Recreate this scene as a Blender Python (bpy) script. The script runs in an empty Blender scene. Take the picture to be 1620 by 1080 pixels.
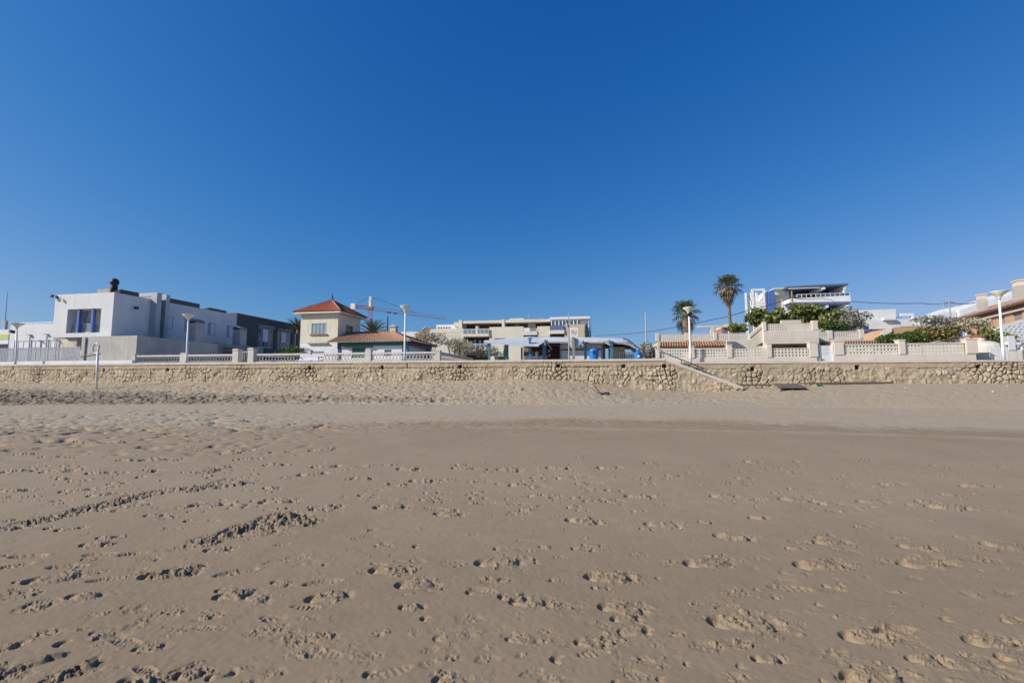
import bpy, math, random
import numpy as np
PI = math.pi
R = math.radians
random.seed(7)
scene = bpy.context.scene
COL = scene.collection
# ------------------------------------------------------------------ camera model of the photograph (1620x1080, 16 mm)
FPX = 720.0
EYE = 1.6
PITCH = math.atan(65.0 / 720.0)
cp, sp = math.cos(PITCH), math.sin(PITCH)


def ray(px, row):
    t = (540.0 - row) / FPX
    return ((px - 810.0) / FPX, cp - t * sp, sp + t * cp)


class Frame:
    """street-aligned axes: u along the sea wall, v inland"""
    def __init__(self, deg):
        self.deg = deg
        self.c, self.s = math.cos(R(deg)), math.sin(R(deg))

    def w(self, u, v, z=0):
        return (u * self.c + v * self.s, -u * self.s + v * self.c, z)

    def uv(self, x, y):
        return (x * self.c - y * self.s, x * self.s + y * self.c)

    def F(self, px, row, v):            # point of the plane v = const seen at px, row
        a, b, e = ray(px, row)
        k = v / (a * self.s + b * self.c)
        return ((a * self.c - b * self.s) * k, EYE + e * k)

    def S(self, px, row, u):            # point of the plane u = const
        a, b, e = ray(px, row)
        k = u / (a * self.c - b * self.s)
        return ((a * self.s + b * self.c) * k, EYE + e * k)

    def D(self, px, row, y):            # point at distance y
        a, b, e = ray(px, row)
        k = y / b
        u, v = self.uv(a * k, y)
        return (u, v, EYE + e * k)


W = Frame(10.25)

# ------------------------------------------------------------------ materials
def nd(nt, typ, **kw):
    n = nt.nodes.new(typ)
    for k, v in kw.items():
        setattr(n, k, v)
    return n


def new_mat(name):
    m = bpy.data.materials.new(name)
    m.use_nodes = True
    nt = m.node_tree
    b = nt.nodes['Principled BSDF']
    return m, nt, b


def M(name, rgb, rough=0.75, var=0.12, scale=1.5, bump=0.0, bscale=30.0, metal=0.0, stain=None, stain_amt=0.0, spec=0.35):
    m, nt, b = new_mat(name)
    L = nt.links.new
    tc = nd(nt, 'ShaderNodeTexCoord')
    b.inputs['Roughness'].default_value = rough
    b.inputs['Metallic'].default_value = metal
    b.inputs['Specular IOR Level'].default_value = spec
    n1 = nd(nt, 'ShaderNodeTexNoise')
    n1.inputs['Scale'].default_value = scale
    n1.inputs['Detail'].default_value = 6
    n1.inputs['Roughness'].default_value = 0.65
    L(tc.outputs['Object'], n1.inputs['Vector'])
    mr = nd(nt, 'ShaderNodeMapRange')
    mr.inputs['From Min'].default_value = 0.3
    mr.inputs['From Max'].default_value = 0.7
    mr.inputs['To Min'].default_value = 1.0 - var
    mr.inputs['To Max'].default_value = 1.0 + var * 0.6
    L(n1.outputs['Fac'], mr.inputs['Value'])
    mul = nd(nt, 'ShaderNodeMix', data_type='RGBA', blend_type='MULTIPLY')
    mul.inputs['Factor'].default_value = 1.0
    mul.inputs['A'].default_value = (*rgb, 1)
    L(mr.outputs['Result'], mul.inputs['B'])
    out = mul.outputs['Result']
    if stain:
        mp = nd(nt, 'ShaderNodeMapping')
        mp.inputs['Scale'].default_value = (2.2, 2.2, 0.25)
        L(tc.outputs['Object'], mp.inputs['Vector'])
        n2 = nd(nt, 'ShaderNodeTexNoise')
        n2.inputs['Scale'].default_value = 1.6
        n2.inputs['Detail'].default_value = 5
        L(mp.outputs['Vector'], n2.inputs['Vector'])
        r2 = nd(nt, 'ShaderNodeMapRange')
        r2.inputs['From Min'].default_value = 0.52
        r2.inputs['From Max'].default_value = 0.78
        r2.inputs['To Max'].default_value = stain_amt
        L(n2.outputs['Fac'], r2.inputs['Value'])
        mx = nd(nt, 'ShaderNodeMix', data_type='RGBA')
        mx.inputs['B'].default_value = (*stain, 1)
        L(r2.outputs['Result'], mx.inputs['Factor'])
        L(out, mx.inputs['A'])
        out = mx.outputs['Result']
    L(out, b.inputs['Base Color'])
    if bump:
        n3 = nd(nt, 'ShaderNodeTexNoise')
        n3.inputs['Scale'].default_value = bscale
        n3.inputs['Detail'].default_value = 4
        L(tc.outputs['Object'], n3.inputs['Vector'])
        bp = nd(nt, 'ShaderNodeBump')
        bp.inputs['Strength'].default_value = 0.6
        bp.inputs['Distance'].default_value = bump
        L(n3.outputs['Fac'], bp.inputs['Height'])
        L(bp.outputs['Normal'], b.inputs['Normal'])
    return m


def leaf_mat(name, cols, rough=0.55, trans=0.25):
    """leaf clumps: colour varies per leaf"""
    m, nt, b = new_mat(name)
    L = nt.links.new
    g = nd(nt, 'ShaderNodeNewGeometry')
    cr = nd(nt, 'ShaderNodeValToRGB')
    el = cr.color_ramp.elements
    while len(el) < len(cols):
        el.new(0.5)
    for i, c in enumerate(cols):
        el[i].position = i / max(1, len(cols) - 1)
        el[i].color = (*c, 1)
    L(g.outputs['Random Per Island'], cr.inputs['Fac'])
    L(cr.outputs['Color'], b.inputs['Base Color'])
    b.inputs['Roughness'].default_value = rough
    b.inputs['Specular IOR Level'].default_value = 0.3
    tl = nd(nt, 'ShaderNodeBsdfTranslucent')
    L(cr.outputs['Color'], tl.inputs['Color'])
    ms = nd(nt, 'ShaderNodeMixShader')
    ms.inputs['Fac'].default_value = trans
    out = nt.nodes['Material Output']
    L(b.outputs['BSDF'], ms.inputs[1])
    L(tl.outputs['BSDF'], ms.inputs[2])
    L(ms.outputs['Shader'], out.inputs['Surface'])
    return m


def glass_mat(name, rgb=(0.02, 0.03, 0.04), rough=0.06):
    m, nt, b = new_mat(name)
    b.inputs['Base Color'].default_value = (*rgb, 1)
    b.inputs['Roughness'].default_value = rough
    b.inputs['Specular IOR Level'].default_value = 0.6
    return m


MT = dict(
    white=M('white_render', (0.67, 0.67, 0.655), 0.8, 0.10, 0.5, 0.004, 25, stain=(0.5, 0.47, 0.40), stain_amt=0.35),
    white_clean=M('white_paint', (0.72, 0.72, 0.71), 0.6, 0.10, 1.0, stain=(0.5, 0.48, 0.44), stain_amt=0.3),
    white_shade=M('pale_lilac_render', (0.66, 0.66, 0.72), 0.85, 0.07, 0.35, 0.004, 20, stain=(0.45, 0.45, 0.48), stain_amt=0.3),
    concrete=M('concrete', (0.46, 0.43, 0.38), 0.85, 0.2, 0.7, 0.006, 18, stain=(0.62, 0.60, 0.55), stain_amt=0.45),
    concrete_dark=M('grey_render', (0.27, 0.25, 0.25), 0.85, 0.2, 0.5, 0.006, 18, stain=(0.17, 0.17, 0.18), stain_amt=0.4),
    charcoal=M('charcoal_render', (0.085, 0.083, 0.09), 0.8, 0.2, 0.5, 0.004, 18),
    coping=M('coping_stone', (0.60, 0.55, 0.49), 0.8, 0.16, 1.2, 0.004, 20, stain=(0.35, 0.31, 0.25), stain_amt=0.4),
    plaster=M('cream_plaster', (0.62, 0.56, 0.45), 0.85, 0.1, 0.8, 0.004, 22, stain=(0.42, 0.36, 0.28), stain_amt=0.35),
    plaster_pale=M('pale_block_render', (0.66, 0.61, 0.52), 0.85, 0.1, 0.9, 0.004, 22, stain=(0.45, 0.40, 0.33), stain_amt=0.4),
    plaster_pink=M('pinkish_render', (0.66, 0.575, 0.485), 0.85, 0.12, 0.9, 0.004, 22, stain=(0.45, 0.36, 0.29), stain_amt=0.3),
    tower=M('old_yellow_render', (0.69, 0.635, 0.50), 0.85, 0.16, 0.7, 0.005, 20, stain=(0.42, 0.36, 0.25), stain_amt=0.5),
    apart=M('pale_yellow_render', (0.65, 0.60, 0.48), 0.85, 0.10, 0.3, 0.004, 10, stain=(0.50, 0.44, 0.33), stain_amt=0.25),
    apart_tan=M('tan_render', (0.52, 0.42, 0.28), 0.85, 0.08, 0.3, 0.004, 10),
    orange=M('orange_render', (0.52, 0.33, 0.19), 0.85, 0.14, 0.6, 0.004, 15, stain=(0.48, 0.32, 0.2), stain_amt=0.4),
    balus=M('cast_stone', (0.62, 0.56, 0.49), 0.85, 0.12, 1.4, 0.003, 30, stain=(0.36, 0.30, 0.24), stain_amt=0.4),
    tile_red=M('red_roof_tile', (0.36, 0.085, 0.04), 0.8, 0.35, 3.0, 0.004, 10, stain=(0.25, 0.10, 0.06), stain_amt=0.4),
    tile_old=M('old_clay_tile', (0.37, 0.20, 0.12), 0.85, 0.45, 2.5, 0.004, 10, stain=(0.22, 0.14, 0.10), stain_amt=0.7),
    tile_dark=M('weathered_clay_tile', (0.30, 0.15, 0.10), 0.85, 0.4, 2.5, 0.004, 10, stain=(0.34, 0.26, 0.2), stain_amt=0.6),
    teal=M('teal_paint', (0.02, 0.15, 0.13), 0.5, 0.15, 3),
    navy=M('deep_blue_paint', (0.02, 0.055, 0.14), 0.5, 0.12, 2),
    blue=M('blue_paint', (0.07, 0.15, 0.40), 0.5, 0.12, 1.5),
    postblue=M('sky_blue_paint', (0.05, 0.18, 0.30), 0.45, 0.15, 3),
    lilac=M('violet_blue_paint', (0.115, 0.14, 0.29), 0.6, 0.12, 1.5),
    binblue=M('blue_plastic', (0.015, 0.20, 0.58), 0.35, 0.08, 3),
    shutter=M('grey_blue_shutter', (0.29, 0.38, 0.43), 0.6, 0.12, 4),
    dark=M('black_metal', (0.03, 0.03, 0.032), 0.5, 0.2, 3),
    grey=M('grey_metal', (0.33, 0.34, 0.36), 0.5, 0.12, 2),
    galv=M('galvanised_metal', (0.40, 0.42, 0.45), 0.45, 0.15, 2.0, metal=0.3),
    canopy=M('canopy_sheet', (0.50, 0.52, 0.54), 0.6, 0.14, 1.2, stain=(0.38, 0.38, 0.38), stain_amt=0.4),
    lampwhite=M('white_lamp_paint', (0.74, 0.74, 0.72), 0.45, 0.08, 4, stain=(0.40, 0.27, 0.16), stain_amt=0.35),
    lampshade=M('yellowed_lamp_shade', (0.70, 0.68, 0.54), 0.5, 0.12, 6),
    crane=M('orange_crane_paint', (0.50, 0.22, 0.14), 0.55, 0.15, 1),
    cream=M('cream_metal', (0.66, 0.62, 0.50), 0.6, 0.1, 1),
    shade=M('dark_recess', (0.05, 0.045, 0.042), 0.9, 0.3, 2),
    brown=M('brown_wood', (0.14, 0.075, 0.045), 0.7, 0.3, 3),
    wood=M('weathered_boards', (0.26, 0.23, 0.20), 0.85, 0.3, 4, 0.004, 25),
    lime=M('lime_paint', (0.45, 0.55, 0.16), 0.7, 0.1, 1),
    pale_lilac=M('lilac_shutter', (0.36, 0.37, 0.47), 0.7, 0.1, 2),
    glass=glass_mat('window_glass'),
    glass_sky=glass_mat('bluish_glass', (0.06, 0.11, 0.15), 0.08),
    glass_pale=glass_mat('frosted_glass', (0.20, 0.24, 0.25), 0.25),
    rust=M('rust_stain', (0.60, 0.55, 0.36), 0.85, 0.25, 5),
    solar=glass_mat('solar_cell', (0.012, 0.014, 0.03), 0.25),
    palmtrunk=M('palm_bark', (0.20, 0.15, 0.11), 0.9, 0.35, 6, 0.01, 25),
    bark=M('bark', (0.12, 0.09, 0.065), 0.9, 0.35, 6, 0.01, 25),
    leaf=leaf_mat('broad_leaf', [(0.06, 0.10, 0.022), (0.14, 0.19, 0.045), (0.23, 0.25, 0.075), (0.30, 0.28, 0.11)]),
    hedge=leaf_mat('hedge_leaf', [(0.035, 0.07, 0.015), (0.07, 0.125, 0.025), (0.12, 0.165, 0.04)]),
    autumn=leaf_mat('yellowing_leaf', [(0.08, 0.10, 0.025), (0.19, 0.18, 0.05), (0.32, 0.21, 0.08), (0.14, 0.15, 0.04), (0.36, 0.28, 0.14)]),
    pale_leaf=leaf_mat('pale_dry_leaf', [(0.22, 0.19, 0.12), (0.55, 0.48, 0.32), (0.70, 0.64, 0.46), (0.38, 0.34, 0.21), (0.62, 0.55, 0.38)]),
    silver_leaf=leaf_mat('silvery_leaf', [(0.12, 0.13, 0.08), (0.34, 0.33, 0.28), (0.60, 0.57, 0.50), (0.18, 0.19, 0.11), (0.5, 0.46, 0.42)]),
    palm_leaf=leaf_mat('palm_leaf', [(0.04, 0.07, 0.025), (0.08, 0.115, 0.045), (0.14, 0.165, 0.075), (0.19, 0.18, 0.09)], 0.45),
    dead_leaf=leaf_mat('dead_palm_leaf', [(0.14, 0.10, 0.065), (0.24, 0.18, 0.12), (0.32, 0.26, 0.18)], 0.8, 0.1),
    green_rag=M('green_plastic', (0.02, 0.32, 0.16), 0.5, 0.2, 8),
    darkcloth=M('dark_blue_cloth', (0.03, 0.035, 0.06), 0.9, 0.2, 8),
    signred=M('sign_red', (0.55, 0.04, 0.03), 0.5, 0.05, 4),
    ground=M('packed_earth', (0.30, 0.25, 0.19), 0.95, 0.2, 0.2),
    paving=M('promenade_paving', (0.42, 0.39, 0.35), 0.9, 0.12, 0.6),
)

# ------------------------------------------------------------------ mesh building
class MB:
    def __init__(self):
        self.v = []
        self.f = []

    def poly(self, pts):
        i = len(self.v)
        self.v.extend(pts)
        self.f.append(tuple(range(i, i + len(pts))))

    def box(self, u0, u1, v0, v1, z0, z1):
        i = len(self.v)
        self.v += [(u0, v0, z0), (u1, v0, z0), (u1, v1, z0), (u0, v1, z0), (u0, v0, z1), (u1, v0, z1), (u1, v1, z1), (u0, v1, z1)]
        for q in ((3, 2, 1, 0), (4, 5, 6, 7), (0, 1, 5, 4), (1, 2, 6, 5), (2, 3, 7, 6), (3, 0, 4, 7)):
            self.f.append(tuple(i + k for k in q))
        return self

    def prism(self, prof, axis, a0, a1):
        """profile extruded along 'u' (prof = v,z) or 'v' (prof = u,z) or 'z' (prof = u,v)"""
        n = len(prof)
        i = len(self.v)
        for a in (a0, a1):
            for p, q in prof:
                self.v.append((a, p, q) if axis == 'u' else (p, a, q) if axis == 'v' else (p, q, a))
        self.f.append(tuple(i + k for k in range(n))[::-1])
        self.f.append(tuple(i + n + k for k in range(n)))
        for k in range(n):
            k2 = (k + 1) % n
            self.f.append((i + k, i + k2, i + n + k2, i + n + k))
        return self

    def tube(self, pts, r, n=6, cap=True):
        rs = r if isinstance(r, (list, tuple)) else [r] * len(pts)
        base = len(self.v)
        P = [np.array(p, float) for p in pts]
        for k, p in enumerate(P):
            t = (P[min(k + 1, len(P) - 1)] - P[max(k - 1, 0)])
            t /= (np.linalg.norm(t) + 1e-9)
            a = np.cross(t, (0, 0, 1.0))
            if np.linalg.norm(a) < 0.05:
                a = np.cross(t, (1.0, 0, 0))
            a /= np.linalg.norm(a)
            b = np.cross(t, a)
            for j in range(n):
                an = 2 * PI * j / n
                self.v.append(tuple(p + rs[k] * (math.cos(an) * a + math.sin(an) * b)))
        for k in range(len(P) - 1):
            for j in range(n):
                j2 = (j + 1) % n
                self.f.append((base + k * n + j, base + k * n + j2, base + (k + 1) * n + j2, base + (k + 1) * n + j))
        if cap:
            self.f.append(tuple(base + j for j in range(n))[::-1])
            self.f.append(tuple(base + (len(P) - 1) * n + j for j in range(n)))
        return self

    def lathe(self, prof, cu, cv, n=16):
        """prof = (radius, z)"""
        base = len(self.v)
        for r, z in prof:
            for j in range(n):
                an = 2 * PI * j / n
                self.v.append((cu + r * math.cos(an), cv + r * math.sin(an), z))
        for k in range(len(prof) - 1):
            for j in range(n):
                j2 = (j + 1) % n
                self.f.append((base + k * n + j, base + k * n + j2, base + (k + 1) * n + j2, base + (k + 1) * n + j))
        self.f.append(tuple(base + j for j in range(n))[::-1])
        self.f.append(tuple(base + (len(prof) - 1) * n + j for j in range(n)))
        return self

    def wall(self, fn, a0, a1, z0, z1, holes, depth):
        """wall face on map fn(a, z, d) with openings cut and their reveals"""
        As = sorted(set([a0, a1] + [h[0] for h in holes] + [h[1] for h in holes]))
        Zs = sorted(set([z0, z1] + [h[2] for h in holes] + [h[3] for h in holes]))
        for i in range(len(As) - 1):
            for j in range(len(Zs) - 1):
                am, zm = (As[i] + As[i + 1]) / 2, (Zs[j] + Zs[j + 1]) / 2
                if any(h[0] < am < h[1] and h[2] < zm < h[3] for h in holes):
                    continue
                self.poly([fn(As[i], Zs[j], 0), fn(As[i + 1], Zs[j], 0), fn(As[i + 1], Zs[j + 1], 0), fn(As[i], Zs[j + 1], 0)])
        for h in holes:
            b0, b1, y0, y1 = h[:4]
            for (p, q) in (((b0, y0), (b1, y0)), ((b1, y0), (b1, y1)), ((b1, y1), (b0, y1)), ((b0, y1), (b0, y0))):
                self.poly([fn(p[0], p[1], 0), fn(q[0], q[1], 0), fn(q[0], q[1], depth), fn(p[0], p[1], depth)])
        return self

    def shell(self, u0, u1, v0, v1, z0, z1, front=(), right=(), left=(), depth=0.25, top=True):
        """hollow box of walls (front faces the sea) with openings"""
        self.wall(lambda a, z, d: (a, v0 + d, z), u0, u1, z0, z1, list(front), depth)
        self.wall(lambda a, z, d: (u1 - d, a, z), v0, v1, z0, z1, list(right), depth)
        self.wall(lambda a, z, d: (u0 + d, a, z), v0, v1, z0, z1, list(left), depth)
        self.poly([(u1, v1, z0), (u0, v1, z0), (u0, v1, z1), (u1, v1, z1)])
        if top:
            self.poly([(u0, v0, z1), (u1, v0, z1), (u1, v1, z1), (u0, v1, z1)])
        return self


class Thing:
    def __init__(self, name, label, cat, u, v, z, frame=W, group=None, kind='thing', empty=True, spin=0):
        self.b = (u, v, z)
        self.fr = frame
        self.spin = spin
        self.meta = dict(label=label, category=cat)
        if group:
            self.meta['group'] = group
        if kind:
            self.meta['kind'] = kind
        self.name = name
        self.o = None
        if empty:
            self.o = bpy.data.objects.new(name, None)
            self.o.empty_display_size = 0.2
            self._place(self.o)

    def _place(self, o):
        COL.objects.link(o)
        o.location = self.fr.w(*self.b)
        o.rotation_euler = (0, 0, -R(self.fr.deg) + self.spin)
        for k, v in self.meta.items():
            o[k] = v

    def mesh(self, name, mb, mat, smooth=False):
        me = bpy.data.meshes.new(name)
        b = self.b
        me.from_pydata([(p[0] - b[0], p[1] - b[1], p[2] - b[2]) for p in mb.v], [], mb.f)
        me.materials.append(MT[mat] if isinstance(mat, str) else mat)
        if smooth:
            me.polygons.foreach_set('use_smooth', [True] * len(me.polygons))
        me.update()
        return me

    def part(self, name, mb, mat, parent=None, smooth=False, label=None):
        o = bpy.data.objects.new(name, self.mesh(name, mb, mat, smooth))
        COL.objects.link(o)
        o.parent = parent or self.o
        if label:
            o['label'] = label
        return o

    def solo(self, mb, mat, smooth=False):
        """a thing that is one mesh"""
        o = bpy.data.objects.new(self.name, self.mesh(self.name, mb, mat, smooth))
        self._place(o)
        self.o = o
        return o


def copy_thing(root, loc, label, group=None):
    r = root.copy()
    COL.objects.link(r)
    r.location = loc
    r['label'] = label
    if group:
        r['group'] = group
    for ch in list(root.children):
        c = ch.copy()
        COL.objects.link(c)
        c.parent = r
        for g in list(ch.children):
            d = g.copy()
            COL.objects.link(d)
            d.parent = c
    return r


def structure(name, mb_or_mesh, mat, fr=W):
    t = Thing(name, '', '', 0, 0, 0, fr, empty=False)
    t.meta = dict(kind='structure')
    return t.solo(mb_or_mesh, mat)


def win_v(t, parent, rect, v, nx=2, ny=1, bar=0.06, frame='white_clean', pane='glass', inset=0.14, name='window'):
    """window in a sea-facing wall: frame bars, pane behind them"""
    u0, u1, z0, z1 = rect
    m = MB()
    fv0, fv1 = v + inset - 0.05, v + inset
    m.box(u0, u1, fv0, fv1, z0, z0 + bar)
    m.box(u0, u1, fv0, fv1, z1 - bar, z1)
    for k in range(nx + 1):
        a = u0 + (u1 - u0 - bar) * k / nx
        m.box(a, a + bar, fv0 + .002, fv1, z0 + bar, z1 - bar)
    for k in range(1, ny):
        a = z0 + (z1 - z0) * k / ny
        m.box(u0 + bar, u1 - bar, fv0 + .004, fv1, a - bar / 2, a + bar / 2)
    w = t.part(name, m, frame, parent)
    p = MB()
    p.box(u0 + bar / 2, u1 - bar / 2, fv1 - 0.03, fv1 - 0.02, z0 + bar / 2, z1 - bar / 2)
    t.part('pane', p, pane, w)
    return w


def win_u(t, parent, rect, u, nx=2, ny=1, bar=0.06, frame='white_clean', pane='glass', inset=0.14, name='window'):
    """window in a wall facing +u"""
    v0, v1, z0, z1 = rect
    m = MB()
    a0, a1 = u - inset, u - inset + 0.05
    m.box(a0, a1, v0, v1, z0, z0 + bar)
    m.box(a0, a1, v0, v1, z1 - bar, z1)
    for k in range(nx + 1):
        a = v0 + (v1 - v0 - bar) * k / nx
        m.box(a0, a1 - .002, a, a + bar, z0 + bar, z1 - bar)
    for k in range(1, ny):
        a = z0 + (z1 - z0) * k / ny
        m.box(a0, a1 - .004, v0 + bar, v1 - bar, a - bar / 2, a + bar / 2)
    w = t.part(name, m, frame, parent)
    p = MB()
    p.box(a0 + 0.02, a0 + 0.03, v0 + bar / 2, v1 - bar / 2, z0 + bar / 2, z1 - bar / 2)
    t.part('pane', p, pane, w)
    return w


def rv(px0, row0, px1, row1, v, fr=W):
    """rectangle on the plane v from photo corners -> u0,u1,z0,z1"""
    ua, za = fr.F(px0, row1, v)
    ub, zb = fr.F(px1, row0, v)
    return (ua, ub, za, zb)


def ru(px0, row0, px1, row1, u, fr=W):
    va, za = fr.S(px0, row1, u)
    vb, zb = fr.S(px1, row1, u)
    _, zt = fr.S(px0, row0, u)
    return (min(va, vb), max(va, vb), za, zt)
# ------------------------------------------------------------------ the beach: one displaced sheet
VW = 31.1            # sea wall front plane
ZT = 3.17            # promenade level (left of the stairs)
ZR = 2.95            # promenade level right of the stairs


def hsh(i, j, seed):
    n = (i.astype(np.int64) * 374761393 + j.astype(np.int64) * 668265263 + seed * 974711) & 0x7fffffff
    n = ((n ^ (n >> 13)) * 1274126177) & 0x7fffffff
    n = (n ^ (n >> 16)) & 0xffff
    return n / 65535.0


def vnoise(x, y, seed=0):
    xi, yi = np.floor(x), np.floor(y)
    fx, fy = x - xi, y - yi
    fx = fx * fx * (3 - 2 * fx)
    fy = fy * fy * (3 - 2 * fy)
    a, b = hsh(xi, yi, seed), hsh(xi + 1, yi, seed)
    c, d = hsh(xi, yi + 1, seed), hsh(xi + 1, yi + 1, seed)
    return (a + (b - a) * fx) * (1 - fy) + (c + (d - c) * fx) * fy


def fbm(x, y, o=4, seed=0, g=0.5):
    s, a, t = 0, 1.0, 0
    for k in range(o):
        s = s + a * vnoise(x * 2 ** k + 17 * k, y * 2 ** k - 9 * k, seed + k)
        t += a
        a *= g
    return s / t


def sstep(a, b, x):
    t = np.clip((x - a) / (b - a), 0, 1)
    return t * t * (3 - 2 * t)


BASE_ROWS = [(-300, 606), (0, 605), (250, 605), (450, 603), (700, 602), (850, 598), (940, 606), (1000, 614), (1100, 621), (1172, 617), (1250, 610), (1400, 607), (1620, 606), (2000, 606)]
_bx = np.array([(p[0] - 810) / FPX for p in BASE_ROWS])


def _zb(p, r):
    return W.F(p, r, VW)[1]


_bz = np.array([_zb(*p) for p in BASE_ROWS])


def profile(X, d):
    s = (d * (W.c + W.s * X)) / VW
    zb = np.interp(X, _bx, _bz)
    t1 = np.clip((s - 0.55) / 0.25, 0, 1)
    z1 = 0.38 * t1 ** 1.35
    t2 = np.clip((s - 0.80) / 0.20, 0, 1)
    return z1 + (zb - 0.38) * (t2 ** 0.9)


def to_row(X, d, z):
    m = (z - EYE) / d
    return 540 - FPX * (m * cp - sp) / (cp + m * sp), 810 + X * FPX / (cp + m * sp)


NU, UMAX = 2000, 1.62
U = np.linspace(-UMAX, UMAX, NU)
side = UMAX + 0.02 * (1.16 ** np.arange(1, 44) - 1) / 0.16      # coarser columns out to the sides
U = np.concatenate([-side[::-1], U, side])
rows = list(np.linspace(0.35, 1.6, 26))
d = 1.7
while d < 52.0:
    rows.append(d)
    step = max(0.0065, 0.62 * d * d / (455 * EYE))
    d += min(step, 0.075 if d < 40 else 0.2)
DD = np.array(rows)
X, Dg = np.meshgrid(U, DD)
XX = X * Dg
H = profile(X, Dg).astype(np.float64)
ROW, PX = to_row(X, Dg, H)
near = np.clip(1.2 - Dg / 22.0, 0, 1)
# broad undulation
H += 0.045 * (fbm(XX / 2.6, Dg / 2.2, 3, 5) - 0.5) * sstep(3, 8, Dg)
H += 0.016 * (fbm(XX / 0.7, Dg / 0.6, 3, 9) - 0.5)
H += 0.0022 * (vnoise(XX / 0.03, Dg / 0.03, 31) - 0.5) * near
# ---- dry trampled strip below the wall
leftness = 1 - sstep(-0.2, 0.9, X)
dry = 1 - sstep(636, 643, ROW)
pits = np.clip(fbm(XX / 0.24, Dg / 0.26, 3, 41, 0.55) - 0.44, 0, 1)
pit2 = np.clip(fbm(XX / 0.15, Dg / 0.15, 2, 47) - 0.5, 0, 1)
amp = dry * (0.30 + 0.60 * leftness) * (0.42 + 1.3 * np.clip(fbm(XX / 2.6, Dg / 1.5, 3, 77) - 0.25, 0, 1))
H -= amp * (0.27 * pits + 0.12 * pit2)
H += amp * 0.10 * (fbm(XX / 0.5, Dg / 0.5, 2, 91) - 0.5)
# ---- rough strip, left
band_c = np.interp(PX, [-400, 0, 300, 540, 760, 900], [628, 628, 629.0, 630, 632, 634])
band_w = np.interp(PX, [-400, 0, 300, 540, 700, 860], [14, 14, 9, 6, 4, 0.1])
bandm = 1 - sstep(0.55, 1.2, np.abs(ROW + 5 * (fbm(XX / 1.5, Dg / 0.8, 3, 111) - 0.5) - band_c) / np.maximum(band_w, 0.1))
bandm = bandm * (PX < 860)
rg = fbm(XX / 0.30, Dg / 0.24, 3, 53, 0.6)
H += bandm * 0.30 * (rg - 0.5) - bandm * 0.03
# ---- small pits where the dry sand meets the firm sand
pm = np.exp(-((ROW - np.interp(PX, [-400, 0, 540, 800, 1100, 1620], [688, 680, 672, 670, 668, 684])) / np.interp(PX, [-400, 0, 540, 800, 1620], [24, 18, 8, 5, 5])) ** 2)
H -= pm * np.interp(PX, [0, 540, 800, 1620], [0.18, 0.16, 0.07, 0.04]) * np.clip(fbm(XX / 0.36, Dg / 0.30, 2, 61) - 0.58, 0, 1) * 2.0
pm2 = sstep(640, 655, ROW) * (1 - sstep(700, 735, ROW)) * (1 - sstep(250, 650, PX))
H -= pm2 * 0.24 * np.clip(fbm(XX / 0.40, Dg / 0.34, 2, 67) - 0.60, 0, 1) * 1.6
# a low tyre/tide ledge at the right
led = np.interp(PX, [700, 820, 1100, 1350, 1620, 2000], [676, 676, 681, 686, 694, 700])
H += 0.018 * np.exp(-((ROW - led) / 2.0) ** 2) * (PX > 740)


# fine ripples and specks over the dry strip
midb = sstep(634, 644, ROW) * (1 - sstep(672, 700, ROW))
H += midb * 0.018 * (fbm(XX / 0.16, Dg / 0.14, 3, 95, 0.6) - 0.5)
H -= midb * 0.06 * np.clip(fbm(XX / 0.30, Dg / 0.22, 2, 97) - 0.66, 0, 1)


def ground_at(px, row):
    Xr = (px - 810.0) / FPX
    a, b, e = ray(px, row)
    Xr = a / b
    lo = 1.8
    for dd in np.arange(1.8, 45, 0.02):
        z = EYE + e / b * dd
        if z <= float(profile(np.array(Xr), np.array(dd))):
            return Xr * dd, dd
    return Xr * 40, 40.0


def patch(x0, y0, Rm):
    r0, r1 = np.searchsorted(DD, [y0 - Rm, y0 + Rm])
    ya, yb = max(1.6, y0 - Rm), y0 + Rm
    us = [(x0 - Rm) / ya, (x0 - Rm) / yb, (x0 + Rm) / ya, (x0 + Rm) / yb]
    c0, c1 = np.searchsorted(U, [min(us), max(us)])
    pad = 1
    c0, c1 = max(0, c0 - pad), min(len(U), c1 + pad)
    if r1 <= r0 or c1 <= c0:
        return None
    sl = (slice(r0, r1), slice(c0, c1))
    return sl, XX[sl] - x0, Dg[sl] - y0


def clods(gx, gy, lam, seed):
    """broken crust: crumbs and larger slabs with gaps between them"""
    gate = sstep(0.36, 0.60, fbm(gx / 0.07, gy / 0.07, 2, seed + 40))
    wx = gx + 0.02 * (vnoise(gx / 0.04, gy / 0.04, seed + 41) - 0.5)
    c1 = np.clip((fbm(wx / lam, gy / lam, 2, seed + 3, 0.6) - 0.53) * 7, 0, 1)
    c2 = np.clip((fbm(wx / (3.1 * lam), gy / (2.0 * lam), 3, seed + 42, 0.55) - 0.53) * 9, 0, 1)
    return (0.25 + 0.9 * gate) * 0.0065 * c1 + 0.0095 * c2 * (0.4 + 0.8 * gate)


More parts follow.
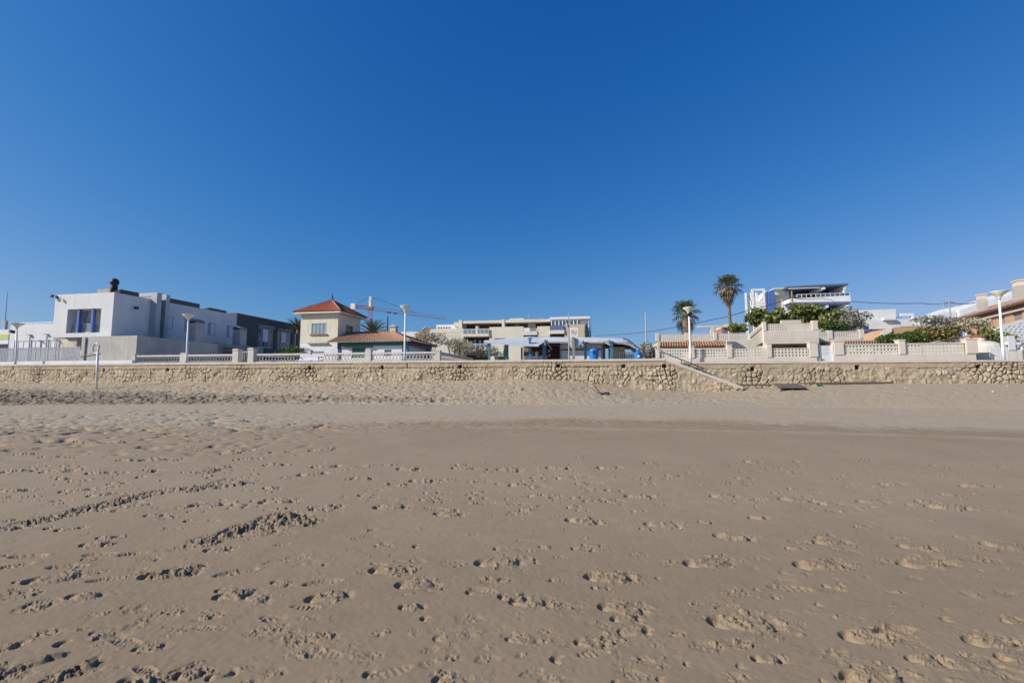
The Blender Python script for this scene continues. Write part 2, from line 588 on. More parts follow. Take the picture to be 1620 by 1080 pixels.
def stamp(x0, y0, kind, L, ang, k=1.0, seed=0):
    p = patch(x0, y0, L * 1.35 + 0.06)
    if p is None:
        return
    sl, dx, dy = p
    ca, sa = math.cos(ang), math.sin(ang)
    a = (dx * ca + dy * sa) / L
    b = (-dx * sa + dy * ca) / L
    gx, gy = XX[sl], Dg[sl]
    wob = 0.35 * (fbm(gx / 0.06, gy / 0.06, 2, seed) - 0.5)
    lam = max(0.015, 0.0040 * y0)
    pel = np.clip(fbm(gx / lam, gy / lam, 2, seed + 3, 0.6) - 0.42, 0, 1)
    if kind == 'C':        # crumbled clod patch
        q = np.sqrt((a / 0.55) ** 2 + (b / 0.36) ** 2) + wob * 2.2
        m = 1 - sstep(0.45, 1.0, q)
        H[sl] += k * (m * clods(gx, gy, lam, seed) - m * 0.0065)
    elif kind == 'F':      # scuffed footprint: crescent toe hole, pushed slab, crumbs
        e1 = np.sqrt(((a + 0.28) / 0.22) ** 2 + ((b - 0.01) / 0.19) ** 2)
        e2 = np.sqrt(((a + 0.14) / 0.24) ** 2 + ((b + 0.02) / 0.20) ** 2)
        hole = (1 - sstep(0.8, 1.05, e1)) * sstep(0.75, 1.1, e2)
        q = np.sqrt(((a - 0.02) / 0.34) ** 2 + (b / 0.22) ** 2) + wob * 1.3
        mound = (1 - sstep(0.80, 1.0, q)) * (0.55 + 0.9 * fbm(gx / 0.07, gy / 0.07, 2, seed + 7))
        tail = np.exp(-(((a - 0.40) / 0.09) ** 2 + ((b + 0.03) / 0.15) ** 2))
        q2 = np.sqrt(((a - 0.18) / 0.62) ** 2 + (b / 0.40) ** 2) + wob * 3
        cr = 1 - sstep(0.5, 1.0, q2)
        H[sl] += k * (-0.026 * hole + 0.0085 * mound - 0.014 * tail + cr * (clods(gx, gy, lam, seed) - 0.004))
    elif kind == 'H':      # heel cup: crescent shadow edge
        e1 = np.sqrt((a / 0.42) ** 2 + (b / 0.34) ** 2) + wob * 0.7
        e2 = np.sqrt(((a - 0.30) / 0.50) ** 2 + ((b + 0.04) / 0.36) ** 2)
        m = (1 - sstep(0.75, 1.0, e1)) * sstep(0.55, 1.1, e2)
        H[sl] += k * (-0.020 * m)
    elif kind == 'S':      # shoe print with tread bars
        wdt = 0.16 + 0.03 * np.cos(a * 6.0)
        q = (np.abs(a / 0.5) ** 3 + np.abs(b / wdt) ** 3) ** (1 / 3.0) + wob * 0.8
        m = 1 - sstep(0.80, 1.0, q)
        rim = np.exp(-((q - 1.12) / 0.14) ** 2)
        tr = (0.5 + 0.5 * np.sin(a * 40 + b * 9)) * sstep(0.35, 0.6, vnoise(gx / 0.09, gy / 0.09, seed + 4))
        H[sl] += k * (m * (-0.015 + 0.008 * tr * (np.abs(b) < wdt * 0.8)) + 0.003 * rim + m * 0.015 * pel)


WET = np.zeros_like(H)     # damp sand thrown up in the churned strips


def ridge(pts, wd, hg, seed=0):
    """thrown-up ridge of clods with a furrow on its far side"""
    P = [ground_at(*p) for p in pts]
    for (x0, y0), (x1, y1) in zip(P[:-1], P[1:]):
        cx, cy = (x0 + x1) / 2, (y0 + y1) / 2
        ln = math.hypot(x1 - x0, y1 - y0)
        p = patch(cx, cy, ln / 2 + wd * 3)
        if p is None:
            continue
        sl, dx, dy = p
        ux, uy = (x1 - x0) / ln, (y1 - y0) / ln
        a = dx * ux + dy * uy
        b = -dx * uy + dy * ux
        e = sstep(ln / 2 + wd, ln / 2 - wd * 0.5, np.abs(a))
        gx, gy = XX[sl], Dg[sl]
        wob = (fbm(gx / 0.12, gy / 0.12, 3, seed) - 0.5) * 1.9
        q = b / wd + wob
        l1 = max(0.045, 0.0085 * cy)
        lump = fbm(gx / l1, gy / l1, 3, seed + 9, 0.65)
        big_ = fbm(gx / (l1 * 3), gy / (l1 * 3), 2, seed + 19)
        m = 1 - sstep(0.9, 1.7, np.abs(q))
        WET[sl] = np.maximum(WET[sl], e * m * (0.35 + 0.65 * sstep(0.35, 0.6, big_)))
        clod = sstep(0.44, 0.60, lump) * (0.35 + 1.1 * big_)
        hg_ = hg * 0.80
        H[sl] += e * hg_ * (m * (0.62 * clod - 0.34) + 0.20 * np.exp(-q * q) - 0.22 * np.exp(-((q - 1.0) / 0.5) ** 2))


# ---- marks read off the photograph: (px, row, width in px, kind)
marks = [(580, 739, 36, 'C'), (645, 743, 36, 'F'), (733, 741, 36, 'F'), (805, 743, 40, 'F'), (883, 741, 38, 'F'), (963, 740, 38, 'F'), (1030, 733, 24, 'F'),
    (573, 757, 36, 'F'), (625, 766, 46, 'C'), (668, 760, 40, 'F'), (708, 758, 36, 'C'), (760, 760, 44, 'C'), (850, 755, 22, 'F'), (895, 755, 30, 'F'), (820, 766, 30, 'F'),
    (850, 769, 40, 'C'), (938, 763, 36, 'C'), (1020, 757, 40, 'C'), (1062, 757, 28, 'C'), (940, 775, 44, 'C'), (575, 782, 22, 'H'), (588, 785, 22, 'C'), (615, 790, 30, 'C'), (650, 787, 26, 'C'),
    (690, 787, 34, 'C'), (750, 794, 24, 'C'), (808, 787, 26, 'C'), (835, 783, 22, 'C'), (875, 784, 34, 'C'), (890, 789, 34, 'C'), (937, 790, 40, 'C'), (618, 801, 52, 'F'), (710, 813, 48, 'F'),
    (822, 809, 42, 'C'), (922, 824, 54, 'F'), (1048, 830, 54, 'F'), (1012, 784, 46, 'F'), (1100, 748, 40, 'C'), (1165, 762, 60, 'C'), (1145, 784, 44, 'F'), (1200, 790, 30, 'S'), (1200, 818, 30, 'F'),
    (1350, 767, 44, 'C'), (1380, 793, 46, 'F'), (1260, 790, 50, 'F'), (1410, 765, 36, 'F'), (1320, 808, 30, 'C'), (1500, 802, 60, 'F'), (1540, 768, 44, 'F'), (1365, 833, 24, 'F'), (1190, 729, 26, 'F'), (1265, 729, 24, 'H'),
    (582, 838, 28, 'C'), (585, 849, 26, 'C'), (608, 863, 36, 'C'), (660, 864, 20, 'H'), (788, 869, 20, 'H'), (832, 871, 32, 'C'), (886, 882, 22, 'C'), (1008, 878, 32, 'C'), (618, 902, 64, 'F'),
    (660, 925, 66, 'F'), (660, 889, 32, 'C'), (718, 892, 44, 'C'), (790, 890, 74, 'F'), (745, 938, 22, 'H'), (780, 920, 54, 'C'), (812, 946, 46, 'F'), (838, 955, 62, 'F'), (888, 958, 44, 'C'), (875, 918, 16, 'H'), (965, 913, 76, 'F'),
    (985, 962, 72, 'F'), (990, 980, 46, 'F'), (1028, 1000, 28, 'H'), (652, 961, 40, 'F'), (674, 978, 22, 'H'), (600, 1002, 30, 'C'), (680, 1027, 28, 'C'), (720, 1040, 32, 'C'), (770, 1043, 34, 'C'), (740, 980, 46, 'C'),
    (885, 1045, 34, 'H'), (825, 1038, 24, 'C'), (586, 1069, 30, 'H'), (700, 1068, 36, 'C'), (870, 1076, 40, 'C'), (1000, 1068, 44, 'C'), (1020, 1043, 36, 'C'), (960, 1010, 60, 'C'), (1070, 1003, 30, 'C'), (1062, 890, 34, 'C'),
    (1160, 850, 56, 'F'), (1120, 890, 76, 'F'), (1178, 987, 104, 'F'), (1155, 975, 40, 'C'), (1300, 893, 84, 'F'), (1315, 858, 54, 'F'), (1270, 858, 40, 'S'), (1250, 930, 60, 'S'), (1240, 920, 44, 'C'), (1318, 928, 32, 'F'),
    (1375, 1006, 90, 'F'), (1415, 1000, 70, 'S'), (1462, 890, 84, 'F'), (1550, 885, 60, 'C'), (1590, 864, 60, 'F'), (1572, 1016, 84, 'F'), (1612, 1043, 60, 'F'), (1385, 1074, 96, 'F'), (1350, 1076, 60, 'C'), (1462, 1045, 50, 'F'),
    (1500, 982, 26, 'H'), (1215, 1043, 46, 'F'), (1175, 1020, 50, 'C'), (1120, 1022, 50, 'C'), (1325, 1032, 32, 'C'), (1525, 1038, 36, 'C'), (1600, 1075, 40, 'C'), (1420, 938, 30, 'C'), (1540, 941, 40, 'C'), (1595, 940, 36, 'C'), (1170, 938, 46, 'C'), (1200, 883, 40, 'C'),
    (1400, 888, 36, 'C'), (1345, 872, 44, 'C'), (1545, 868, 40, 'C'), (1450, 866, 50, 'F'), (1165, 1074, 40, 'C'),
    (155, 877, 46, 'S'), (105, 897, 56, 'S'), (85, 915, 70, 'F'), (135, 944, 52, 'F'), (370, 942, 56, 'F'), (470, 883, 46, 'C'), (372, 906, 60, 'S'), (510, 922, 58, 'S'), (520, 944, 66, 'F'), (270, 907, 80, 'F'), (215, 907, 50, 'C'), (165, 917, 46, 'S'), (245, 815, 30, 'F'), (265, 818, 34, 'C'),
    (80, 835, 22, 'H'), (110, 836, 34, 'F'), (170, 851, 30, 'F'), (150, 862, 40, 'F'), (210, 876, 40, 'S'), (240, 883, 36, 'C'), (290, 868, 44, 'C'), (345, 870, 40, 'F'), (410, 842, 60, 'F'), (300, 823, 20, 'H'), (275, 835, 40, 'C'), (20, 897, 50, 'S'), (45, 880, 50, 'S'), (20, 775, 46, 'F'), (8, 838, 40, 'F'),
    (160, 783, 34, 'F'), (120, 775, 40, 'F'), (185, 765, 24, 'F'), (125, 760, 26, 'F'), (155, 748, 30, 'F'), (90, 746, 46, 'F'), (30, 745, 40, 'F'), (40, 718, 30, 'F'), (80, 722, 30, 'F'), (210, 728, 40, 'F'), (245, 728, 40, 'F'), (290, 727, 34, 'H'), (305, 697, 20, 'H'), (320, 711, 26, 'H'), (365, 717, 30, 'F'), (385, 712, 30, 'F'),
    (445, 715, 34, 'F'), (395, 726, 30, 'F'), (510, 712, 40, 'F'), (435, 735, 34, 'F'), (495, 750, 44, 'F'), (515, 738, 40, 'F'), (430, 772, 26, 'F'), (330, 797, 50, 'F'), (440, 793, 54, 'F'), (515, 803, 46, 'F'), (250, 745, 30, 'H'), (225, 755, 22, 'H'), (185, 700, 30, 'F'), (150, 700, 30, 'F'), (350, 738, 40, 'C'), (330, 745, 34, 'C'),
    (75, 1003, 40, 'C'), (100, 1020, 30, 'H'), (5, 1025, 40, 'F'), (170, 1008, 46, 'C'), (255, 975, 60, 'C'), (220, 990, 40, 'C'), (215, 965, 36, 'C'), (330, 977, 40, 'C'), (420, 1000, 60, 'C'), (480, 1010, 44, 'C'), (300, 1070, 40, 'F'), (350, 1070, 40, 'F'), (450, 1010, 40, 'C'), (520, 1005, 36, 'C'), (490, 1035, 44, 'C'), (430, 980, 40, 'C'), (60, 960, 60, 'C'), (40, 940, 60, 'C')]
rnd = random.Random(3)
for i, (px, row, wpx, kd) in enumerate(marks):
    x0, y0 = ground_at(px, row)
    L = wpx / FPX * y0 * 1.05
    kk = 1.0 + max(0.0, y0 - 4) / 7.0
    stamp(x0, y0, kd, L, rnd.uniform(-0.35, 0.25) if px > 540 else rnd.uniform(0.1, 0.6), rnd.uniform(0.95, 1.4) * kk, 100 + i)
# ---- further marks spread between them
for i in range(430):
    px = rnd.uniform(-250, 1870)
    row = 700 + 400 * rnd.random() ** 0.85
    if 1100 < px and row < 760 and rnd.random() < 0.5:
        continue
    if 560 < px < 1150 and row < 728:
        continue
    if px > 540 and rnd.random() < 0.25:
        continue
    x0, y0 = ground_at(px, row)
    kd = rnd.choice('CCCCCFHS' if px > 450 else 'CCFFSSH')
    L = rnd.uniform(0.08, 0.2) if kd == 'C' else rnd.uniform(0.14, 0.26) if kd != 'H' else rnd.uniform(0.07, 0.11)
    stamp(x0, y0, kd, L, rnd.uniform(-0.4, 0.5), rnd.uniform(0.35, 0.9) * (1 + max(0, y0 - 4) / 8), 900 + i)
for i in range(520):       # small scuffs farther off
    px = rnd.uniform(-250, 1870)
    row = 690 + 120 * rnd.random() ** 0.8
    if 540 < px < 1180 and row < 730 and rnd.random() < 0.9:
        continue
    if px >= 1180 and row < 725 and rnd.random() < 0.6:
        continue
    x0, y0 = ground_at(px, row)
    stamp(x0, y0, rnd.choice('CCFS' if px > 450 else 'CFFS'), rnd.uniform(0.12, 0.30), rnd.uniform(-0.3, 0.5), rnd.uniform(0.4, 1.0) * (1 + max(0, y0 - 4) / 8), 3200 + i)
for i in range(330):       # specks of kicked-up sand
    px = rnd.uniform(-200, 1820)
    row = 800 + 290 * rnd.random()
    x0, y0 = ground_at(px, row)
    stamp(x0, y0, 'C', rnd.uniform(0.06, 0.22), rnd.uniform(0, 3), rnd.uniform(0.15, 0.38), 2200 + i)
ridge([(35, 831), (85, 818), (130, 806), (175, 797), (215, 783)], 0.12, 0.085, 1)
ridge([(215, 785), (260, 778), (290, 772), (340, 771), (395, 764)], 0.12, 0.085, 2)
ridge([(300, 778), (350, 762), (372, 756)], 0.07, 0.06, 3)
ridge([(320, 748), (350, 740), (372, 736)], 0.11, 0.07, 4)
ridge([(318, 858), (360, 846), (400, 832), (440, 818), (470, 812)], 0.11, 0.08, 5)
ridge([(400, 838), (440, 826), (495, 828)], 0.12, 0.07, 6)
ridge([(430, 815), (460, 812), (485, 822)], 0.09, 0.08, 7)
ridge([(-20, 1076), (30, 1058), (70, 1043), (104, 1034)], 0.028, 0.040, 8)
ridge([(60, 1085), (100, 1068), (130, 1058), (160, 1045)], 0.040, 0.045, 9)
ridge([(248, 1082), (280, 1066), (318, 1046)], 0.026, 0.036, 10)
ridge([(240, 912), (275, 904), (308, 902)], 0.07, 0.065, 11)
ridge([(0, 826), (20, 822)], 0.05, 0.05, 12)
ridge([(370, 668), (385, 666), (395, 667)], 0.14, 0.12, 13)

# ---- sand tone: paler where dry, darkened near the camera as lens vignetting
bound = np.interp(PX, [-400, 0, 400, 540, 750, 800, 1080, 1300, 1500, 2000], [676, 674, 673, 667, 666, 663, 664, 671, 678, 690])
wob = 11.0 * (fbm(XX / 2.0, Dg / 1.6, 4, 15, 0.6) - 0.5)
q = ROW - bound + wob
tone = 1 - sstep(-4.0, 5.0, q)
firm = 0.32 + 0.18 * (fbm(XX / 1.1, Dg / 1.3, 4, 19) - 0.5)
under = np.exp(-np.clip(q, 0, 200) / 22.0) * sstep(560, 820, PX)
firm = firm - 0.21 * under - 0.17 * sstep(7.5, 3.0, Dg)  # lens vignetting painted in: sand darkened towards the camera
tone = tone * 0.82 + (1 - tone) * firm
led2 = np.exp(-((ROW - led) / 1.6) ** 2) * (PX > 740) * (0.3 + 0.6 * vnoise(XX / 0.9, Dg / 0.6, 88))
tone = np.clip(tone + 0.45 * led2, 0, 1)
tone = tone + midb * 0.35 * (fbm(XX / 0.5, Dg / 0.35, 4, 99, 0.65) - 0.5)
tone = tone - 0.12 * dry * (fbm(XX / 0.8, Dg / 0.8, 3, 21))
debris = bandm * np.clip(0.55 + 1.6 * (fbm(XX / 0.7, Dg / 0.4, 3, 25) - 0.42), 0, 1) * np.interp(PX, [0, 200, 540, 860], [1, 0.8, 0.55, 0.1])

debris = np.maximum(debris, 0.50 * WET)
nr, nc = H.shape
me = bpy.data.meshes.new('beach_sand')
co = np.empty((nr * nc, 3), np.float32)
co[:, 0] = XX.ravel()
co[:, 1] = Dg.ravel()
co[:, 2] = H.ravel()
idx = np.arange(nr * nc, dtype=np.int32).reshape(nr, nc)
quads = np.stack([idx[:-1, :-1], idx[:-1, 1:], idx[1:, 1:], idx[1:, :-1]], -1).reshape(-1, 4)
# nothing of the sheet is needed behind the sea wall
vq = (XX * W.s + Dg * W.c)
keep = (vq[:-1, :-1] < 33.4).ravel()
quads = quads[keep]
nq = len(quads)
me.vertices.add(nr * nc)
me.vertices.foreach_set('co', co.ravel())
me.loops.add(nq * 4)
me.loops.foreach_set('vertex_index', quads.ravel().astype(np.int32))
me.polygons.add(nq)
me.polygons.foreach_set('loop_start', np.arange(0, nq * 4, 4, dtype=np.int32))
me.polygons.foreach_set('use_smooth', np.ones(nq, bool))
me.update(calc_edges=True)
for nm, arr in (('dryness_vignette', tone), ('debris', debris)):
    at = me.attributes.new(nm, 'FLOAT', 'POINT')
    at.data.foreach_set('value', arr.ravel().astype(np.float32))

m, nt, b = new_mat('beach_sand')
Ln = nt.links.new
a1 = nd(nt, 'ShaderNodeAttribute', attribute_name='dryness_vignette')
a2 = nd(nt, 'ShaderNodeAttribute', attribute_name='debris')
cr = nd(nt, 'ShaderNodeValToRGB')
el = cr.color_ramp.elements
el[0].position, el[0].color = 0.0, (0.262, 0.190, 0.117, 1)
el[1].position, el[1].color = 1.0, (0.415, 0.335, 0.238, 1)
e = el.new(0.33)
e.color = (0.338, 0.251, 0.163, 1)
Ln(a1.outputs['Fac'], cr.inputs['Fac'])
tc = nd(nt, 'ShaderNodeTexCoord')
n1 = nd(nt, 'ShaderNodeTexNoise')
n1.inputs['Scale'].default_value = 260
n1.inputs['Detail'].default_value = 3
Ln(tc.outputs['Object'], n1.inputs['Vector'])
mr = nd(nt, 'ShaderNodeMapRange')
mr.inputs['From Min'].default_value, mr.inputs['From Max'].default_value = 0.25, 0.75
mr.inputs['To Min'].default_value, mr.inputs['To Max'].default_value = 0.80, 1.17
Ln(n1.outputs['Fac'], mr.inputs['Value'])
n2 = nd(nt, 'ShaderNodeTexNoise')
n2.inputs['Scale'].default_value = 5.0
n2.inputs['Detail'].default_value = 7
n2.inputs['Roughness'].default_value = 0.7
Ln(tc.outputs['Object'], n2.inputs['Vector'])
mr2 = nd(nt, 'ShaderNodeMapRange')
mr2.inputs['From Min'].default_value, mr2.inputs['From Max'].default_value = 0.3, 0.7
mr2.inputs['To Min'].default_value, mr2.inputs['To Max'].default_value = 0.93, 1.06
Ln(n2.outputs['Fac'], mr2.inputs['Value'])
mu0 = nd(nt, 'ShaderNodeMix', data_type='RGBA', blend_type='MULTIPLY')
mu0.inputs['Factor'].default_value = 1
Ln(cr.outputs['Color'], mu0.inputs['A'])
Ln(mr2.outputs['Result'], mu0.inputs['B'])
mu = nd(nt, 'ShaderNodeMix', data_type='RGBA', blend_type='MULTIPLY')
mu.inputs['Factor'].default_value = 1
Ln(mu0.outputs['Result'], mu.inputs['A'])
Ln(mr.outputs['Result'], mu.inputs['B'])
mx = nd(nt, 'ShaderNodeMix', data_type='RGBA')
mx.inputs['B'].default_value = (0.085, 0.062, 0.045, 1)
dm = nd(nt, 'ShaderNodeMath', operation='MULTIPLY')
dm.inputs[1].default_value = 0.85
Ln(a2.outputs['Fac'], dm.inputs[0])
Ln(dm.outputs[0], mx.inputs['Factor'])
Ln(mu.outputs['Result'], mx.inputs['A'])
Ln(mx.outputs['Result'], b.inputs['Base Color'])
b.inputs['Roughness'].default_value = 0.92
b.inputs['Specular IOR Level'].default_value = 0.15
bp = nd(nt, 'ShaderNodeBump')
bp.inputs['Strength'].default_value = 0.35
bp.inputs['Distance'].default_value = 0.003
Ln(n1.outputs['Fac'], bp.inputs['Height'])
Ln(bp.outputs['Normal'], b.inputs['Normal'])
MT['sand'] = m
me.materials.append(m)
sand = bpy.data.objects.new('sand', me)
COL.objects.link(sand)
sand['kind'] = 'structure'
# sheet to the horizon, below the sand
g = MB()
g.poly([(-3000, -3000, -0.35), (3000, -3000, -0.35), (3000, 3000, -0.35), (-3000, 3000, -0.35)])
structure('ground', g, 'ground')
# the raised town level behind the sea wall (two levels either side of the stairs)
UST = W.F(1052, 567, VW)[0]
g = MB()
g.poly([(-900, VW + 0.4, ZT - 0.22), (UST, VW + 0.4, ZT - 0.22), (UST, 60, ZT - 0.22), (UST, 2500, ZT - 0.22), (-900, 2500, ZT - 0.22)])
g.poly([(UST, VW + 1.4, ZR - 0.1), (900, VW + 1.4, ZR - 0.1), (900, 2500, ZR - 0.1), (UST, 2500, ZR - 0.1)])
structure('promenade', g, 'paving')
# ------------------------------------------------------------------ sea wall: relief of rubble stones
def stone_field(a, z, seed):
    """distance to the joint, stone id"""
    cw, ch = 0.31, 0.29
    x = a / cw + 0.35 * (fbm(a / 0.9, z / 0.9, 2, seed + 50) - 0.5)
    y = z / ch + 0.35 * (fbm(a / 0.9, z / 0.9, 2, seed + 60) - 0.5)
    xi, yi = np.floor(x), np.floor(y)
    f1 = np.full(a.shape, 9.0)
    f2 = np.full(a.shape, 9.0)
    idd = np.zeros(a.shape)
    for i in (-1, 0, 1):
        for j in (-1, 0, 1):
            ci, cj = xi + i, yi + j
            px_ = ci + 0.08 + 0.84 * hsh(ci, cj, seed)
            py_ = cj + 0.08 + 0.84 * hsh(ci, cj, seed + 1)
            dd = np.sqrt((x - px_) ** 2 + (y - py_) ** 2)
            i2 = hsh(ci, cj, seed + 2)
            nearer = dd < f1
            f2 = np.where(nearer, f1, np.minimum(f2, dd))
            idd = np.where(nearer, i2, idd)
            f1 = np.where(nearer, dd, f1)
    return f2 - f1, idd


def stone_face(t, v, u0, u1, z0, ztop, holes, joints, seed, step=0.042, pockets=()):
    nu = int((u1 - u0) / step)
    ua = np.linspace(u0, u1, nu)
    nz = 52
    s = np.linspace(0, 1, nz)
    top = np.array([ztop(x) for x in ua])
    A = np.repeat(ua[None, :], nz, 0)
    Z = z0 + (top[None, :] - z0) * s[:, None]
    jd, sid = stone_field(A, Z, seed)
    big = fbm(A / 2.3, Z / 1.4, 3, seed + 5)
    prof = sstep(0.01, 0.13, jd)
    depth = 0.022 + 0.065 * sstep(0.54, 0.70, big)
    rel = prof * depth + 0.035 * (sid - 0.5) * prof + 0.05 * (vnoise(A / 0.3, Z / 0.3, seed + 30) - 0.5) * prof + 0.06 * (fbm(A / 0.16, Z / 0.2, 3, seed + 8) - 0.5)
    band = sstep(0.36, 0.30, np.minimum(top[None, :], ztop(u0)) - Z) * (Z > ztop(u0) - 0.5)      # smoother mortared course under the coping
    rel = rel * (1 - 0.75 * band) + band * 0.03
    mort = (1 - prof) * (0.35 + 0.9 * sstep(0.40, 0.62, big))
    crk = sstep(0.10, 0.02, jd) * sstep(0.52, 0.60, fbm(A / 0.9, Z / 1.2, 3, seed + 70)) * (1 - band)
    rel -= 0.07 * crk
    zl = ztop(u0) - 0.37 + 0.05 * (fbm(A / 1.2, A * 0, 3, seed + 71) - 0.5)
    grv = np.exp(-((Z - zl) / 0.022) ** 2) * sstep(0.30, 0.45, fbm(A / 1.9, A * 0 + 3, 2, seed + 72)) * (top[None, :] > ztop(u0) - 0.05)
    rel -= 0.06 * grv
    drk = np.maximum(0.55 * crk, 0.5 * grv)
    for hu, hz in holes:
        m_ = (np.abs(A - hu) < 0.115) & (np.abs(Z - hz) < 0.115)
        rel = np.where(m_, -0.19, rel)
        drk = np.maximum(drk, m_ * 1.0)
    for ju in joints:
        m_ = (np.abs(A - ju) < 0.035) & (band > 0.4)
        rel = np.where(m_, -0.10, rel)
    for pu, pz, pr in pockets:     # washed-out joints
        w_ = np.exp(-(((A - pu) / pr) ** 2 + ((Z - pz) / (pr * 0.9)) ** 2)) * (1 - sstep(0.0, 0.22, jd))
        rel -= 0.14 * w_
        drk = np.maximum(drk, 0.75 * w_)
    co = np.empty((nz * nu, 3), np.float32)
    b = t.b
    co[:, 0] = A.ravel() - b[0]
    co[:, 1] = (v - rel).ravel() - b[1]
    co[:, 2] = Z.ravel() - b[2]
    ix = np.arange(nz * nu).reshape(nz, nu)
    q = np.stack([ix[:-1, :-1], ix[:-1, 1:], ix[1:, 1:], ix[1:, :-1]], -1).reshape(-1, 4)
    me = bpy.data.meshes.new('stone_face')
    me.vertices.add(len(co))
    me.vertices.foreach_set('co', co.ravel())
    me.loops.add(len(q) * 4)
    me.loops.foreach_set('vertex_index', q.ravel().astype(np.int32))
    me.polygons.add(len(q))
    me.polygons.foreach_set('loop_start', np.arange(0, len(q) * 4, 4, dtype=np.int32))
    me.update(calc_edges=True)
    for nm, arr in (('stone', sid), ('mortar', np.clip(mort * (1 - 0.6 * band), 0, 1)), ('gap', drk), ('course', band)):
        at = me.attributes.new(nm, 'FLOAT', 'POINT')
        at.data.foreach_set('value', arr.ravel().astype(np.float32))
    me.materials.append(MT['rubble'])
    o = bpy.data.objects.new('stone_face', me)
    COL.objects.link(o)
    o.parent = t.o
    return o


m, nt, b = new_mat('rubble_stone')
L_ = nt.links.new
at = nd(nt, 'ShaderNodeAttribute', attribute_name='stone')
cr = nd(nt, 'ShaderNodeValToRGB')
el = cr.color_ramp.elements
for k, (p, c) in enumerate([(0.0, (0.41, 0.325, 0.215)), (0.3, (0.48, 0.395, 0.275)), (0.55, (0.43, 0.35, 0.235)), (0.8, (0.52, 0.44, 0.32)), (0.93, (0.47, 0.34, 0.235)), (1.0, (0.60, 0.54, 0.44))]):
    e = el[0] if k == 0 else el[1] if k == 1 else el.new(p)
    e.position = p
    e.color = (*c, 1)
L_(at.outputs['Fac'], cr.inputs['Fac'])
tc = nd(nt, 'ShaderNodeTexCoord')
nz_ = nd(nt, 'ShaderNodeTexNoise')
nz_.inputs['Scale'].default_value = 1.1
nz_.inputs['Detail'].default_value = 8
nz_.inputs['Roughness'].default_value = 0.7
L_(tc.outputs['Object'], nz_.inputs['Vector'])
mr = nd(nt, 'ShaderNodeMapRange')
mr.inputs['From Min'].default_value, mr.inputs['From Max'].default_value = 0.3, 0.7
mr.inputs['To Min'].default_value, mr.inputs['To Max'].default_value = 0.78, 1.15
L_(nz_.outputs['Fac'], mr.inputs['Value'])


def mixn(nt, a, bcol, fac, blend='MIX'):
    x = nd(nt, 'ShaderNodeMix', data_type='RGBA', blend_type=blend)
    for sock, val in (('A', a), ('B', bcol), ('Factor', fac)):
        if hasattr(val, 'is_linked') or hasattr(val, 'links'):
            nt.links.new(val, x.inputs[sock])
        elif isinstance(val, tuple):
            x.inputs[sock].default_value = (*val, 1)
        else:
            x.inputs[sock].default_value = val
    return x.outputs['Result']


mo = nd(nt, 'ShaderNodeAttribute', attribute_name='mortar')
ga = nd(nt, 'ShaderNodeAttribute', attribute_name='gap')
cu = nd(nt, 'ShaderNodeAttribute', attribute_name='course')
cm = nd(nt, 'ShaderNodeMath', operation='MULTIPLY')
cm.inputs[1].default_value = 0.55
L_(cu.outputs['Fac'], cm.inputs[0])
crs = nd(nt, 'ShaderNodeValToRGB')
crs.color_ramp.elements[0].position, crs.color_ramp.elements[0].color = 0.35, (0.47, 0.375, 0.25, 1)
crs.color_ramp.elements[1].position, crs.color_ramp.elements[1].color = 0.68, (0.51, 0.36, 0.24, 1)
L_(nz_.outputs['Fac'], crs.inputs['Fac'])
c1 = mixn(nt, cr.outputs['Color'], crs.outputs['Color'], cm.outputs[0])
c2 = mixn(nt, c1, (0.32, 0.25, 0.165), mo.outputs['Fac'])
c3 = mixn(nt, c2, mr.outputs['Result'], 1.0, 'MULTIPLY')
c4 = mixn(nt, c3, (0.06, 0.04, 0.025), ga.outputs['Fac'])
L_(c4, b.inputs['Base Color'])
b.inputs['Roughness'].default_value = 0.9
b.inputs['Specular IOR Level'].default_value = 0.2
n3 = nd(nt, 'ShaderNodeTexNoise')
n3.inputs['Scale'].default_value = 14
n3.inputs['Detail'].default_value = 5
L_(tc.outputs['Object'], n3.inputs['Vector'])
bp = nd(nt, 'ShaderNodeBump')
bp.inputs['Distance'].default_value = 0.02
bp.inputs['Strength'].default_value = 0.6
L_(n3.outputs['Fac'], bp.inputs['Height'])
L_(bp.outputs['Normal'], b.inputs['Normal'])
MT['rubble'] = m

UE, ZE = W.F(1172, 613, VW)
UL = -78.0
CT = 0.15           # coping thickness


def ramp_top(u):
    return ZT - CT if u < UST else ZT - CT + (ZE - ZT + 0.10) * (u - UST) / (UE - UST)


t = Thing('sea_wall', 'long rubble stone sea wall ending in a sloping parapet beside the beach steps', 'wall', 0, VW, 0)
stone_face(t, VW, UL, UE, 0.3, ramp_top,
           [W.F(p, r, VW) for p, r in ((165, 586), (265, 585), (490, 582), (605, 581), (728, 580), (883, 579), (987, 579), (1051, 579))],
           [W.F(p, 580, VW)[0] for p in (22, 295, 645)], 11,
           pockets=[(*W.F(60, 592, VW), 0.8), (*W.F(300, 592, VW), 0.5), (*W.F(382, 588, VW), 0.6), (*W.F(728, 592, VW), 0.9), (*W.F(880, 592, VW), 0.9), (*W.F(490, 590, VW), 0.6), (*W.F(985, 592, VW), 0.5), (*W.F(1060, 590, VW), 0.5)])
cpm = MB()
edges = [W.F(p, 580, VW)[0] for p in (22, 160, 295, 384, 500, 645, 760, 860, 960)]
xs = [UL] + edges + [UST]
for a0, a1 in zip(xs[:-1], xs[1:]):
    cpm.box(a0 + 0.006, a1 - 0.006, VW - 0.09, VW + 0.5, ZT - CT, ZT)
cpm.prism([(UST, ZT - CT), (UE + 0.1, ZE - CT + 0.0), (UE + 0.1, ZE + 0.06), (UST, ZT)], 'v', VW - 0.07, VW + 0.30)
t.part('coping', cpm, 'coping')
bk = MB()
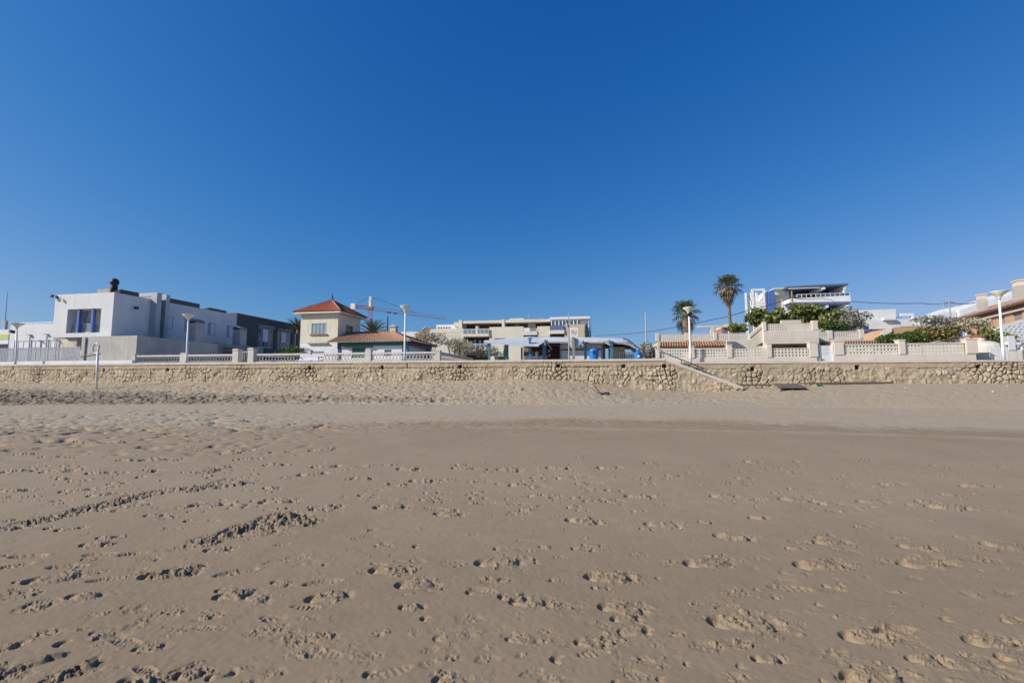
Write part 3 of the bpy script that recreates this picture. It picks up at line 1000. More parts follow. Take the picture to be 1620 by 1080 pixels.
bk.box(UL, UST, VW + 0.26, VW + 0.45, 0.2, ZT - CT - 0.01)
bk.prism([(UST, 0.2), (UE, 0.2), (UE, ZE - 0.25), (UST, ZT - CT - 0.1)], 'v', VW + 0.23, VW + 0.285)
t.part('wall_core', bk, 'concrete')

VR = 32.4
t = Thing('sea_wall', 'rubble stone sea wall set back behind the beach steps under the lattice garden walls', 'wall', UST, VR, 0)
stone_face(t, VR, UST, 62.0, 0.6, lambda u: ZR - 0.10,
           [W.F(p, r, VR) for p, r in ((1191, 584), (1356, 581), (1548, 579))], [W.F(p, 580, VR)[0] for p in (1604,)], 23,
           pockets=[(*W.F(1190, 594, VR), 0.7), (*W.F(1590, 590, VR), 1.3), (*W.F(1548, 585, VR), 0.4)])
cpm = MB()
for a0, a1 in zip([UST] + [W.F(p, 575, VR)[0] for p in (1150, 1295, 1440, 1604)], [W.F(p, 575, VR)[0] for p in (1150, 1295, 1440, 1604)] + [62.0]):
    cpm.box(a0 + 0.005, a1 - 0.005, VR - 0.08, VR + 0.45, ZR - 0.10, ZR + 0.02)
t.part('coping', cpm, 'coping')

# steps down to the sand behind the sloping parapet
t = Thing('beach_steps', 'concrete steps going down to the sand behind the sloping stone parapet', 'steps', UST, VW + 0.3, 1.0)
sm = MB()
n = 11
for k in range(n):
    ua = UST + (UE - UST) * k / n
    zt = ZT - 0.02 - (ZT - ZE) * (k + 0.6) / n
    sm.box(ua, UST + (UE - UST) * (k + 1) / n, VW + 0.30, VR - 0.12, 0.5, zt)
t.part('step_flight', sm, 'concrete')
hm = MB()
A_ = W.F(1047, 556.5, VR - 0.35)
B_ = W.F(1113, 582.5, VR - 0.35)
hv = VR - 0.35
hm.tube([(A_[0], hv, A_[1]), (B_[0], hv, B_[1])], 0.035)
for px in (1050, 1078, 1104, 1112):
    k = (px - 1047) / 66.0
    uu, zz = A_[0] + (B_[0] - A_[0]) * k, A_[1] + (B_[1] - A_[1]) * k
    hm.tube([(uu, hv, zz - 0.9), (uu, hv, zz)], 0.025)
t.part('handrail', hm, 'dark')
# ================================================================== LEFT SIDE
def slabbox(t, name, mat, u0, u1, v0, v1, z0, z1, parent=None):
    return t.part(name, MB().box(u0, u1, v0, v1, z0, z1), mat, parent)


GZ = ZT - 0.22      # promenade ground, left

# ---- far white building with a lime band
v = 58
t = Thing('low_building', 'low white building with a lime green fascia at the left edge', 'building', W.F(0, 570, v)[0], v, GZ)
ul = W.F(-60, 570, v)[0]
u1, zt = W.F(16, 521, v)
zl0, zl1 = W.F(10, 537, v)[1], W.F(10, 529, v)[1]
zd = W.F(10, 544, v)[1]
t.part('wall', MB().shell(ul, u1, v, v + 9, zl1, zt).box(ul, u1, v + 0.6, v + 9, GZ, zl0 - 0.6), 'white')
t.part('fascia', MB().box(ul, u1 + 0.05, v - 0.15, v + 8.9, zl0, zl1), 'lime')
t.part('canopy_edge', MB().box(ul, u1 + 0.02, v - 0.1, v + 0.55, zd, zl0 - 0.02), 'white_clean')
t.part('window', MB().box(ul, u1 - 0.4, v + 0.52, v + 0.58, GZ + 0.4, zd - 0.1), 'glass')
# antenna mast on that roof
um, zm = W.F(7.5, 520, 61)
t = Thing('antenna_mast', 'thin antenna mast with a small box at its foot on the lime banded building', 'antenna', um, 61, zm)
t.part('mast', MB().tube([(um, 61, zm), (W.F(12, 461, 61)[0], 61, W.F(12, 461, 61)[1])], [0.09, 0.035]), 'grey')
t.part('equipment_box', MB().box(um - 0.35, um + 0.3, 60.8, 61.2, zm - 0.2, zm + 1.4), 'grey')

# ---- low annexe
v = 41
ua, zt = W.F(17, 514, v)
ub, _ = W.F(86.5, 514, v)
t = Thing('annexe_building', 'single storey white annexe with a roof railing beside the white block', 'building', ua, v, GZ)
t.part('wall', MB().shell(ua, ub, v, v + 10, GZ, zt, depth=.2), 'white')
rm = MB()
zr = W.F(60, 509, v)[1]
rm.tube([(ua + 0.5, v + 0.5, zr), (ub, v + 0.5, zr)], 0.025)
rm.tube([(ua + 0.5, v + 0.5, (zr + zt) / 2), (ub, v + 0.5, (zr + zt) / 2)], 0.018)
for k in range(7):
    a = ua + 0.5 + (ub - ua - 0.6) * k / 6
    rm.tube([(a, v + 0.5, zt - 0.05), (a, v + 0.5, zr)], 0.02)
t.part('roof_railing', rm, 'galv')
# panelled garden wall in front of it
v = 38.5
ua, z1 = W.F(19, 539, v)
ub, _ = W.F(96, 539, v)
z0 = W.F(60, 551, v)[1]
t = Thing('garden_wall', 'white panelled garden wall behind the slatted fence', 'wall', ua, v, GZ, kind='thing')
wm = MB().box(ua, ub, v, v + 0.2, GZ, z1)
for p in (22, 48, 75, 92):
    uu = W.F(p, 545, v)[0]
    wm.box(uu - 0.14, uu + 0.14, v - 0.08, v + 0.24, GZ, z1 + 0.08)
t.part('panel', wm, 'white_clean')
rb = MB()
for p in (29, 37, 56, 64, 80, 87):
    uu = W.F(p, 545, v)[0]
    rb.box(uu - 0.02, uu + 0.02, v - 0.02, v - 0.003, z0, z1 - 0.15)
rb.box(ua, ub, v - 0.03, v - 0.004, z1 - 0.10, z1 - 0.04)
t.part('joint_strip', rb, 'grey')
# twin arm lamp posts
v = 38.0


def twin(px, row, lab):
    uu, zz = W.F(px, row, v)
    t = Thing('post_lamp', lab, 'lamp post', uu, v, GZ, group='twin arm lamp posts behind the fence')
    t.part('post', MB().box(uu - 0.05, uu + 0.05, v - 0.05, v + 0.05, GZ, zz), 'galv')
    h = MB()
    h.prism([(uu - 0.32, zz + 0.06), (uu + 0.05, zz + 0.02), (uu + 0.38, zz - 0.26), (uu + 0.40, zz - 0.18), (uu + 0.08, zz + 0.14), (uu - 0.32, zz + 0.12)], 'v', v - 0.14, v + 0.14)
    t.part('lamp_head', h, 'grey')


twin(47.5, 531, 'twin arm post lamp in front of the middle of the white panelled garden wall')
twin(74.5, 530, 'twin arm post lamp close to the white block with the blue posts')

# ---- slatted fence
v = 36.4


def slat_fence(pa, pb, rowt, lab, gap, seed):
    ua, z1 = W.F(pa, rowt, v)
    ub, _ = W.F(pb, rowt, v)
    t = Thing('slat_fence', lab, 'fence', ua, v, GZ, kind='thing')
    r_ = random.Random(seed)
    m = MB()
    a = ua + 0.05
    while a < ub - 0.1:
        m.box(a, a + 0.11, v, v + 0.03, GZ + 0.3, z1 + r_.uniform(-0.02, 0.02))
        a += gap
    t.part('slat_panel', m, 'galv')
    for za_, zb_ in ((z1 - 0.22, z1 - 0.16), (GZ + 0.34, GZ + 0.42)):
        t.part('rail', MB().box(ua, ub, v + 0.032, v + 0.08, za_, zb_), 'grey')
    for k in range(int((ub - ua) / 2.4) + 1):
        a = ua + k * 2.4
        t.part('post', MB().box(a - 0.05, a + 0.05, v + 0.082, v + 0.16, GZ, z1 + 0.05), 'grey')


slat_fence(-60, 96, 551.5, 'long grey slatted metal fence in front of the white annexe', 0.19, 1)
slat_fence(97, 128, 549, 'short closely slatted grey fence under the white block', 0.15, 2)
# white kerb band along the promenade at the left
ua = W.F(-70, 570, 33)[0]
ub = W.F(209, 570, 33)[0]
t = Thing('kerb_wall', 'low smooth white kerb wall on top of the sea wall, left end', 'wall', ua, 33.0, GZ, empty=False)
z_a, z_b = W.F(0, 573.5, 33)[1], W.F(209, 569.5, 33)[1]
t.solo(MB().prism([(ua, GZ), (ub, GZ), (ub, z_b), (W.F(60, 570, 33)[0], z_b), (ua, z_a)], 'v', 33.0, 33.3), 'white_clean')

# ---- white block with loggia, and the long row behind it
v0 = 37.0
UB = W.F(181, 462, v0)[0]
uL = W.F(82.5, 530, v0)[0]
zb0, zb1 = W.F(181, 532, v0)[1], W.F(181, 462.3, v0)[1]
vend = W.S(375, 500, UB)[0]
t = Thing('white_house', 'white block house with a recessed balcony between blue posts', 'house', uL, v0, GZ)
log = rv(104, 487.5, 160.5, 527, v0)
sidewins = [(261, 499, 273, 519.5), (291, 503, 302, 524), (328, 509.5, 340, 529), (358, 514.5, 369, 533)]
sr = [ru(*q, UB) for q in sidewins]
sr = [(a, b, c, d) for a, b, c, d in sr]
wm = MB()
wm.wall(lambda a, z, d: (a, v0 + d, z), uL, UB, zb0, zb1, [log], 1.5)
wm.wall(lambda a, z, d: (UB - d, a, z), v0, vend, zb0, zb1, sr, 0.16)
wm.poly([(uL, v0, zb0), (uL, vend, zb0), (uL, vend, zb1), (uL, v0, zb1)])
wm.poly([(uL, vend, zb0), (UB, vend, zb0), (UB, vend, zb1), (uL, vend, zb1)])
wm.poly([(uL, v0, zb0), (UB, v0, zb0), (UB, vend, zb0), (uL, vend, zb0)])
wm.poly([(uL, v0 + .3, zb1 - .5), (UB - .3, v0 + .3, zb1 - .5), (UB - .3, vend, zb1 - .5), (uL, vend, zb1 - .5)])
wm.box(uL, UB - 0.26, v0 + 0.001, v0 + 0.25, zb1 - 0.6, zb1 - 0.004)
wm.poly([(log[0], v0 + 1.5, log[2]), (log[1], v0 + 1.5, log[2]), (log[1], v0 + 1.5, log[3]), (log[0], v0 + 1.5, log[3])])
t.part('wall', wm, 'white')
um = MB()
ug0, ug1 = W.F(96, 545, v0 + 1.5)[0], W.F(181, 545, v0 + 1.5)[0]
um.box(ug0, ug1, v0 + 1.5, vend - 0.2, GZ, zb0 - 0.003)
t.part('ground_floor', um, 'plaster')
brk = MB().prism([(W.F(97, 534, v0)[0], zb0 - 0.01), (W.F(117, 534, v0)[0], zb0 - 0.01), (W.F(117, 534, v0)[0], zb0 - 0.8)], 'v', v0 + 0.3, v0 + 1.49)
t.part('bracket', brk, 'concrete')
for p in (121.3, 143.5):
    ua = W.F(p, 510, v0)[0]
    t.part('blue_post', MB().box(ua - 0.12, ua + 0.12, v0 + 0.08, v0 + 0.36, log[2], log[3] - 0.002), 'blue')
# loggia: glass guard and doors
gz = W.F(130, 511.5, v0)[1]
gm = MB().box(log[0] + 0.02, log[1] - 0.02, v0 + 0.40, v0 + 0.43, gz - 0.04, gz)
k = log[0] + 0.1
while k < log[1]:
    gm.box(k, k + 0.02, v0 + 0.40, v0 + 0.42, log[2] + 0.1, gz - 0.04)
    k += 0.16
gm.box(log[0] + 0.02, log[1] - 0.02, v0 + 0.39, v0 + 0.44, log[2] + 0.08, log[2] + 0.14)
t.part('balcony_rail', gm, 'white_clean')
t.part('balcony_glass', MB().box(log[0] + 0.03, log[1] - 0.03, v0 + 0.44, v0 + 0.46, log[2] + 0.1, gz - 0.05), 'glass_pale')
for pa, pb in ((136, 141), (146, 151), (155, 160)):
    r_ = rv(pa, 501, pb, 526, v0 + 1.45)
    d_ = t.part('balcony_door', MB().box(r_[0], r_[1], v0 + 1.42, v0 + 1.47, log[2] + 0.02, r_[3]), 'white_clean')
wq = rv(124, 491, 139, 509, v0 + 1.46)
t.part('window', MB().box(wq[0], wq[1], v0 + 1.44, v0 + 1.48, wq[2], wq[3]), 'pale_lilac')
for q in sr:
    w_ = t.part('window', MB().box(UB - 0.15, UB - 0.10, q[0] + 0.03, q[1] - 0.03, q[2] + 0.03, q[3] - 0.03), 'pale_lilac')
    nm = (q[1] - q[0])
    t.part('shutter', MB().box(UB - 0.10, UB - 0.04, q[0] + nm * 0.42, q[1] - 0.05, q[2] + 0.05, q[3] - 0.05), 'white_shade', w_)
    t.part('sill', MB().box(UB - 0.14, UB + 0.06, q[0] - 0.05, q[1] + 0.05, q[2] - 0.07, q[2] + 0.0), 'white_shade', w_)
# ducts over the parapet
for pa, pb in ((234, 245), (249, 258)):
    va, vb = W.S(pa + 3, 500, UB)[0], W.S(pb, 500, UB)[0]
    zt_ = zb1 + 0.35
    dm = MB()
    dm.box(UB + 0.02, UB + 0.75, va, vb, zb0 + 0.02, zt_ - 0.02)
    dm.box(UB - 2.6, UB + 0.75, va, vb, zt_ - 0.02, zt_ + 0.35)
    t.part('air_duct', dm, 'galv')
vm = MB()
uc, vc = W.F(180, 462, v0 + 1.2)[0], v0 + 1.2
zc = W.F(180, 459, vc)[1]
zh = W.F(180, 440.5, vc)[1] - zc
vm.lathe([(0.30, zc - 0.5), (0.30, zc + zh * 0.35), (0.26, zc + zh * 0.42), (0.36, zc + zh * 0.5), (0.40, zc + zh * 0.72), (0.26, zc + zh * 0.95), (0.08, zc + zh)], uc, vc, 14)
t.part('roof_vent', vm, 'dark', smooth=True)
ua = W.F(159, 460, v0 + 1.5)[0]
t.part('roof_box', MB().box(ua, uc - 0.35, v0 + 1.2, v0 + 2.4, zb1 - 0.5, W.F(165, 457, v0 + 1.2)[1]), 'concrete')
um_ = W.F(100, 466, v0)
fl = MB()
za = W.F(98, 470, v0)[1]
fl.tube([(uL + 0.1, v0 - 0.02, za + .15), (uL + 0.2, v0 - 0.3, za + 0.28), (uL + 0.6, v0 - 0.32, za + 0.1)], 0.025)
fl.prism([(uL - 0.14, za - 0.06), (uL + 0.1, za + 0.02), (uL + 0.06, za + 0.22), (uL - 0.14, za + 0.16)], 'v', v0 - 0.38, v0 - 0.2)
fl.prism([(uL + 0.52, za - 0.1), (uL + 0.7, za - 0.25), (uL + 0.78, za - 0.08), (uL + 0.62, za + 0.1)], 'v', v0 - 0.42, v0 - 0.25)
t.part('floodlight', fl, 'dark')
rs = rv(117, 465, 119.6, 487, v0)
sm_ = MB()
sm_.poly([(rs[0], v0 - 0.004, zb1 - 0.02), (rs[1], v0 - 0.004, zb1 - 0.02), (rs[1] - 0.02, v0 - 0.004, rs[2]), (rs[0] + 0.06, v0 - 0.004, rs[2] + 0.15)])
t.part('rust_stain', sm_, 'rust')
# lamp bracket on the shaded side
bl = W.S(214, 487, UB)
t.part('wall_lamp', MB().box(UB + 0.005, UB + 0.3, bl[0] - 0.15, bl[0] + 0.15, bl[1] - 0.12, bl[1] + 0.1), 'dark')
# parapet strip and solar panels along the roof edge
for pa, pb, ra, hh in ((262, 318, 476, 0.55), (332, 360, 490, 0.35), (192, 222, 462, 0.45)):
    va, vb = W.S(pa, ra, UB)[0], W.S(pb, ra, UB)[0]
    sp_ = MB().prism([(UB - 0.15, zb1 + 0.02), (UB - 0.12, zb1 + hh), (UB - 1.6, zb1 + 0.12), (UB - 1.6, zb1 + 0.02)], 'v', va, vb)
    t.part('solar_panel', sp_, 'solar')
# ---- charcoal wing
vg1 = 72.0
zg = W.S(470, 513.3, UB)[1]
zg = max(zg, zb1 + 0.1)
t = Thing('charcoal_house', 'dark charcoal rendered house with white framed windows behind the white block', 'house', UB, vend, GZ)
ws = [ru(407.5, 517, 433, 549, UB), ru(438, 522.5, 460.5, 550, UB), ru(465.5, 527, 480, 552, UB)]
wm = MB()
wm.wall(lambda a, z, d: (UB - d, a, z), vend + 0.02, vg1, zb0 - 0.6, zg, ws, 0.3)
wm.poly([(UB - 12, vend + .02, zb0), (UB, vend + .02, zb0), (UB, vend + .02, zg), (UB - 12, vend + .02, zg)])
wm.poly([(UB - 12, vend + .02, zg), (UB, vend + .02, zg), (UB, vg1, zg), (UB - 12, vg1, zg)])
wm.box(UB - 12, UB - 0.32, vend + 0.05, vg1, GZ, zb0 - 0.7)
t.part('wall', wm, 'charcoal')
for q in ws:
    w_ = win_u(t, None, (q[0], q[1], q[2], q[3]), UB, 4, 1, 0.16, 'grey', 'glass_sky', 0.18)
    t.part('shutter', MB().box(UB - 0.12, UB - 0.03, q[0] + (q[1] - q[0]) * 0.30, q[0] + (q[1] - q[0]) * 0.62, q[2] + 0.9, q[3] - 0.16), 'white_shade', w_)
    t.part('lintel', MB().box(UB - 0.02, UB + 0.12, q[0] - 0.1, q[1] + 0.1, q[3] + 0.02, q[3] + 0.42), 'concrete_dark', w_)

# ---- concrete terrace
v = 36.0
US = W.F(217, 531, v)[0]
ua, zt = W.F(130, 533, v)
ua2 = ua
zt = W.F(217, 530.5, v)[1]
vb = W.S(345, 540, US)[0]
t = Thing('concrete_terrace', 'bare concrete terrace wall with a pale patch below the white block', 'wall', ua, v, GZ, kind='thing')
m = MB().box(ua, US, v, v + 1.45, GZ, zt)
m.box(US - 0.5, US, v + 1.453, vb, GZ, zt)
t.part('wall', m, 'concrete')
t.part('roof_slab', MB().box(UB + 0.8, US - 0.52, v + 1.46, vb, zt - 0.5, zt - 0.2), 'concrete')
t.part('drain_pipe', MB().tube([(W.F(135.5, 550, v)[0], v - 0.06, GZ), (W.F(136, 550, v)[0], v - 0.06, zt - 0.1)], 0.06), 'grey')
pa, pb = W.S(272, 535, US - 1.2)[0], W.S(345, 536, US - 1.2)[0]
t.part('parapet', MB().box(US - 1.5, US - 1.2, pa, pb, zt - 0.2, zt + 0.16), 'white')
# ---- grey terrace further back
vb2 = W.S(417, 545, US)[0]
t = Thing('grey_terrace', 'grey rendered terrace wall with a louvred vent behind the concrete terrace', 'wall', US, vb, GZ, kind='thing')
lv = ru(351, 549, 374, 566, US)
m = MB()
m.wall(lambda a, z, d: (US - d, a, z), vb + 0.01, vb2, GZ, zt + 0.1, [lv], 0.25)
m.poly([(US, vb2, GZ), (US - 3.5, vb2, GZ), (US - 3.5, vb2, zt + 0.1), (US, vb2, zt + 0.1)])
m.poly([(US, vb + 0.01, zt + 0.1), (US, vb2, zt + 0.1), (US - 3.5, vb2, zt + 0.1), (US - 3.5, vb + 0.01, zt + 0.1)])
t.part('wall', m, 'concrete_dark')
lm = MB().box(US - 0.24, US - 0.22, lv[0], lv[1], lv[2], lv[3])
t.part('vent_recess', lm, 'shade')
lm = MB()
nl = 5
for k in range(nl):
    z_ = lv[2] + (lv[3] - lv[2]) * (k + 0.3) / nl
    lm.prism([(US - 0.2, z_), (US - 0.02, z_ - 0.08), (US - 0.02, z_ - 0.02), (US - 0.2, z_ + 0.06)], 'v', lv[0] + .01, lv[1] - .01)
t.part('louvre', lm, 'grey')
pc = W.S(423, 560, US)[0]


# ---- chimneys
def chimney(px, rt, y, wd_, lab, zbase, rb=None):
    u_, v_, z1 = W.D(px, rt, y)
    t = Thing('chimney', lab, 'chimney', u_, v_, zbase, group='chimneys on the terraces')
    t.part('stack', MB().box(u_ - wd_, u_ + wd_, v_ - wd_, v_ + wd_, zbase, z1 - 0.45), 'concrete')
    c = MB()
    for du in (-wd_, wd_ - 0.12):
        c.box(u_ + du, u_ + du + 0.12, v_ - wd_, v_ + wd_, z1 - 0.45, z1 - 0.25)
    c.prism([(u_ - wd_ - 0.1, z1 - 0.25), (u_ + wd_ + 0.1, z1 - 0.25), (u_, z1 + 0.05)], 'v', v_ - wd_ - 0.1, v_ + wd_ + 0.1)
    t.part('cap', c, 'concrete_dark')


chimney(310.5, 505.5, 50.5, 0.58, 'wide concrete chimney with a gabled cap beside the second lamp from the left', zt - 0.5)
chimney(380, 516.5, 57.5, 0.55, 'concrete chimney with a gabled cap in front of the charcoal house', zt - 0.5)
# hedge behind the balustrade is built with the plants

# ------------------------------------------------------------------ pierced balustrades along the promenade
VB = 35.6
ZB0, ZB1, ZBT = 3.44, 3.98, 4.13


def oval_panel(m, u0, u1, v, z0, z1, per=0.30):
    n = max(1, int(round((u1 - u0) / per)))
    per = (u1 - u0) / n
    for k in range(n + 1):
        for sgn in (-1, 1):
            pts = []
            for j in range(7):
                s_ = j / 6
                x = u0 + k * per + sgn * per * 0.56 * math.sin(PI * s_) - sgn * per * 0.06
                x = min(max(x, u0 + 0.02), u1 - 0.02)
                pts.append((x, v + (0.012 if sgn > 0 else -0.012), z0 + (z1 - z0) * s_))
            m.tube(pts, 0.036, 4, cap=False)


def balustrade(pa, pb, pillars, lab, grp='pierced stone balustrades on the promenade'):
    ua, ub = W.F(pa, 565, VB)[0], W.F(pb, 565, VB)[0]
    t = Thing('balustrade', lab, 'balustrade', ua, VB, GZ, group=grp, kind='thing')
    ps = [(W.F(a, 565, VB)[0], W.F(b, 565, VB)[0], zt_) for a, b, zt_ in pillars]
    for a, b, zt_ in ps:
        pm = MB().box(a, b, VB - 0.17, VB + 0.17, GZ, zt_)
        pm.prism([(a - 0.03, zt_), (b + 0.03, zt_), ((a + b) / 2 + 0.1, zt_ + 0.07), ((a + b) / 2 - 0.1, zt_ + 0.07)], 'v', VB - 0.2, VB + 0.2)
        t.part('pillar', pm, 'balus')
    xs = [ua] + [x for a, b, _ in ps for x in (a, b)] + [ub]
    for k in range(0, len(xs) - 1, 2):
        a, b = xs[k], xs[k + 1]
        if b - a < 0.3:
            continue
        t.part('plinth', MB().box(a + 0.003, b - 0.003, VB - 0.12, VB + 0.12, GZ, ZB0), 'balus')
        t.part('rail', MB().box(a + 0.003, b - 0.003, VB - 0.11, VB + 0.11, ZB1, ZBT), 'balus')
        lm = MB()
        oval_panel(lm, a, b, VB, ZB0, ZB1)
        t.part('lattice', lm, 'balus')


balustrade(210, 372, [(210, 216.5, 4.2), (287, 296, 4.25)], 'pale pierced balustrade behind the second street lamp from the left')
balustrade(404, 689, [(488, 493, 4.35), (579, 588, 4.38)], 'long pale pierced balustrade behind the bench, in front of the tower house')
# gate pillars and gate
for pa, pb, rt, lab in ((371.5, 380.5, 553, 'square gate pillar left of the narrow metal gate'), (395.5, 404.5, 551.5, 'square gate pillar right of the narrow metal gate')):
    a, z1 = W.F(pa, rt, VB)
    b = W.F(pb, rt, VB)[0]
    t = Thing('gate_pillar', lab, 'pillar', (a + b) / 2, VB, GZ, group='gate pillars', kind='thing')
    t.part('shaft', MB().box(a, b, VB - 0.25, VB + 0.25, GZ, z1 - 0.1), 'balus')
    t.part('cap', MB().prism([(a - 0.04, z1 - 0.1), (b + 0.04, z1 - 0.1), (b - 0.05, z1 + 0.06), (a + 0.05, z1 + 0.06)], 'v', VB - 0.29, VB + 0.29), 'balus')
a, z1 = W.F(381.5, 556, VB + 0.6)
b = W.F(396, 556, VB + 0.6)[0]
t = Thing('garden_gate', 'narrow barred metal gate between two square pillars', 'gate', a, VB + 0.6, GZ)
m = MB()
for zz in (GZ + 0.15, z1 - 0.04):
    m.box(a, b, VB + 0.58, VB + 0.62, zz, zz + 0.05)
for k in range(6):
    x = a + (b - a - 0.03) * k / 5
    m.box(x, x + 0.03, VB + 0.585, VB + 0.615, GZ + 0.2, z1 - 0.045)
t.part('bars', m, 'cream')
# balustrade turning inland at the kiosk square
v1_ = W.F(690, 565, VB)[0]
t = Thing('balustrade', 'shaded balustrade running inland from the corner pillar beside the kiosk square', 'balustrade', v1_, VB, GZ, group='pierced stone balustrades on the promenade', kind='thing')
b1 = W.F(697, 565, VB)[0]
z1 = W.F(693, 554.5, VB)[1]
pm = MB().box(v1_, b1, VB - 0.19, VB + 0.19, GZ, z1 - 0.06)
pm.box(v1_ - 0.03, b1 + 0.03, VB - 0.22, VB + 0.22, z1 - 0.06, z1 + 0.03)
t.part('pillar', pm, 'balus')
vf = 46.0
t.part('plinth', MB().box(v1_ + 0.05, b1 - 0.05, VB + 0.2, vf, GZ, ZB0), 'balus')
t.part('rail', MB().box(v1_ + 0.05, b1 - 0.05, VB + 0.2, vf, ZB1, ZBT), 'balus')
bm = MB()
k = VB + 0.35
while k < vf:
    bm.lathe([(0.05, ZB0), (0.07, ZB0 + 0.15), (0.035, ZB0 + 0.35), (0.06, ZB1)], (v1_ + b1) / 2, k, 6)
    k += 0.22
t.part('balusters', bm, 'balus')

# ------------------------------------------------------------------ bench
v = 33.6
ua, zb_ = W.F(474, 563, v)
ub = W.F(511, 563, v)[0]
t = Thing('bench', 'white slatted metal bench with dark curved armrests on the promenade', 'bench', (ua + ub) / 2, v, GZ)
bt, sz = 3.86, 3.42
bk = MB()
bk.prism([(v - 0.02, sz + 0.05), (v + 0.02, sz + 0.05), (v + 0.14, bt), (v + 0.10, bt)], 'u', ua, ub)
nback = len(bk.f)
hm_ = MB()
for r_ in range(4):
    for k in range(14):
        x = ua + 0.12 + (ub - ua - 0.3) * k / 13
        z_ = sz + 0.12 + r_ * 0.085
        hm_.box(x, x + 0.05, v - 0.035 + (z_ - sz) * 0.24, v - 0.028 + (z_ - sz) * 0.24, z_, z_ + 0.04)
bo = t.part('backrest', MB(), 'white_clean')
bk.f += [tuple(i + len(bk.v) for i in f) for f in hm_.f]
bk.v += hm_.v
bo.data = t.mesh('backrest', bk, 'white_clean')
bo.data.materials.append(MT['blue'])
for i, p_ in enumerate(bo.data.polygons):
    p_.material_index = 0 if i < nback else 1
t.part('seat', MB().box(ua, ub, v - 0.46, v - 0.03, sz - 0.05, sz), 'white_clean')
for x in (ua + 0.1, ub - 0.1):
    lm = MB()
    lm.tube([(x, v - 0.5, sz + 0.14), (x, v - 0.42, sz + 0.22), (x, v - 0.2, sz + 0.2), (x, v + 0.02, sz + 0.24)], 0.032)
    lm.tube([(x, v - 0.42, sz + 0.2), (x, v - 0.40, GZ)], 0.03)
    lm.tube([(x, v + 0.03, sz + 0.22), (x, v + 0.12, GZ)], 0.03)
    t.part('leg', lm, 'dark')
# ================================================================== TOWER HOUSE AND ITS TILED WING
def tile_roof_plane(m, P0, P1, P2, P3, nt_, h=0.05):
    """roof quad P0-P1 (eave) P3-P2 (top) laid with rows of half-round tiles running up the slope"""
    P0, P1, P2, P3 = [np.array(p, float) for p in (P0, P1, P2, P3)]
    nrm = np.cross(P1 - P0, P3 - P0)
    nrm /= np.linalg.norm(nrm)
    if nrm[2] < 0:
        nrm = -nrm
    sub = 6
    prev = None
    for k in range(nt_ * sub + 1):
        s_ = k / (nt_ * sub)
        off = h * abs(math.sin(PI * s_ * nt_)) ** 0.7
        a = P0 + (P1 - P0) * s_ + nrm * off
        b = P3 + (P2 - P3) * s_ + nrm * off * (np.linalg.norm(P2 - P3) > 0.3)
        if prev is not None:
            m.poly([tuple(prev[0]), tuple(a), tuple(b), tuple(prev[1])])
        prev = (a, b)
    m.poly([tuple(p - nrm * 0.06) for p in (P0, P3, P2, P1)])
    for a, b in ((P0, P1), (P1, P2), (P3, P0)):
        m.poly([tuple(a - nrm * 0.06), tuple(b - nrm * 0.06), tuple(b + nrm * 0.01), tuple(a + nrm * 0.01)])


vT = 44.0
uTa, uTb = W.F(475.5, 520, vT)[0], W.F(534.5, 520, vT)[0]
zE = W.F(505, 494.5, vT)[1]
vTb = vT + 4.7
zSplit = W.F(505, 543, vT)[1]
t = Thing('tower_house', 'cream house with a red roofed square tower and a low tiled wing', 'house', uTa, vT, GZ)
wf = rv(492.5, 511, 517, 528.5, vT)
wl = rv(491, 556, 513, 568, vT)
wsd = ru(547, 514, 558, 528.5, uTb)
m = MB()
m.wall(lambda a, z, d: (a, vT + d, z), uTa, uTb, zSplit, zE, [wf], 0.15)
m.wall(lambda a, z, d: (uTb - d, a, z), vT, vTb, zSplit, zE, [wsd], 0.15)
m.poly([(uTa, vT, zSplit), (uTa, vTb, zSplit), (uTa, vTb, zE), (uTa, vT, zE)])
m.poly([(uTa, vTb, zSplit), (uTb, vTb, zSplit), (uTb, vTb, zE), (uTa, vTb, zE)])
t.part('upper_wall', m, 'tower')
m = MB().shell(uTa - 0.003, uTb + 0.003, vT - 0.003, vTb, GZ, zSplit, front=[wl], depth=0.15)
t.part('lower_wall', m, 'white_clean')
# tower roof
ue0, ue1 = W.F(468, 495, vT)[0], uTb + 0.55
ve0, ve1 = vT - 0.55, vTb + 0.55
zr0 = W.F(505, 491.5, ve0)[1]
ap = W.D(526, 474, 50.5)
ap = ((ue0 + ue1) / 2, (ve0 + ve1) / 2, ap[2])
m = MB()
C4 = [(ue0, ve0, zr0), (ue1, ve0, zr0), (ue1, ve1, zr0), (ue0, ve1, zr0)]
for i in range(4):
    a, b = C4[i], C4[(i + 1) % 4]
    tile_roof_plane(m, a, b, ap, ap, 22, 0.045)
roof = t.part('roof', m, 'tile_red')
hp = MB()
for c in C4:
    hp.tube([c, ap], 0.09, 6)
t.part('hip_ridge', hp, 'tile_old', roof)
ev = MB().box(ue0 + 0.06, ue1 - 0.06, ve0 + 0.06, ve1 - 0.06, zr0 - 0.24, zr0 - 0.07)
t.part('eaves', ev, 'plaster_pale')
bk = MB()
k = uTa - 0.1
while k < uTb + 0.2:
    bk.box(k, k + 0.13, vT - 0.42, vT - 0.004, zE + 0.0, zr0 - 0.243)
    k += 0.42
k = vT
while k < vTb + 0.2:
    bk.box(uTb + 0.004, uTb + 0.42, k, k + 0.13, zE + 0.0, zr0 - 0.243)
    k += 0.42
t.part('brackets', bk, 'brown')
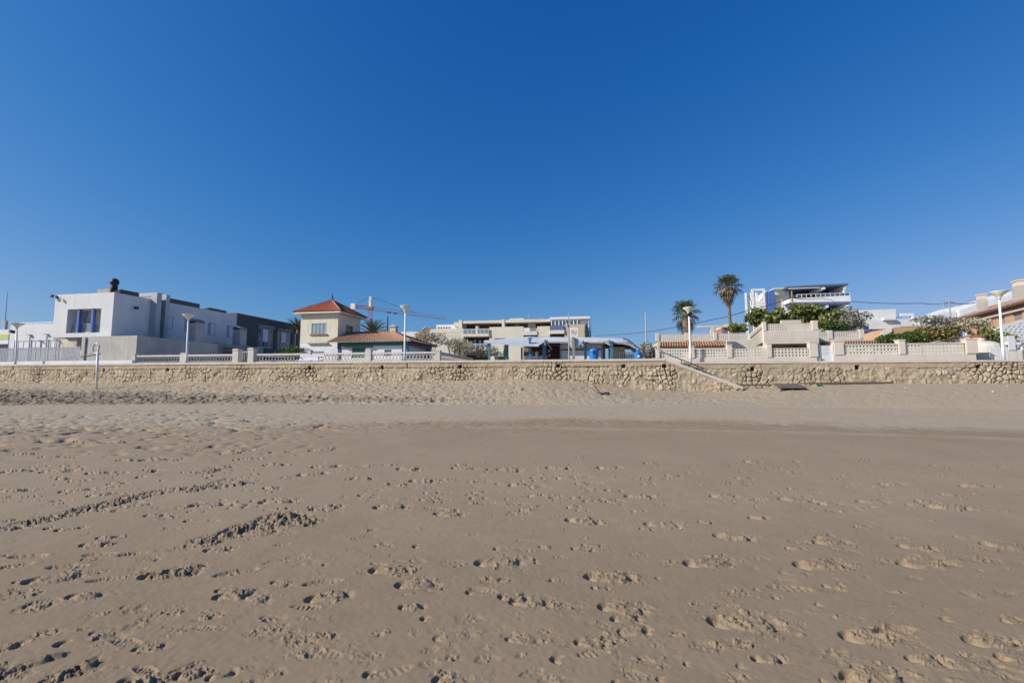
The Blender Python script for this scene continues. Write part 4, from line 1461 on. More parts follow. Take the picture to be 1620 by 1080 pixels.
fn = MB().lathe([(0.10, ap[2] - 0.05), (0.16, ap[2] + 0.12), (0.06, ap[2] + 0.2), (0.13, ap[2] + 0.34), (0.04, ap[2] + 0.46), (0.08, ap[2] + 0.55), (0.01, ap[2] + 0.75)], ap[0], ap[1], 10)
t.part('finial', fn, 'navy', smooth=True)
# tower windows
sh = MB().box(wf[0] + 0.01, wf[1] - 0.01, vT + 0.07, vT + 0.10, wf[2] + 0.01, wf[3] - 0.01)
w_ = t.part('window', sh, 'shutter')
sl = MB()
for c_ in range(4):
    a = wf[0] + (wf[1] - wf[0]) * c_ / 4
    b = a + (wf[1] - wf[0]) / 4
    sl.box(a + 0.02, a + 0.07, vT + 0.03, vT + 0.069, wf[2] + .02, wf[3] - .02)
    sl.box(b - 0.07, b - 0.02, vT + 0.03, vT + 0.068, wf[2] + .02, wf[3] - .02)
    for r_ in range(9):
        z_ = wf[2] + 0.06 + (wf[3] - wf[2] - 0.1) * r_ / 9
        sl.prism([(vT + 0.04, z_), (vT + 0.069, z_ + 0.07), (vT + 0.069, z_ + 0.085), (vT + 0.04, z_ + 0.02)], 'u', a + 0.075, b - 0.075)
t.part('shutter', sl, 'shutter', w_)
t.part('sill', MB().box(wf[0] - 0.15, wf[1] + 0.12, vT - 0.14, vT + 0.10, wf[2] - 0.13, wf[2] - 0.01), 'tile_old', w_)
t.part('window', MB().box(uTb - 0.12, uTb - 0.09, wsd[0] + .02, wsd[1] - .02, wsd[2] + .02, wsd[3] - .02), 'glass')
t.part('sill', MB().box(uTb - 0.05, uTb + 0.1, wsd[0] - .1, wsd[1] + .1, wsd[2] - 0.14, wsd[2]), 'plaster_pale')
t.part('window', MB().box(wl[0] + .02, wl[1] - .02, vT + 0.10, vT + 0.12, wl[2] + .02, wl[3] - .02), 'shutter')
a, z_ = W.F(487, 542.5, vT)
b = W.F(520, 542.5, vT)[0]
t.part('ledge', MB().prism([(vT - 0.003, z_), (vT - 0.25, z_ - 0.05), (vT - 0.25, z_ - 0.11), (vT - 0.003, z_ - 0.06)], 'u', a, b), 'concrete_dark')

# wing
vW0, vW1 = 42.6, 49.4
uA, uB = W.F(540, 550, vW0)[0], W.F(645, 550, vW0)[0]
ze = W.F(640, 538.5, 42.0)[1]
ue1 = uB + 0.5
rid0 = (uTb - 0.2, 45.9, W.F(600, 525.5, 45.9)[1])
rid1 = (W.F(621, 524, 45.9)[0], 45.9, rid0[2])
win1 = rv(556.5, 549.5, 579, 566, vW0)
win2 = rv(608, 553, 619.5, 563, vW0)
uCol = W.F(636, 550, vW0)[0]
m = MB()
m.wall(lambda a, z, d: (a, vW0 + d, z), uA, uCol, GZ, ze - 0.1, [win1, win2], 0.12)
m.wall(lambda a, z, d: (uCol - d, a, z), vW0, vW1, GZ, ze - 0.1, [], 0.1)
m.poly([(uA, vW1, GZ), (uB, vW1, GZ), (uB, vW1, ze - .1), (uA, vW1, ze - .1)])
t.part('wing_wall', m, 'white_clean')
t.part('fascia', MB().box(uA, uB + 0.02, vW0 - 0.12, vW0 - 0.01, ze - 0.42, ze - 0.08), 'teal')
t.part('fascia', MB().box(uB - 0.12, uB + 0.02, vW0, vW1, ze - 0.40, ze - 0.08), 'navy')
t.part('shutter', MB().box(win1[0] + .01, win1[1] - .01, vW0 + 0.06, vW0 + 0.10, win1[2] + .01, win1[3] - .01), 'teal', label='teal double shutter under the ledge')
t.part('shutter', MB().box(win2[0] + .01, win2[1] - .01, vW0 + 0.06, vW0 + 0.10, win2[2] + .01, win2[3] - .01), 'teal')
a, b = W.F(546, 548, vW0)[0], W.F(590, 548, vW0)[0]
zz = W.F(560, 548.7, vW0)[1]
t.part('ledge', MB().box(a, b, vW0 - 0.3, vW0 - 0.003, zz - 0.06, zz + 0.02), 'dark')
t.part('wing_window', MB().box(W.F(546, 5, vW0)[0], W.F(556, 5, vW0)[0], vW0 - 0.03, vW0 - 0.004, win1[2], win1[3]), 'white_shade')
# veranda posts and beams on the right side
for pv in (vW0 + 0.12, vW1 - 0.3):
    t.part('veranda_post', MB().box(uB - 0.35, uB - 0.02, pv - 0.12, pv + 0.3, GZ, ze - 0.41), 'postblue')
t.part('corner_post', MB().box(uA - 0.35, uA - 0.01, vW0 - 0.05, vW0 + 0.4, GZ, ze - 0.1), 'navy')
# roof: front slope, right hip, back slope
E0, E1 = (uTb + 0.004, 42.0, ze), (ue1, 42.0, ze)
E2, E3 = (ue1, 49.9, ze), (uTb + 0.004, 49.9, ze)
m = MB()
tile_roof_plane(m, E0, E1, rid1, rid0, 40, 0.05)
m2 = MB()
tile_roof_plane(m2, E1, E2, rid1, rid1, 34, 0.05)
tile_roof_plane(m2, E2, E3, rid0, rid1, 40, 0.05)
rw = t.part('wing_roof', m, 'tile_old')
t.part('side_slope', m2, 'tile_dark', rw)
rr = MB()
for a, b in ((E1, rid1), (E2, rid1), (rid0, rid1)):
    rr.tube([(a[0], a[1], a[2] + 0.05), (b[0], b[1], b[2] + 0.05)], 0.10, 6)
t.part('ridge_tiles', rr, 'tile_old', rw)
em = MB()
k = uTb + 0.1
while k < ue1 - 0.02:
    em.box(k, k + 0.10, 41.97, 42.10, ze - 0.07, ze - 0.004)
    k += 0.21
t.part('eave_tile_ends', em, 'plaster_pale', rw)
uc, zc0 = W.F(623, 526, 46.1)
zc1 = W.F(623, 514.5, 46.1)[1]
cm = MB().box(uc - 0.32, uc + 0.32, 45.8, 46.4, zc0 - 0.5, zc1 - 0.2)
cm.box(uc - 0.42, uc + 0.42, 45.7, 46.5, zc1 - 0.2, zc1 - 0.12)
cm.prism([(uc - 0.36, zc1 - 0.12), (uc + 0.36, zc1 - 0.12), (uc + 0.1, zc1), (uc - 0.1, zc1)], 'v', 45.75, 46.45)
t.part('chimney', cm, 'plaster')

# ---- dark pole behind the wing and the tower crane
u_, v_, z1 = W.D(613.5, 501, 60)
t = Thing('slim_pole', 'slim dark pole rising behind the tiled wing roof', 'pole', u_, v_, GZ, empty=False)
t.solo(MB().tube([(u_, v_, GZ), (u_, v_, z1)], [0.10, 0.085], 8), 'navy')
zc_ = None
P = W.D(586, 486.5, 160)
t = Thing('tower_crane', 'orange tower crane with a long lattice jib far behind the tower house', 'crane', P[0], P[1], GZ)


def lattice(m, a, b, w, n, r, tri=False):
    a, b = np.array(a, float), np.array(b, float)
    d_ = (b - a) / np.linalg.norm(b - a)
    up = np.array((0, 0, 1.0)) if abs(d_[2]) < 0.9 else np.array((0, 1.0, 0))
    s_ = np.cross(d_, up)
    s_ /= np.linalg.norm(s_)
    q = np.cross(s_, d_)
    cs = [s_ * w / 2 - q * w / 2, -s_ * w / 2 - q * w / 2, q * w / 2] if tri else [s_ * w / 2 + q * w / 2, -s_ * w / 2 + q * w / 2, -s_ * w / 2 - q * w / 2, s_ * w / 2 - q * w / 2]
    for c in cs:
        m.tube([tuple(a + c), tuple(b + c)], r, 4)
    for k in range(n):
        p0, p1 = a + (b - a) * k / n, a + (b - a) * (k + 1) / n
        for i in range(len(cs)):
            j = (i + 1) % len(cs)
            x0, x1 = (cs[i], cs[j]) if k % 2 else (cs[j], cs[i])
            m.tube([tuple(p0 + x0), tuple(p1 + x1)], r * 0.6, 4, cap=False)


top = W.D(586, 469.5, 160)[2]
m = MB()
lattice(m, (P[0], P[1], GZ), (P[0], P[1], P[2] - 0.5), 1.15, 22, 0.075)
t.part('mast', m, 'crane')
m = MB()
m.box(P[0] - 0.45, P[0] + 0.45, P[1] - 0.45, P[1] + 0.45, P[2] + 0.3, top)
t.part('tower_head', m, 'cream')
t.part('slewing_unit', MB().box(P[0] - 0.85, P[0] + 0.85, P[1] - 0.85, P[1] + 0.85, P[2] - 0.6, P[2] + 0.3), 'crane')
# jib runs away from the camera to the right
J1 = W.D(706, 503, 160 * 118.5 / 102.0)
Cb = W.D(559, 485, 160 * 118.5 / 121.5)
jz = P[2] - 0.2
m = MB()
lattice(m, (P[0], P[1], jz), (J1[0], J1[1], jz), 1.05, 30, 0.05, True)
t.part('jib', m, 'crane')
m = MB()
lattice(m, (P[0], P[1], jz), (Cb[0], Cb[1], jz), 0.9, 8, 0.08)
t.part('counter_jib', m, 'crane')
t.part('counterweight', MB().box(Cb[0] - 0.7, Cb[0] + 1.0, Cb[1] - 0.7, Cb[1] + 0.7, jz - 1.0, jz + 0.9), 'cream')
m = MB()
mid = [(P[i] + (J1[i] - P[i]) * 0.55) for i in range(2)]
m.tube([(P[0], P[1], top), (mid[0], mid[1], jz + 0.6)], 0.06, 4)
m.tube([(P[0], P[1], top), (Cb[0], Cb[1], jz + 0.5)], 0.05, 4)
t.part('tie_rope', m, 'dark')
m = MB()
for k in (0.22, 0.3):
    q = [(P[i] + (J1[i] - P[i]) * k) for i in range(2)]
    m.box(q[0] - 0.6, q[0] + 0.6, q[1] - 0.4, q[1] + 0.4, jz - 0.9, jz - 0.5)
t.part('trolley', m, 'dark')

# ================================================================== APARTMENT BLOCK
vA = 85.0
T_ = Thing('apartment_block', 'long pale yellow apartment block with balconies and glazed roof terraces', 'building', W.F(680, 570, vA)[0], vA, GZ)
t = T_
D_ = 12.0


def U_(px, v=vA):
    return W.F(px, 540, v)[0]


def Z_(px, row, v=vA):
    return W.F(px, row, v)[1]


wA1 = rv(697, 537.5, 726, 546, vA)
zt = Z_(706, 520.2)
m = MB().shell(U_(680), U_(733), vA, vA + D_, GZ, zt, front=[wA1], depth=0.25)
for r_ in (525.5, 530.5):
    z_ = Z_(700, r_)
    m.box(U_(684), U_(731), vA - 0.05, vA - 0.003, z_ - 0.05, z_ + 0.05)
t.part('wall', m, 'apart')
# middle recess of balconies
a0, a1 = U_(733) + 0.01, U_(774) - 0.01
vR_ = vA + 2.2
m = MB()
m.box(a0, a1, vR_, vA + D_, GZ, Z_(750, 529))
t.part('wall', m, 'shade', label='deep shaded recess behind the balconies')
for k, (ra, rb) in enumerate(((528, 532.3), (552.3, 556))):
    t.part('balcony_slab', MB().box(a0, a1, vA - 0.35, vR_ - 0.01, Z_(750, rb), Z_(750, ra)), 'plaster_pale')
for ra, rb, pv, mt_ in ((520.5, 527.6, vA - 0.3, 'glass_pale'), (544.3, 552, vA - 0.32, 'glass_sky')):
    g_ = t.part('balcony_glass', MB().box(a0 + 0.1, a1 - 0.1, pv, pv + 0.04, Z_(750, rb), Z_(750, ra) - 0.1), mt_)
    fm = MB().box(a0, a1, pv - 0.02, pv + 0.06, Z_(750, ra) - 0.1, Z_(750, ra))
    for k in range(7):
        x = a0 + (a1 - a0 - 0.08) * k / 6
        fm.box(x, x + 0.07, pv - 0.012, pv - 0.002, Z_(750, rb), Z_(750, ra) - 0.1)
    t.part('handrail', fm, 'white_clean', g_)
m = MB().box(U_(753), U_(756.5), vA - 0.36, vA + 1.0, Z_(750, 528), Z_(755, 516))
t.part('divider', m, 'plaster_pale')
# laundry and chairs seen in the shade of the balcony
cl = MB()
for p, q_, r_ in ((742, 538, 543), (748, 537, 543.5), (756, 537.5, 543)):
    cl.box(U_(p), U_(p + 4), vA + 0.7, vA + 0.74, Z_(p, r_), Z_(p, q_))
t.part('laundry', cl, 'grey')
w3 = rv(782.5, 534.5, 800, 541, vA)
w4 = rv(782.5, 558.5, 796, 569, vA)
m = MB().shell(U_(774), U_(828), vA, vA + D_, GZ, Z_(800, 516.8), front=[w3, w4], depth=0.25)
t.part('wall', m, 'apart')
# terraces 828..850
a0, a1 = U_(828) + .01, U_(850) - .01
t.part('wall', MB().box(a0, a1, vR_, vA + D_, GZ, Z_(840, 517)), 'apart')
t.part('balcony_slab', MB().box(a0, a1, vA - 0.2, vR_ - .01, Z_(840, 530), Z_(840, 524)), 'plaster_pale')
t.part('balcony_glass', MB().box(a0 + .1, U_(838), vA - 0.15, vA - 0.1, Z_(840, 524), Z_(840, 518.5)), 'white_clean')
t.part('balcony_glass', MB().box(U_(838.5), a1 - .1, vA - 0.15, vA - 0.1, Z_(840, 524), Z_(840, 519.5)), 'glass_pale')
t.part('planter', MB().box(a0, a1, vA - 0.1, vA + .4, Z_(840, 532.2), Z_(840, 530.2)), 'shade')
m = MB().shell(U_(850), U_(870), vA, vA + D_, GZ, Z_(860, 516), depth=.25)
m.box(U_(850.5), U_(868), vA - 0.04, vA - 0.003, Z_(860, 532), Z_(860, 529.6))
t.part('wall', m, 'apart')
a0, a1 = U_(870) + .01, U_(893) - .01
t.part('wall', MB().box(a0, a1, vR_, vA + D_, GZ, Z_(880, 515)), 'apart_tan')
t.part('balcony_slab', MB().box(a0, a1, vA - 0.3, vR_ - .01, Z_(880, 528), Z_(880, 522.4)), 'plaster_pale')
t.part('balcony_glass', MB().box(a0 + .1, a1 - .1, vA - 0.25, vA - 0.2, Z_(880, 522), Z_(880, 515)), 'lilac')
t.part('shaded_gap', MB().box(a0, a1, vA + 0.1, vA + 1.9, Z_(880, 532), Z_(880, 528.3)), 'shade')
vS = W.S(938.5, 520, U_(925))[0]
m = MB().shell(U_(893), U_(925), vA, vS, GZ, Z_(908, 513), depth=.25)
t.part('wall', m, 'apart_tan')
# windows
for q, n_ in ((wA1, 3), (w3, 3), (w4, 2)):
    win_v(t, None, q, vA, n_, 1, 0.12, 'white_clean', 'glass_pale', 0.2)
bl_ = rv(705, 537, 715.5, 544.5, vA)
t.part('blind', MB().box(bl_[0], bl_[1], vA + 0.08, vA + 0.13, bl_[2], bl_[3]), 'lilac', label='violet roller blind')
# set-back attic floor with its long white beam
vP = vA + 2.5
m = MB()
zq0, zq1 = Z_(760, 515, vP), Z_(760, 510.5, vP)
m.box(U_(733, vP), U_(850, vP), vP + 2.0, vA + D_ - 0.5, Z_(760, 520, vP), zq1 - 0.2)
t.part('attic_wall', m, 'brown')  # brown puts the shade below the beam into the wall colour
m = MB().box(U_(728, vP), U_(872, vP), vP - 0.6, vA + D_, zq1 - 0.15, zq1 + 0.35)
t.part('attic_roof', m, 'plaster_pale')
for p0, p1, r0 in ((795, 799, 509), (727, 732, 510)):
    t.part('pier', MB().box(U_(p0, vP), U_(p1, vP), vP - 0.7, vP + 1.5, Z_(p0, 521, vP), Z_(p0, r0, vP) + .4), 'plaster_pale')
for p0, p1, mt_ in ((812, 819, 'glass_pale'), (833, 846, 'apart'), (854, 862, 'brown')):
    t.part('attic_panel', MB().box(U_(p0, vP), U_(p1, vP), vP + 1.6, vP + 1.9, Z_(p0, 519, vP), zq1 - 0.2), mt_)
# left attic room with small windows
a0, a1 = U_(690, vP), U_(727, vP)
zw0, zw1 = Z_(700, 521, vP), Z_(700, 513.5, vP)
hs = []
for k in range(5):
    x0 = U_(692.5 + k * 4.2, vP)
    hs.append((x0, U_(695.3 + k * 4.2, vP), Z_(700, 519.7, vP), Z_(700, 517.4, vP)))
m = MB().shell(a0, a1, vP, vA + D_ - 1, zw0, zw1, front=hs, depth=0.2)
t.part('attic_wall', m, 'white_clean')
for h in hs:
    t.part('window', MB().box(h[0] + .01, h[1] - .01, vP + 0.12, vP + 0.16, h[2] + .01, h[3] - .01), 'glass')
t.part('roof_box', MB().box(U_(719, vP), U_(726, vP), vP - 0.4, vP + 1.5, zw1 - 0.5, Z_(722, 510, vP)), 'apart')
t.part('roof_box', MB().box(U_(806.5, vP + 3), U_(829, vP + 3), vP + 3, vP + 6, zq1, Z_(815, 503.5, vP + 3)), 'plaster_pale')
# glazed penthouse on the right
vQ = vA + 0.8
a0, a1 = U_(872, vQ), U_(932.5, vQ)
z0_, z1_ = Z_(908, 513, vQ), Z_(908, 504.8, vQ)
vQ1 = W.S(939, 508, a1)[0]
m = MB().box(a0 - .2, a1 + .15, vQ - 0.3, vQ1 + 0.2, z1_, z1_ + 0.45)
t.part('penthouse_roof', m, 'white_clean')
gm = MB().box(a0, a1 - 0.06, vQ + 0.04, vQ1, z0_ - 1.2, z1_ - 0.01)
g_ = t.part('penthouse_glazing', gm, 'glass_sky')
fm = MB()
for k in range(11):
    x = a0 + (a1 - a0 - 0.2) * k / 10
    fm.box(x, x + 0.2, vQ - 0.06, vQ + 0.038, z0_ - 1.2, z1_ - 0.004)
for k in range(1, 4):
    y_ = vQ + (vQ1 - vQ) * k / 3 - 0.1
    fm.box(a1 - 0.058, a1 + 0.03, y_, y_ + 0.18, z0_ - 1.2, z1_ - 0.004)
fm.box(a0, a1 + 0.03, vQ - 0.055, vQ + 0.036, z1_ - 0.28, z1_ - 0.02)
fm.box(a1 - 0.055, a1 + 0.026, vQ, vQ1, z1_ - 0.28, z1_ - 0.02)
t.part('frame', fm, 'white_clean', g_)
t.part('penthouse_panel', MB().box(U_(919, vQ), U_(931, vQ), vQ - 0.1, vQ - 0.062, z0_, z1_ - 0.1), 'glass_pale', g_)
# roof antennas
for p, r0, r1 in ((833, 496.5, 506), (851.5, 500.5, 507.5)):
    x = U_(p, vP)
    am = MB().tube([(x, vP + 3, zq1), (x, vP + 3, Z_(p, r0, vP + 3))], 0.07, 5)
    zz = Z_(p, r0, vP + 3) - 0.4
    for j in range(3):
        am.tube([(x - 0.6, vP + 3, zz - 0.35 * j), (x + 0.6, vP + 3, zz - 0.35 * j)], 0.035, 4)
    t.part('antenna', am, 'galv')
# small house at the left end with a pitched roof
v = 88.0
t = Thing('small_house', 'small house with a dark pitched roof and glazed front left of the apartment block', 'house', W.F(648, 560, v)[0], v, GZ)
a0, a1 = W.F(668, 530, v)[0], W.F(691, 530, v)[0]
z1_ = W.F(680, 524, v)[1]
q = rv(672, 525, 687, 532, v)
t.part('wall', MB().shell(a0, a1, v, v + 6, GZ, z1_, front=[q], depth=.3).box(W.F(646, 5, v)[0], a0 - .02, v, v + 6, GZ, W.F(655, 524.5, v)[1]), 'white')
win_v(t, None, q, v, 2, 1, 0.12, 'white_clean', 'glass_pale', 0.2)
za_ = W.F(672, 518, v)[1]
t.part('roof', MB().prism([(a0 - 0.2, z1_), (a1, z1_), (a0 + 1.1, za_), (a0 + 0.7, za_)], 'v', v - 0.2, v + 6), 'tile_dark')
t.part('gable', MB().prism([(a0 - 0.35, z1_ - 0.1), (a0 - 0.2, z1_ + 0.05), (a0 + 0.75, za_ + 0.12), (a0 + 0.6, za_ + 0.12)], 'v', v - 0.3, v - 0.203), 'white_clean')

# ================================================================== KIOSK
vK = 41.0
t = Thing('beach_kiosk', 'beach kiosk with white wave shaped canopies on blue posts', 'kiosk', W.F(870, 570, vK)[0], vK, GZ)


def canopy(rows_f, rows_b, vf, vb, th):
    """corrugated sheet between a front edge and a back edge given as (px,row) lists"""
    m = MB()
    n = 48
    pf = [p[0] for p in rows_f]
    F_, B_ = [], []
    for k in range(n + 1):
        s_ = k / n
        x = pf[0] + (pf[-1] - pf[0]) * s_
        rf = np.interp(x, pf, [p[1] for p in rows_f])
        F_.append(W.F(x, rf, vf))
        xb = rows_b[0][0] + (rows_b[-1][0] - rows_b[0][0]) * s_
        rb_ = np.interp(xb, [p[0] for p in rows_b], [p[1] for p in rows_b])
        B_.append(W.F(xb, rb_, vb))
    nv = 14
    g_ = []
    for k in range(n + 1):
        col = []
        for j in range(nv + 1):
            w_ = j / nv
            rip = 0.0
            bow = 0.10 * math.sin(PI * w_)
            col.append((F_[k][0] + (B_[k][0] - F_[k][0]) * w_, vf + (vb - vf) * w_, F_[k][1] + (B_[k][1] - F_[k][1]) * w_ + bow + 0.07 * (j % 2)))
        g_.append(col)
    for k in range(n):
        for j in range(nv):
            a, b, c, d_ = g_[k][j], g_[k + 1][j], g_[k + 1][j + 1], g_[k][j + 1]
            m.poly([a, b, c, d_])
            m.poly([(x, y, z - th) for x, y, z in (a, d_, c, b)])
    for k in range(n):
        for j in (0, nv):
            a, b = g_[k][j], g_[k + 1][j]
            m.poly([a, b, (b[0], b[1], b[2] - th), (a[0], a[1], a[2] - th)])
    for k in (0, n):
        for j in range(nv):
            a, b = g_[k][j], g_[k][j + 1]
            m.poly([a, b, (b[0], b[1], b[2] - th), (a[0], a[1], a[2] - th)])
    return m, g_


# left canopy slopes down towards the sea
cm, g1 = canopy([(765, 541.5), (795, 543.5), (820, 546), (852, 547)], [(768, 540.5), (806, 536), (838, 532.8), (876, 535.5)], 38.6, 43.5, 0.06)
t.part('canopy', cm, 'canopy', label='left canopy sloping down to the sea')
# right canopy: long barrel falling at its right end
cm, g2 = canopy([(850, 541), (880, 540.5), (940, 541), (985, 542), (996, 544.5), (1003, 548), (1010, 552.5)], [(846, 543), (880, 547), (940, 549), (975, 549.5), (988, 550), (997, 551), (1003, 553.5)], vK, 46.5, 0.10)
t.part('canopy', cm, 'canopy', label='long right canopy curving down at its end')
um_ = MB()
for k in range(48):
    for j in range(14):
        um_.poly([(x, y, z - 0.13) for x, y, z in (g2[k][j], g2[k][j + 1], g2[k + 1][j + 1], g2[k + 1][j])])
t.part('canopy_shade_sheet', um_, M('brown_shade_sheet', (0.17, 0.125, 0.10), 0.8, 0.2, 1.5))  # sheet added under the canopy; dark brown stands in for the underside's shade
fm = MB()
ed = [W.F(p, r, vK + 0.9) for p, r in ((852, 534.5), (876, 533), (940, 533.6), (985, 535), (993, 537.5), (1001, 543), (1011, 552.3))]
lo_ = [W.F(p, r, vK - 0.05) for p, r in ((850, 541), (880, 540.5), (940, 541), (985, 541.5), (991, 543), (998, 547.5), (1008, 553))]
for k in range(len(ed) - 1):
    a, b, c, d_ = ed[k], ed[k + 1], lo_[k + 1], lo_[k]
    fm.poly([(a[0], vK + 0.9, a[1]), (b[0], vK + 0.9, b[1]), (c[0], vK - 0.05, c[1]), (d_[0], vK - 0.05, d_[1])])
    fm.poly([(a[0], vK + 0.9, a[1]), (b[0], vK + 0.9, b[1]), (b[0], vK + 4.6, b[1] - 0.25), (a[0], vK + 4.6, a[1] - 0.25)])
t.part('canopy_edge', fm, 'canopy')
rm_ = MB()
rm_.tube([(x, vK + 0.86, z) for x, z in (ed[3], ed[4], ed[5], ed[6])], 0.05, 5)
t.part('rim', rm_, 'dark')
# body
vB0 = vK + 0.9
a0, a1 = W.F(880.5, 5, vB0)[0], W.F(947, 5, vB0)[0]
zk = W.F(910, 541, vB0)[1]
zs_ = W.F(910, 554, vB0)[1]
t.part('wall', MB().box(a0, a1, vB0 + 0.06, vB0 + 3.4, GZ, zk - 0.1), 'plaster_pale')
sm2 = MB()
n_ = 11
for k in range(n_):
    z_ = GZ + (zs_ - GZ) * k / n_
    sm2.prism([(vB0 + 0.055, z_), (vB0 + 0.02, z_ + 0.02), (vB0 + 0.02, z_ + (zs_ - GZ) / n_ - 0.02), (vB0 + 0.055, z_ + (zs_ - GZ) / n_)], 'u', a0 + 0.15, a1 - 0.35)
t.part('roller_shutter', sm2, 'white_clean')
t.part('shutter_box', MB().box(a0 + 0.1, a1 - 0.3, vB0 - 0.05, vB0 + 0.055, zs_ + 0.02, zs_ + 0.1), 'dark')
for x in (a0, a1 - 0.3):
    t.part('jamb', MB().box(x, x + 0.1, vB0 - 0.03, vB0 + 0.055, GZ, zk - 0.1), 'grey')
t.part('side_door', MB().box(a1 - 0.28, a1 + 0.02, vB0 - 0.01, vB0 + 0.054, GZ, zk - 0.3), 'brown')
# right annexe of beige boards
b0, b1 = W.F(953, 5, vB0 + 1)[0], W.F(976, 5, vB0 + 1)[0]
z_b = W.F(960, 549, vB0 + 1)[1]
t.part('annexe_wall', MB().box(b0, b1, vB0 + 1.0, vB0 + 3.3, GZ, z_b), 'plaster')
# open bar on the left
c0, c1 = W.F(829, 5, vB0 + .4)[0], W.F(879.5, 5, vB0 + .4)[0]
zo0, zo1 = W.F(850, 563, vB0 + .4)[1], W.F(850, 548, vB0 + .4)[1]
t.part('bar_back', MB().box(c0, c1, vB0 + 2.6, vB0 + 3.3, GZ, zo1), 'brown')
t.part('bar_ceiling', MB().box(c0, c1, vB0 + 0.1, vB0 + 3.3, zo1 + 0.01, zo1 + 0.18), 'brown')
t.part('counter', MB().box(c0, W.F(861, 5, vB0)[0], vB0 + 0.1, vB0 + 0.6, GZ, zo0), 'white_clean')
for p, r_ in ((869, 555), (869, 562)):
    x, z_ = W.F(p, r_, vB0 + .7)
    t.part('lantern', MB().box(x - 0.09, x + 0.09, vB0 + .6, vB0 + .78, z_ - 0.1, z_ + 0.1), 'cream')
hh = rv(829, 556.5, 846, 563, vB0 + .3)
t.part('serving_hatch', MB().box(hh[0], hh[1], vB0 + 0.02, vB0 + 0.08, hh[2], hh[3]), 'glass')
x, z_ = W.F(850, 558, vB0 + .3)
t.part('parasol_base', MB().lathe([(0.14, GZ), (0.12, z_ - .3), (0.16, z_), (0.05, z_ + 0.12)], x, vB0 - 0.1, 8), 'white_clean')
# posts
for p, vv, rt, mt_, w_ in ((774, 39.2, 542.5, 'postblue', 0.09), (802, 39.8, 544, 'postblue', 0.12), (838.5, 39.3, 533.5, 'postblue', 0.10), (861, 40.3, 541, 'postblue', 0.16), (926, 40.9, 540.5, 'navy', 0.12), (967, 40.8, 539, 'postblue', 0.13),
                      (825.5, 42.6, 549, 'dark', 0.07), (978.5, 44.5, 548, 'dark', 0.08), (987, 45.6, 549, 'dark', 0.08)):
    x, z_ = W.F(p, rt, vv)
    pm = MB().box(x - w_, x + w_, vv - w_, vv + w_, GZ, z_ - 0.02)
    if mt_ != 'dark':
        pm.prism([(x - w_ - 0.12, z_ - 0.03), (x - w_, z_ - 0.18), (x + w_, z_ - 0.18), (x + w_ + 0.12, z_ - 0.03)], 'v', vv - 0.04, vv + 0.04)
    t.part('post', pm, mt_)
for p, vv, r0 in ((862, 40.0, 537), (922, 40.6, 538.5), (963, 40.5, 537.5)):
    x, z_ = W.F(p, r0, vv)
    bm = MB().tube([(x, vv - 0.3, z_), (x + 0.5, vv + 1.2, z_ - 0.8)], 0.06, 5).tube([(x + .1, vv - 0.3, z_ - 0.5), (x - 0.5, vv + 1.0, z_)], 0.05, 5)
    t.part('brace', bm, 'grey')
# sheet awning leaning beside the shutter (terrace screens)
x0, z0_ = W.F(905, 570, 41.2)
# blue and white railing right of the kiosk
v = 42.5
a0, z1_ = W.F(980, 558.5, v)
a1 = W.F(1003, 558.5, v)[0]
t = Thing('terrace_railing', 'low blue and white railing between the kiosk and the blue bin', 'railing', a0, v, GZ)
m = MB()
for k in range(9):
    x = a0 + (a1 - a0) * k / 8
    m.box(x, x + 0.05, v, v + 0.05, GZ, z1_)
t.part('bars', m, 'white_clean')
m = MB()
for k in range(8):
    x = a0 + (a1 - a0) * k / 8
    m.box(x + 0.06, x + 0.14, v - 0.03, v - 0.003, GZ + 0.5, z1_ - 0.1)
t.part('panel', m, 'postblue')
t.part('rail', MB().box(a0, a1 + 0.05, v - 0.02, v + 0.07, z1_ + 0.003, z1_ + 0.07), 'white_clean')
t.part('board', MB().box(a0, a1 + .05, v - 0.04, v - 0.003, GZ, GZ + 0.4), 'plaster_pale')
# ================================================================== RIGHT SIDE: lattice walls and terraces
GR = ZR - 0.1
VL = 33.6


def lattice(m, u0, u1, v0, v1, z0, z1, nu_, nz_, solid=(), bar=0.5):
    """pierced block screen: bars between square holes; cells listed in solid are filled"""
    pu, pz = (u1 - u0) / nu_, (z1 - z0) / nz_
    bu, bz = pu * bar / 2, pz * bar / 2
    for j in range(nz_ + 1):
        z_ = z0 + pz * j
        a, b = (z_ - bz if j else z_), (z_ + bz if j < nz_ else z_)
        m.box(u0, u1, v0, v1, a, b)
    for i in range(nu_ + 1):
        x = u0 + pu * i
        a, b = (x - bu if i else x), (x + bu if i < nu_ else x)
        for j in range(nz_):
            m.box(a, b, v0 + .004, v1 - .004, z0 + pz * j + bz, z0 + pz * (j + 1) - bz)
    for i, j in solid:
        m.box(u0 + pu * i + bu, u0 + pu * (i + 1) - bu, v0 + 0.018, v1 - 0.02, z0 + pz * j + bz, z0 + pz * (j + 1) - bz)
    return m


def lf(px, row, v=VL):
    return W.F(px, row, v)


MT['slate_blue'] = M('slate_blue_trim', (0.10, 0.13, 0.21), 0.6, 0.12, 1.5)
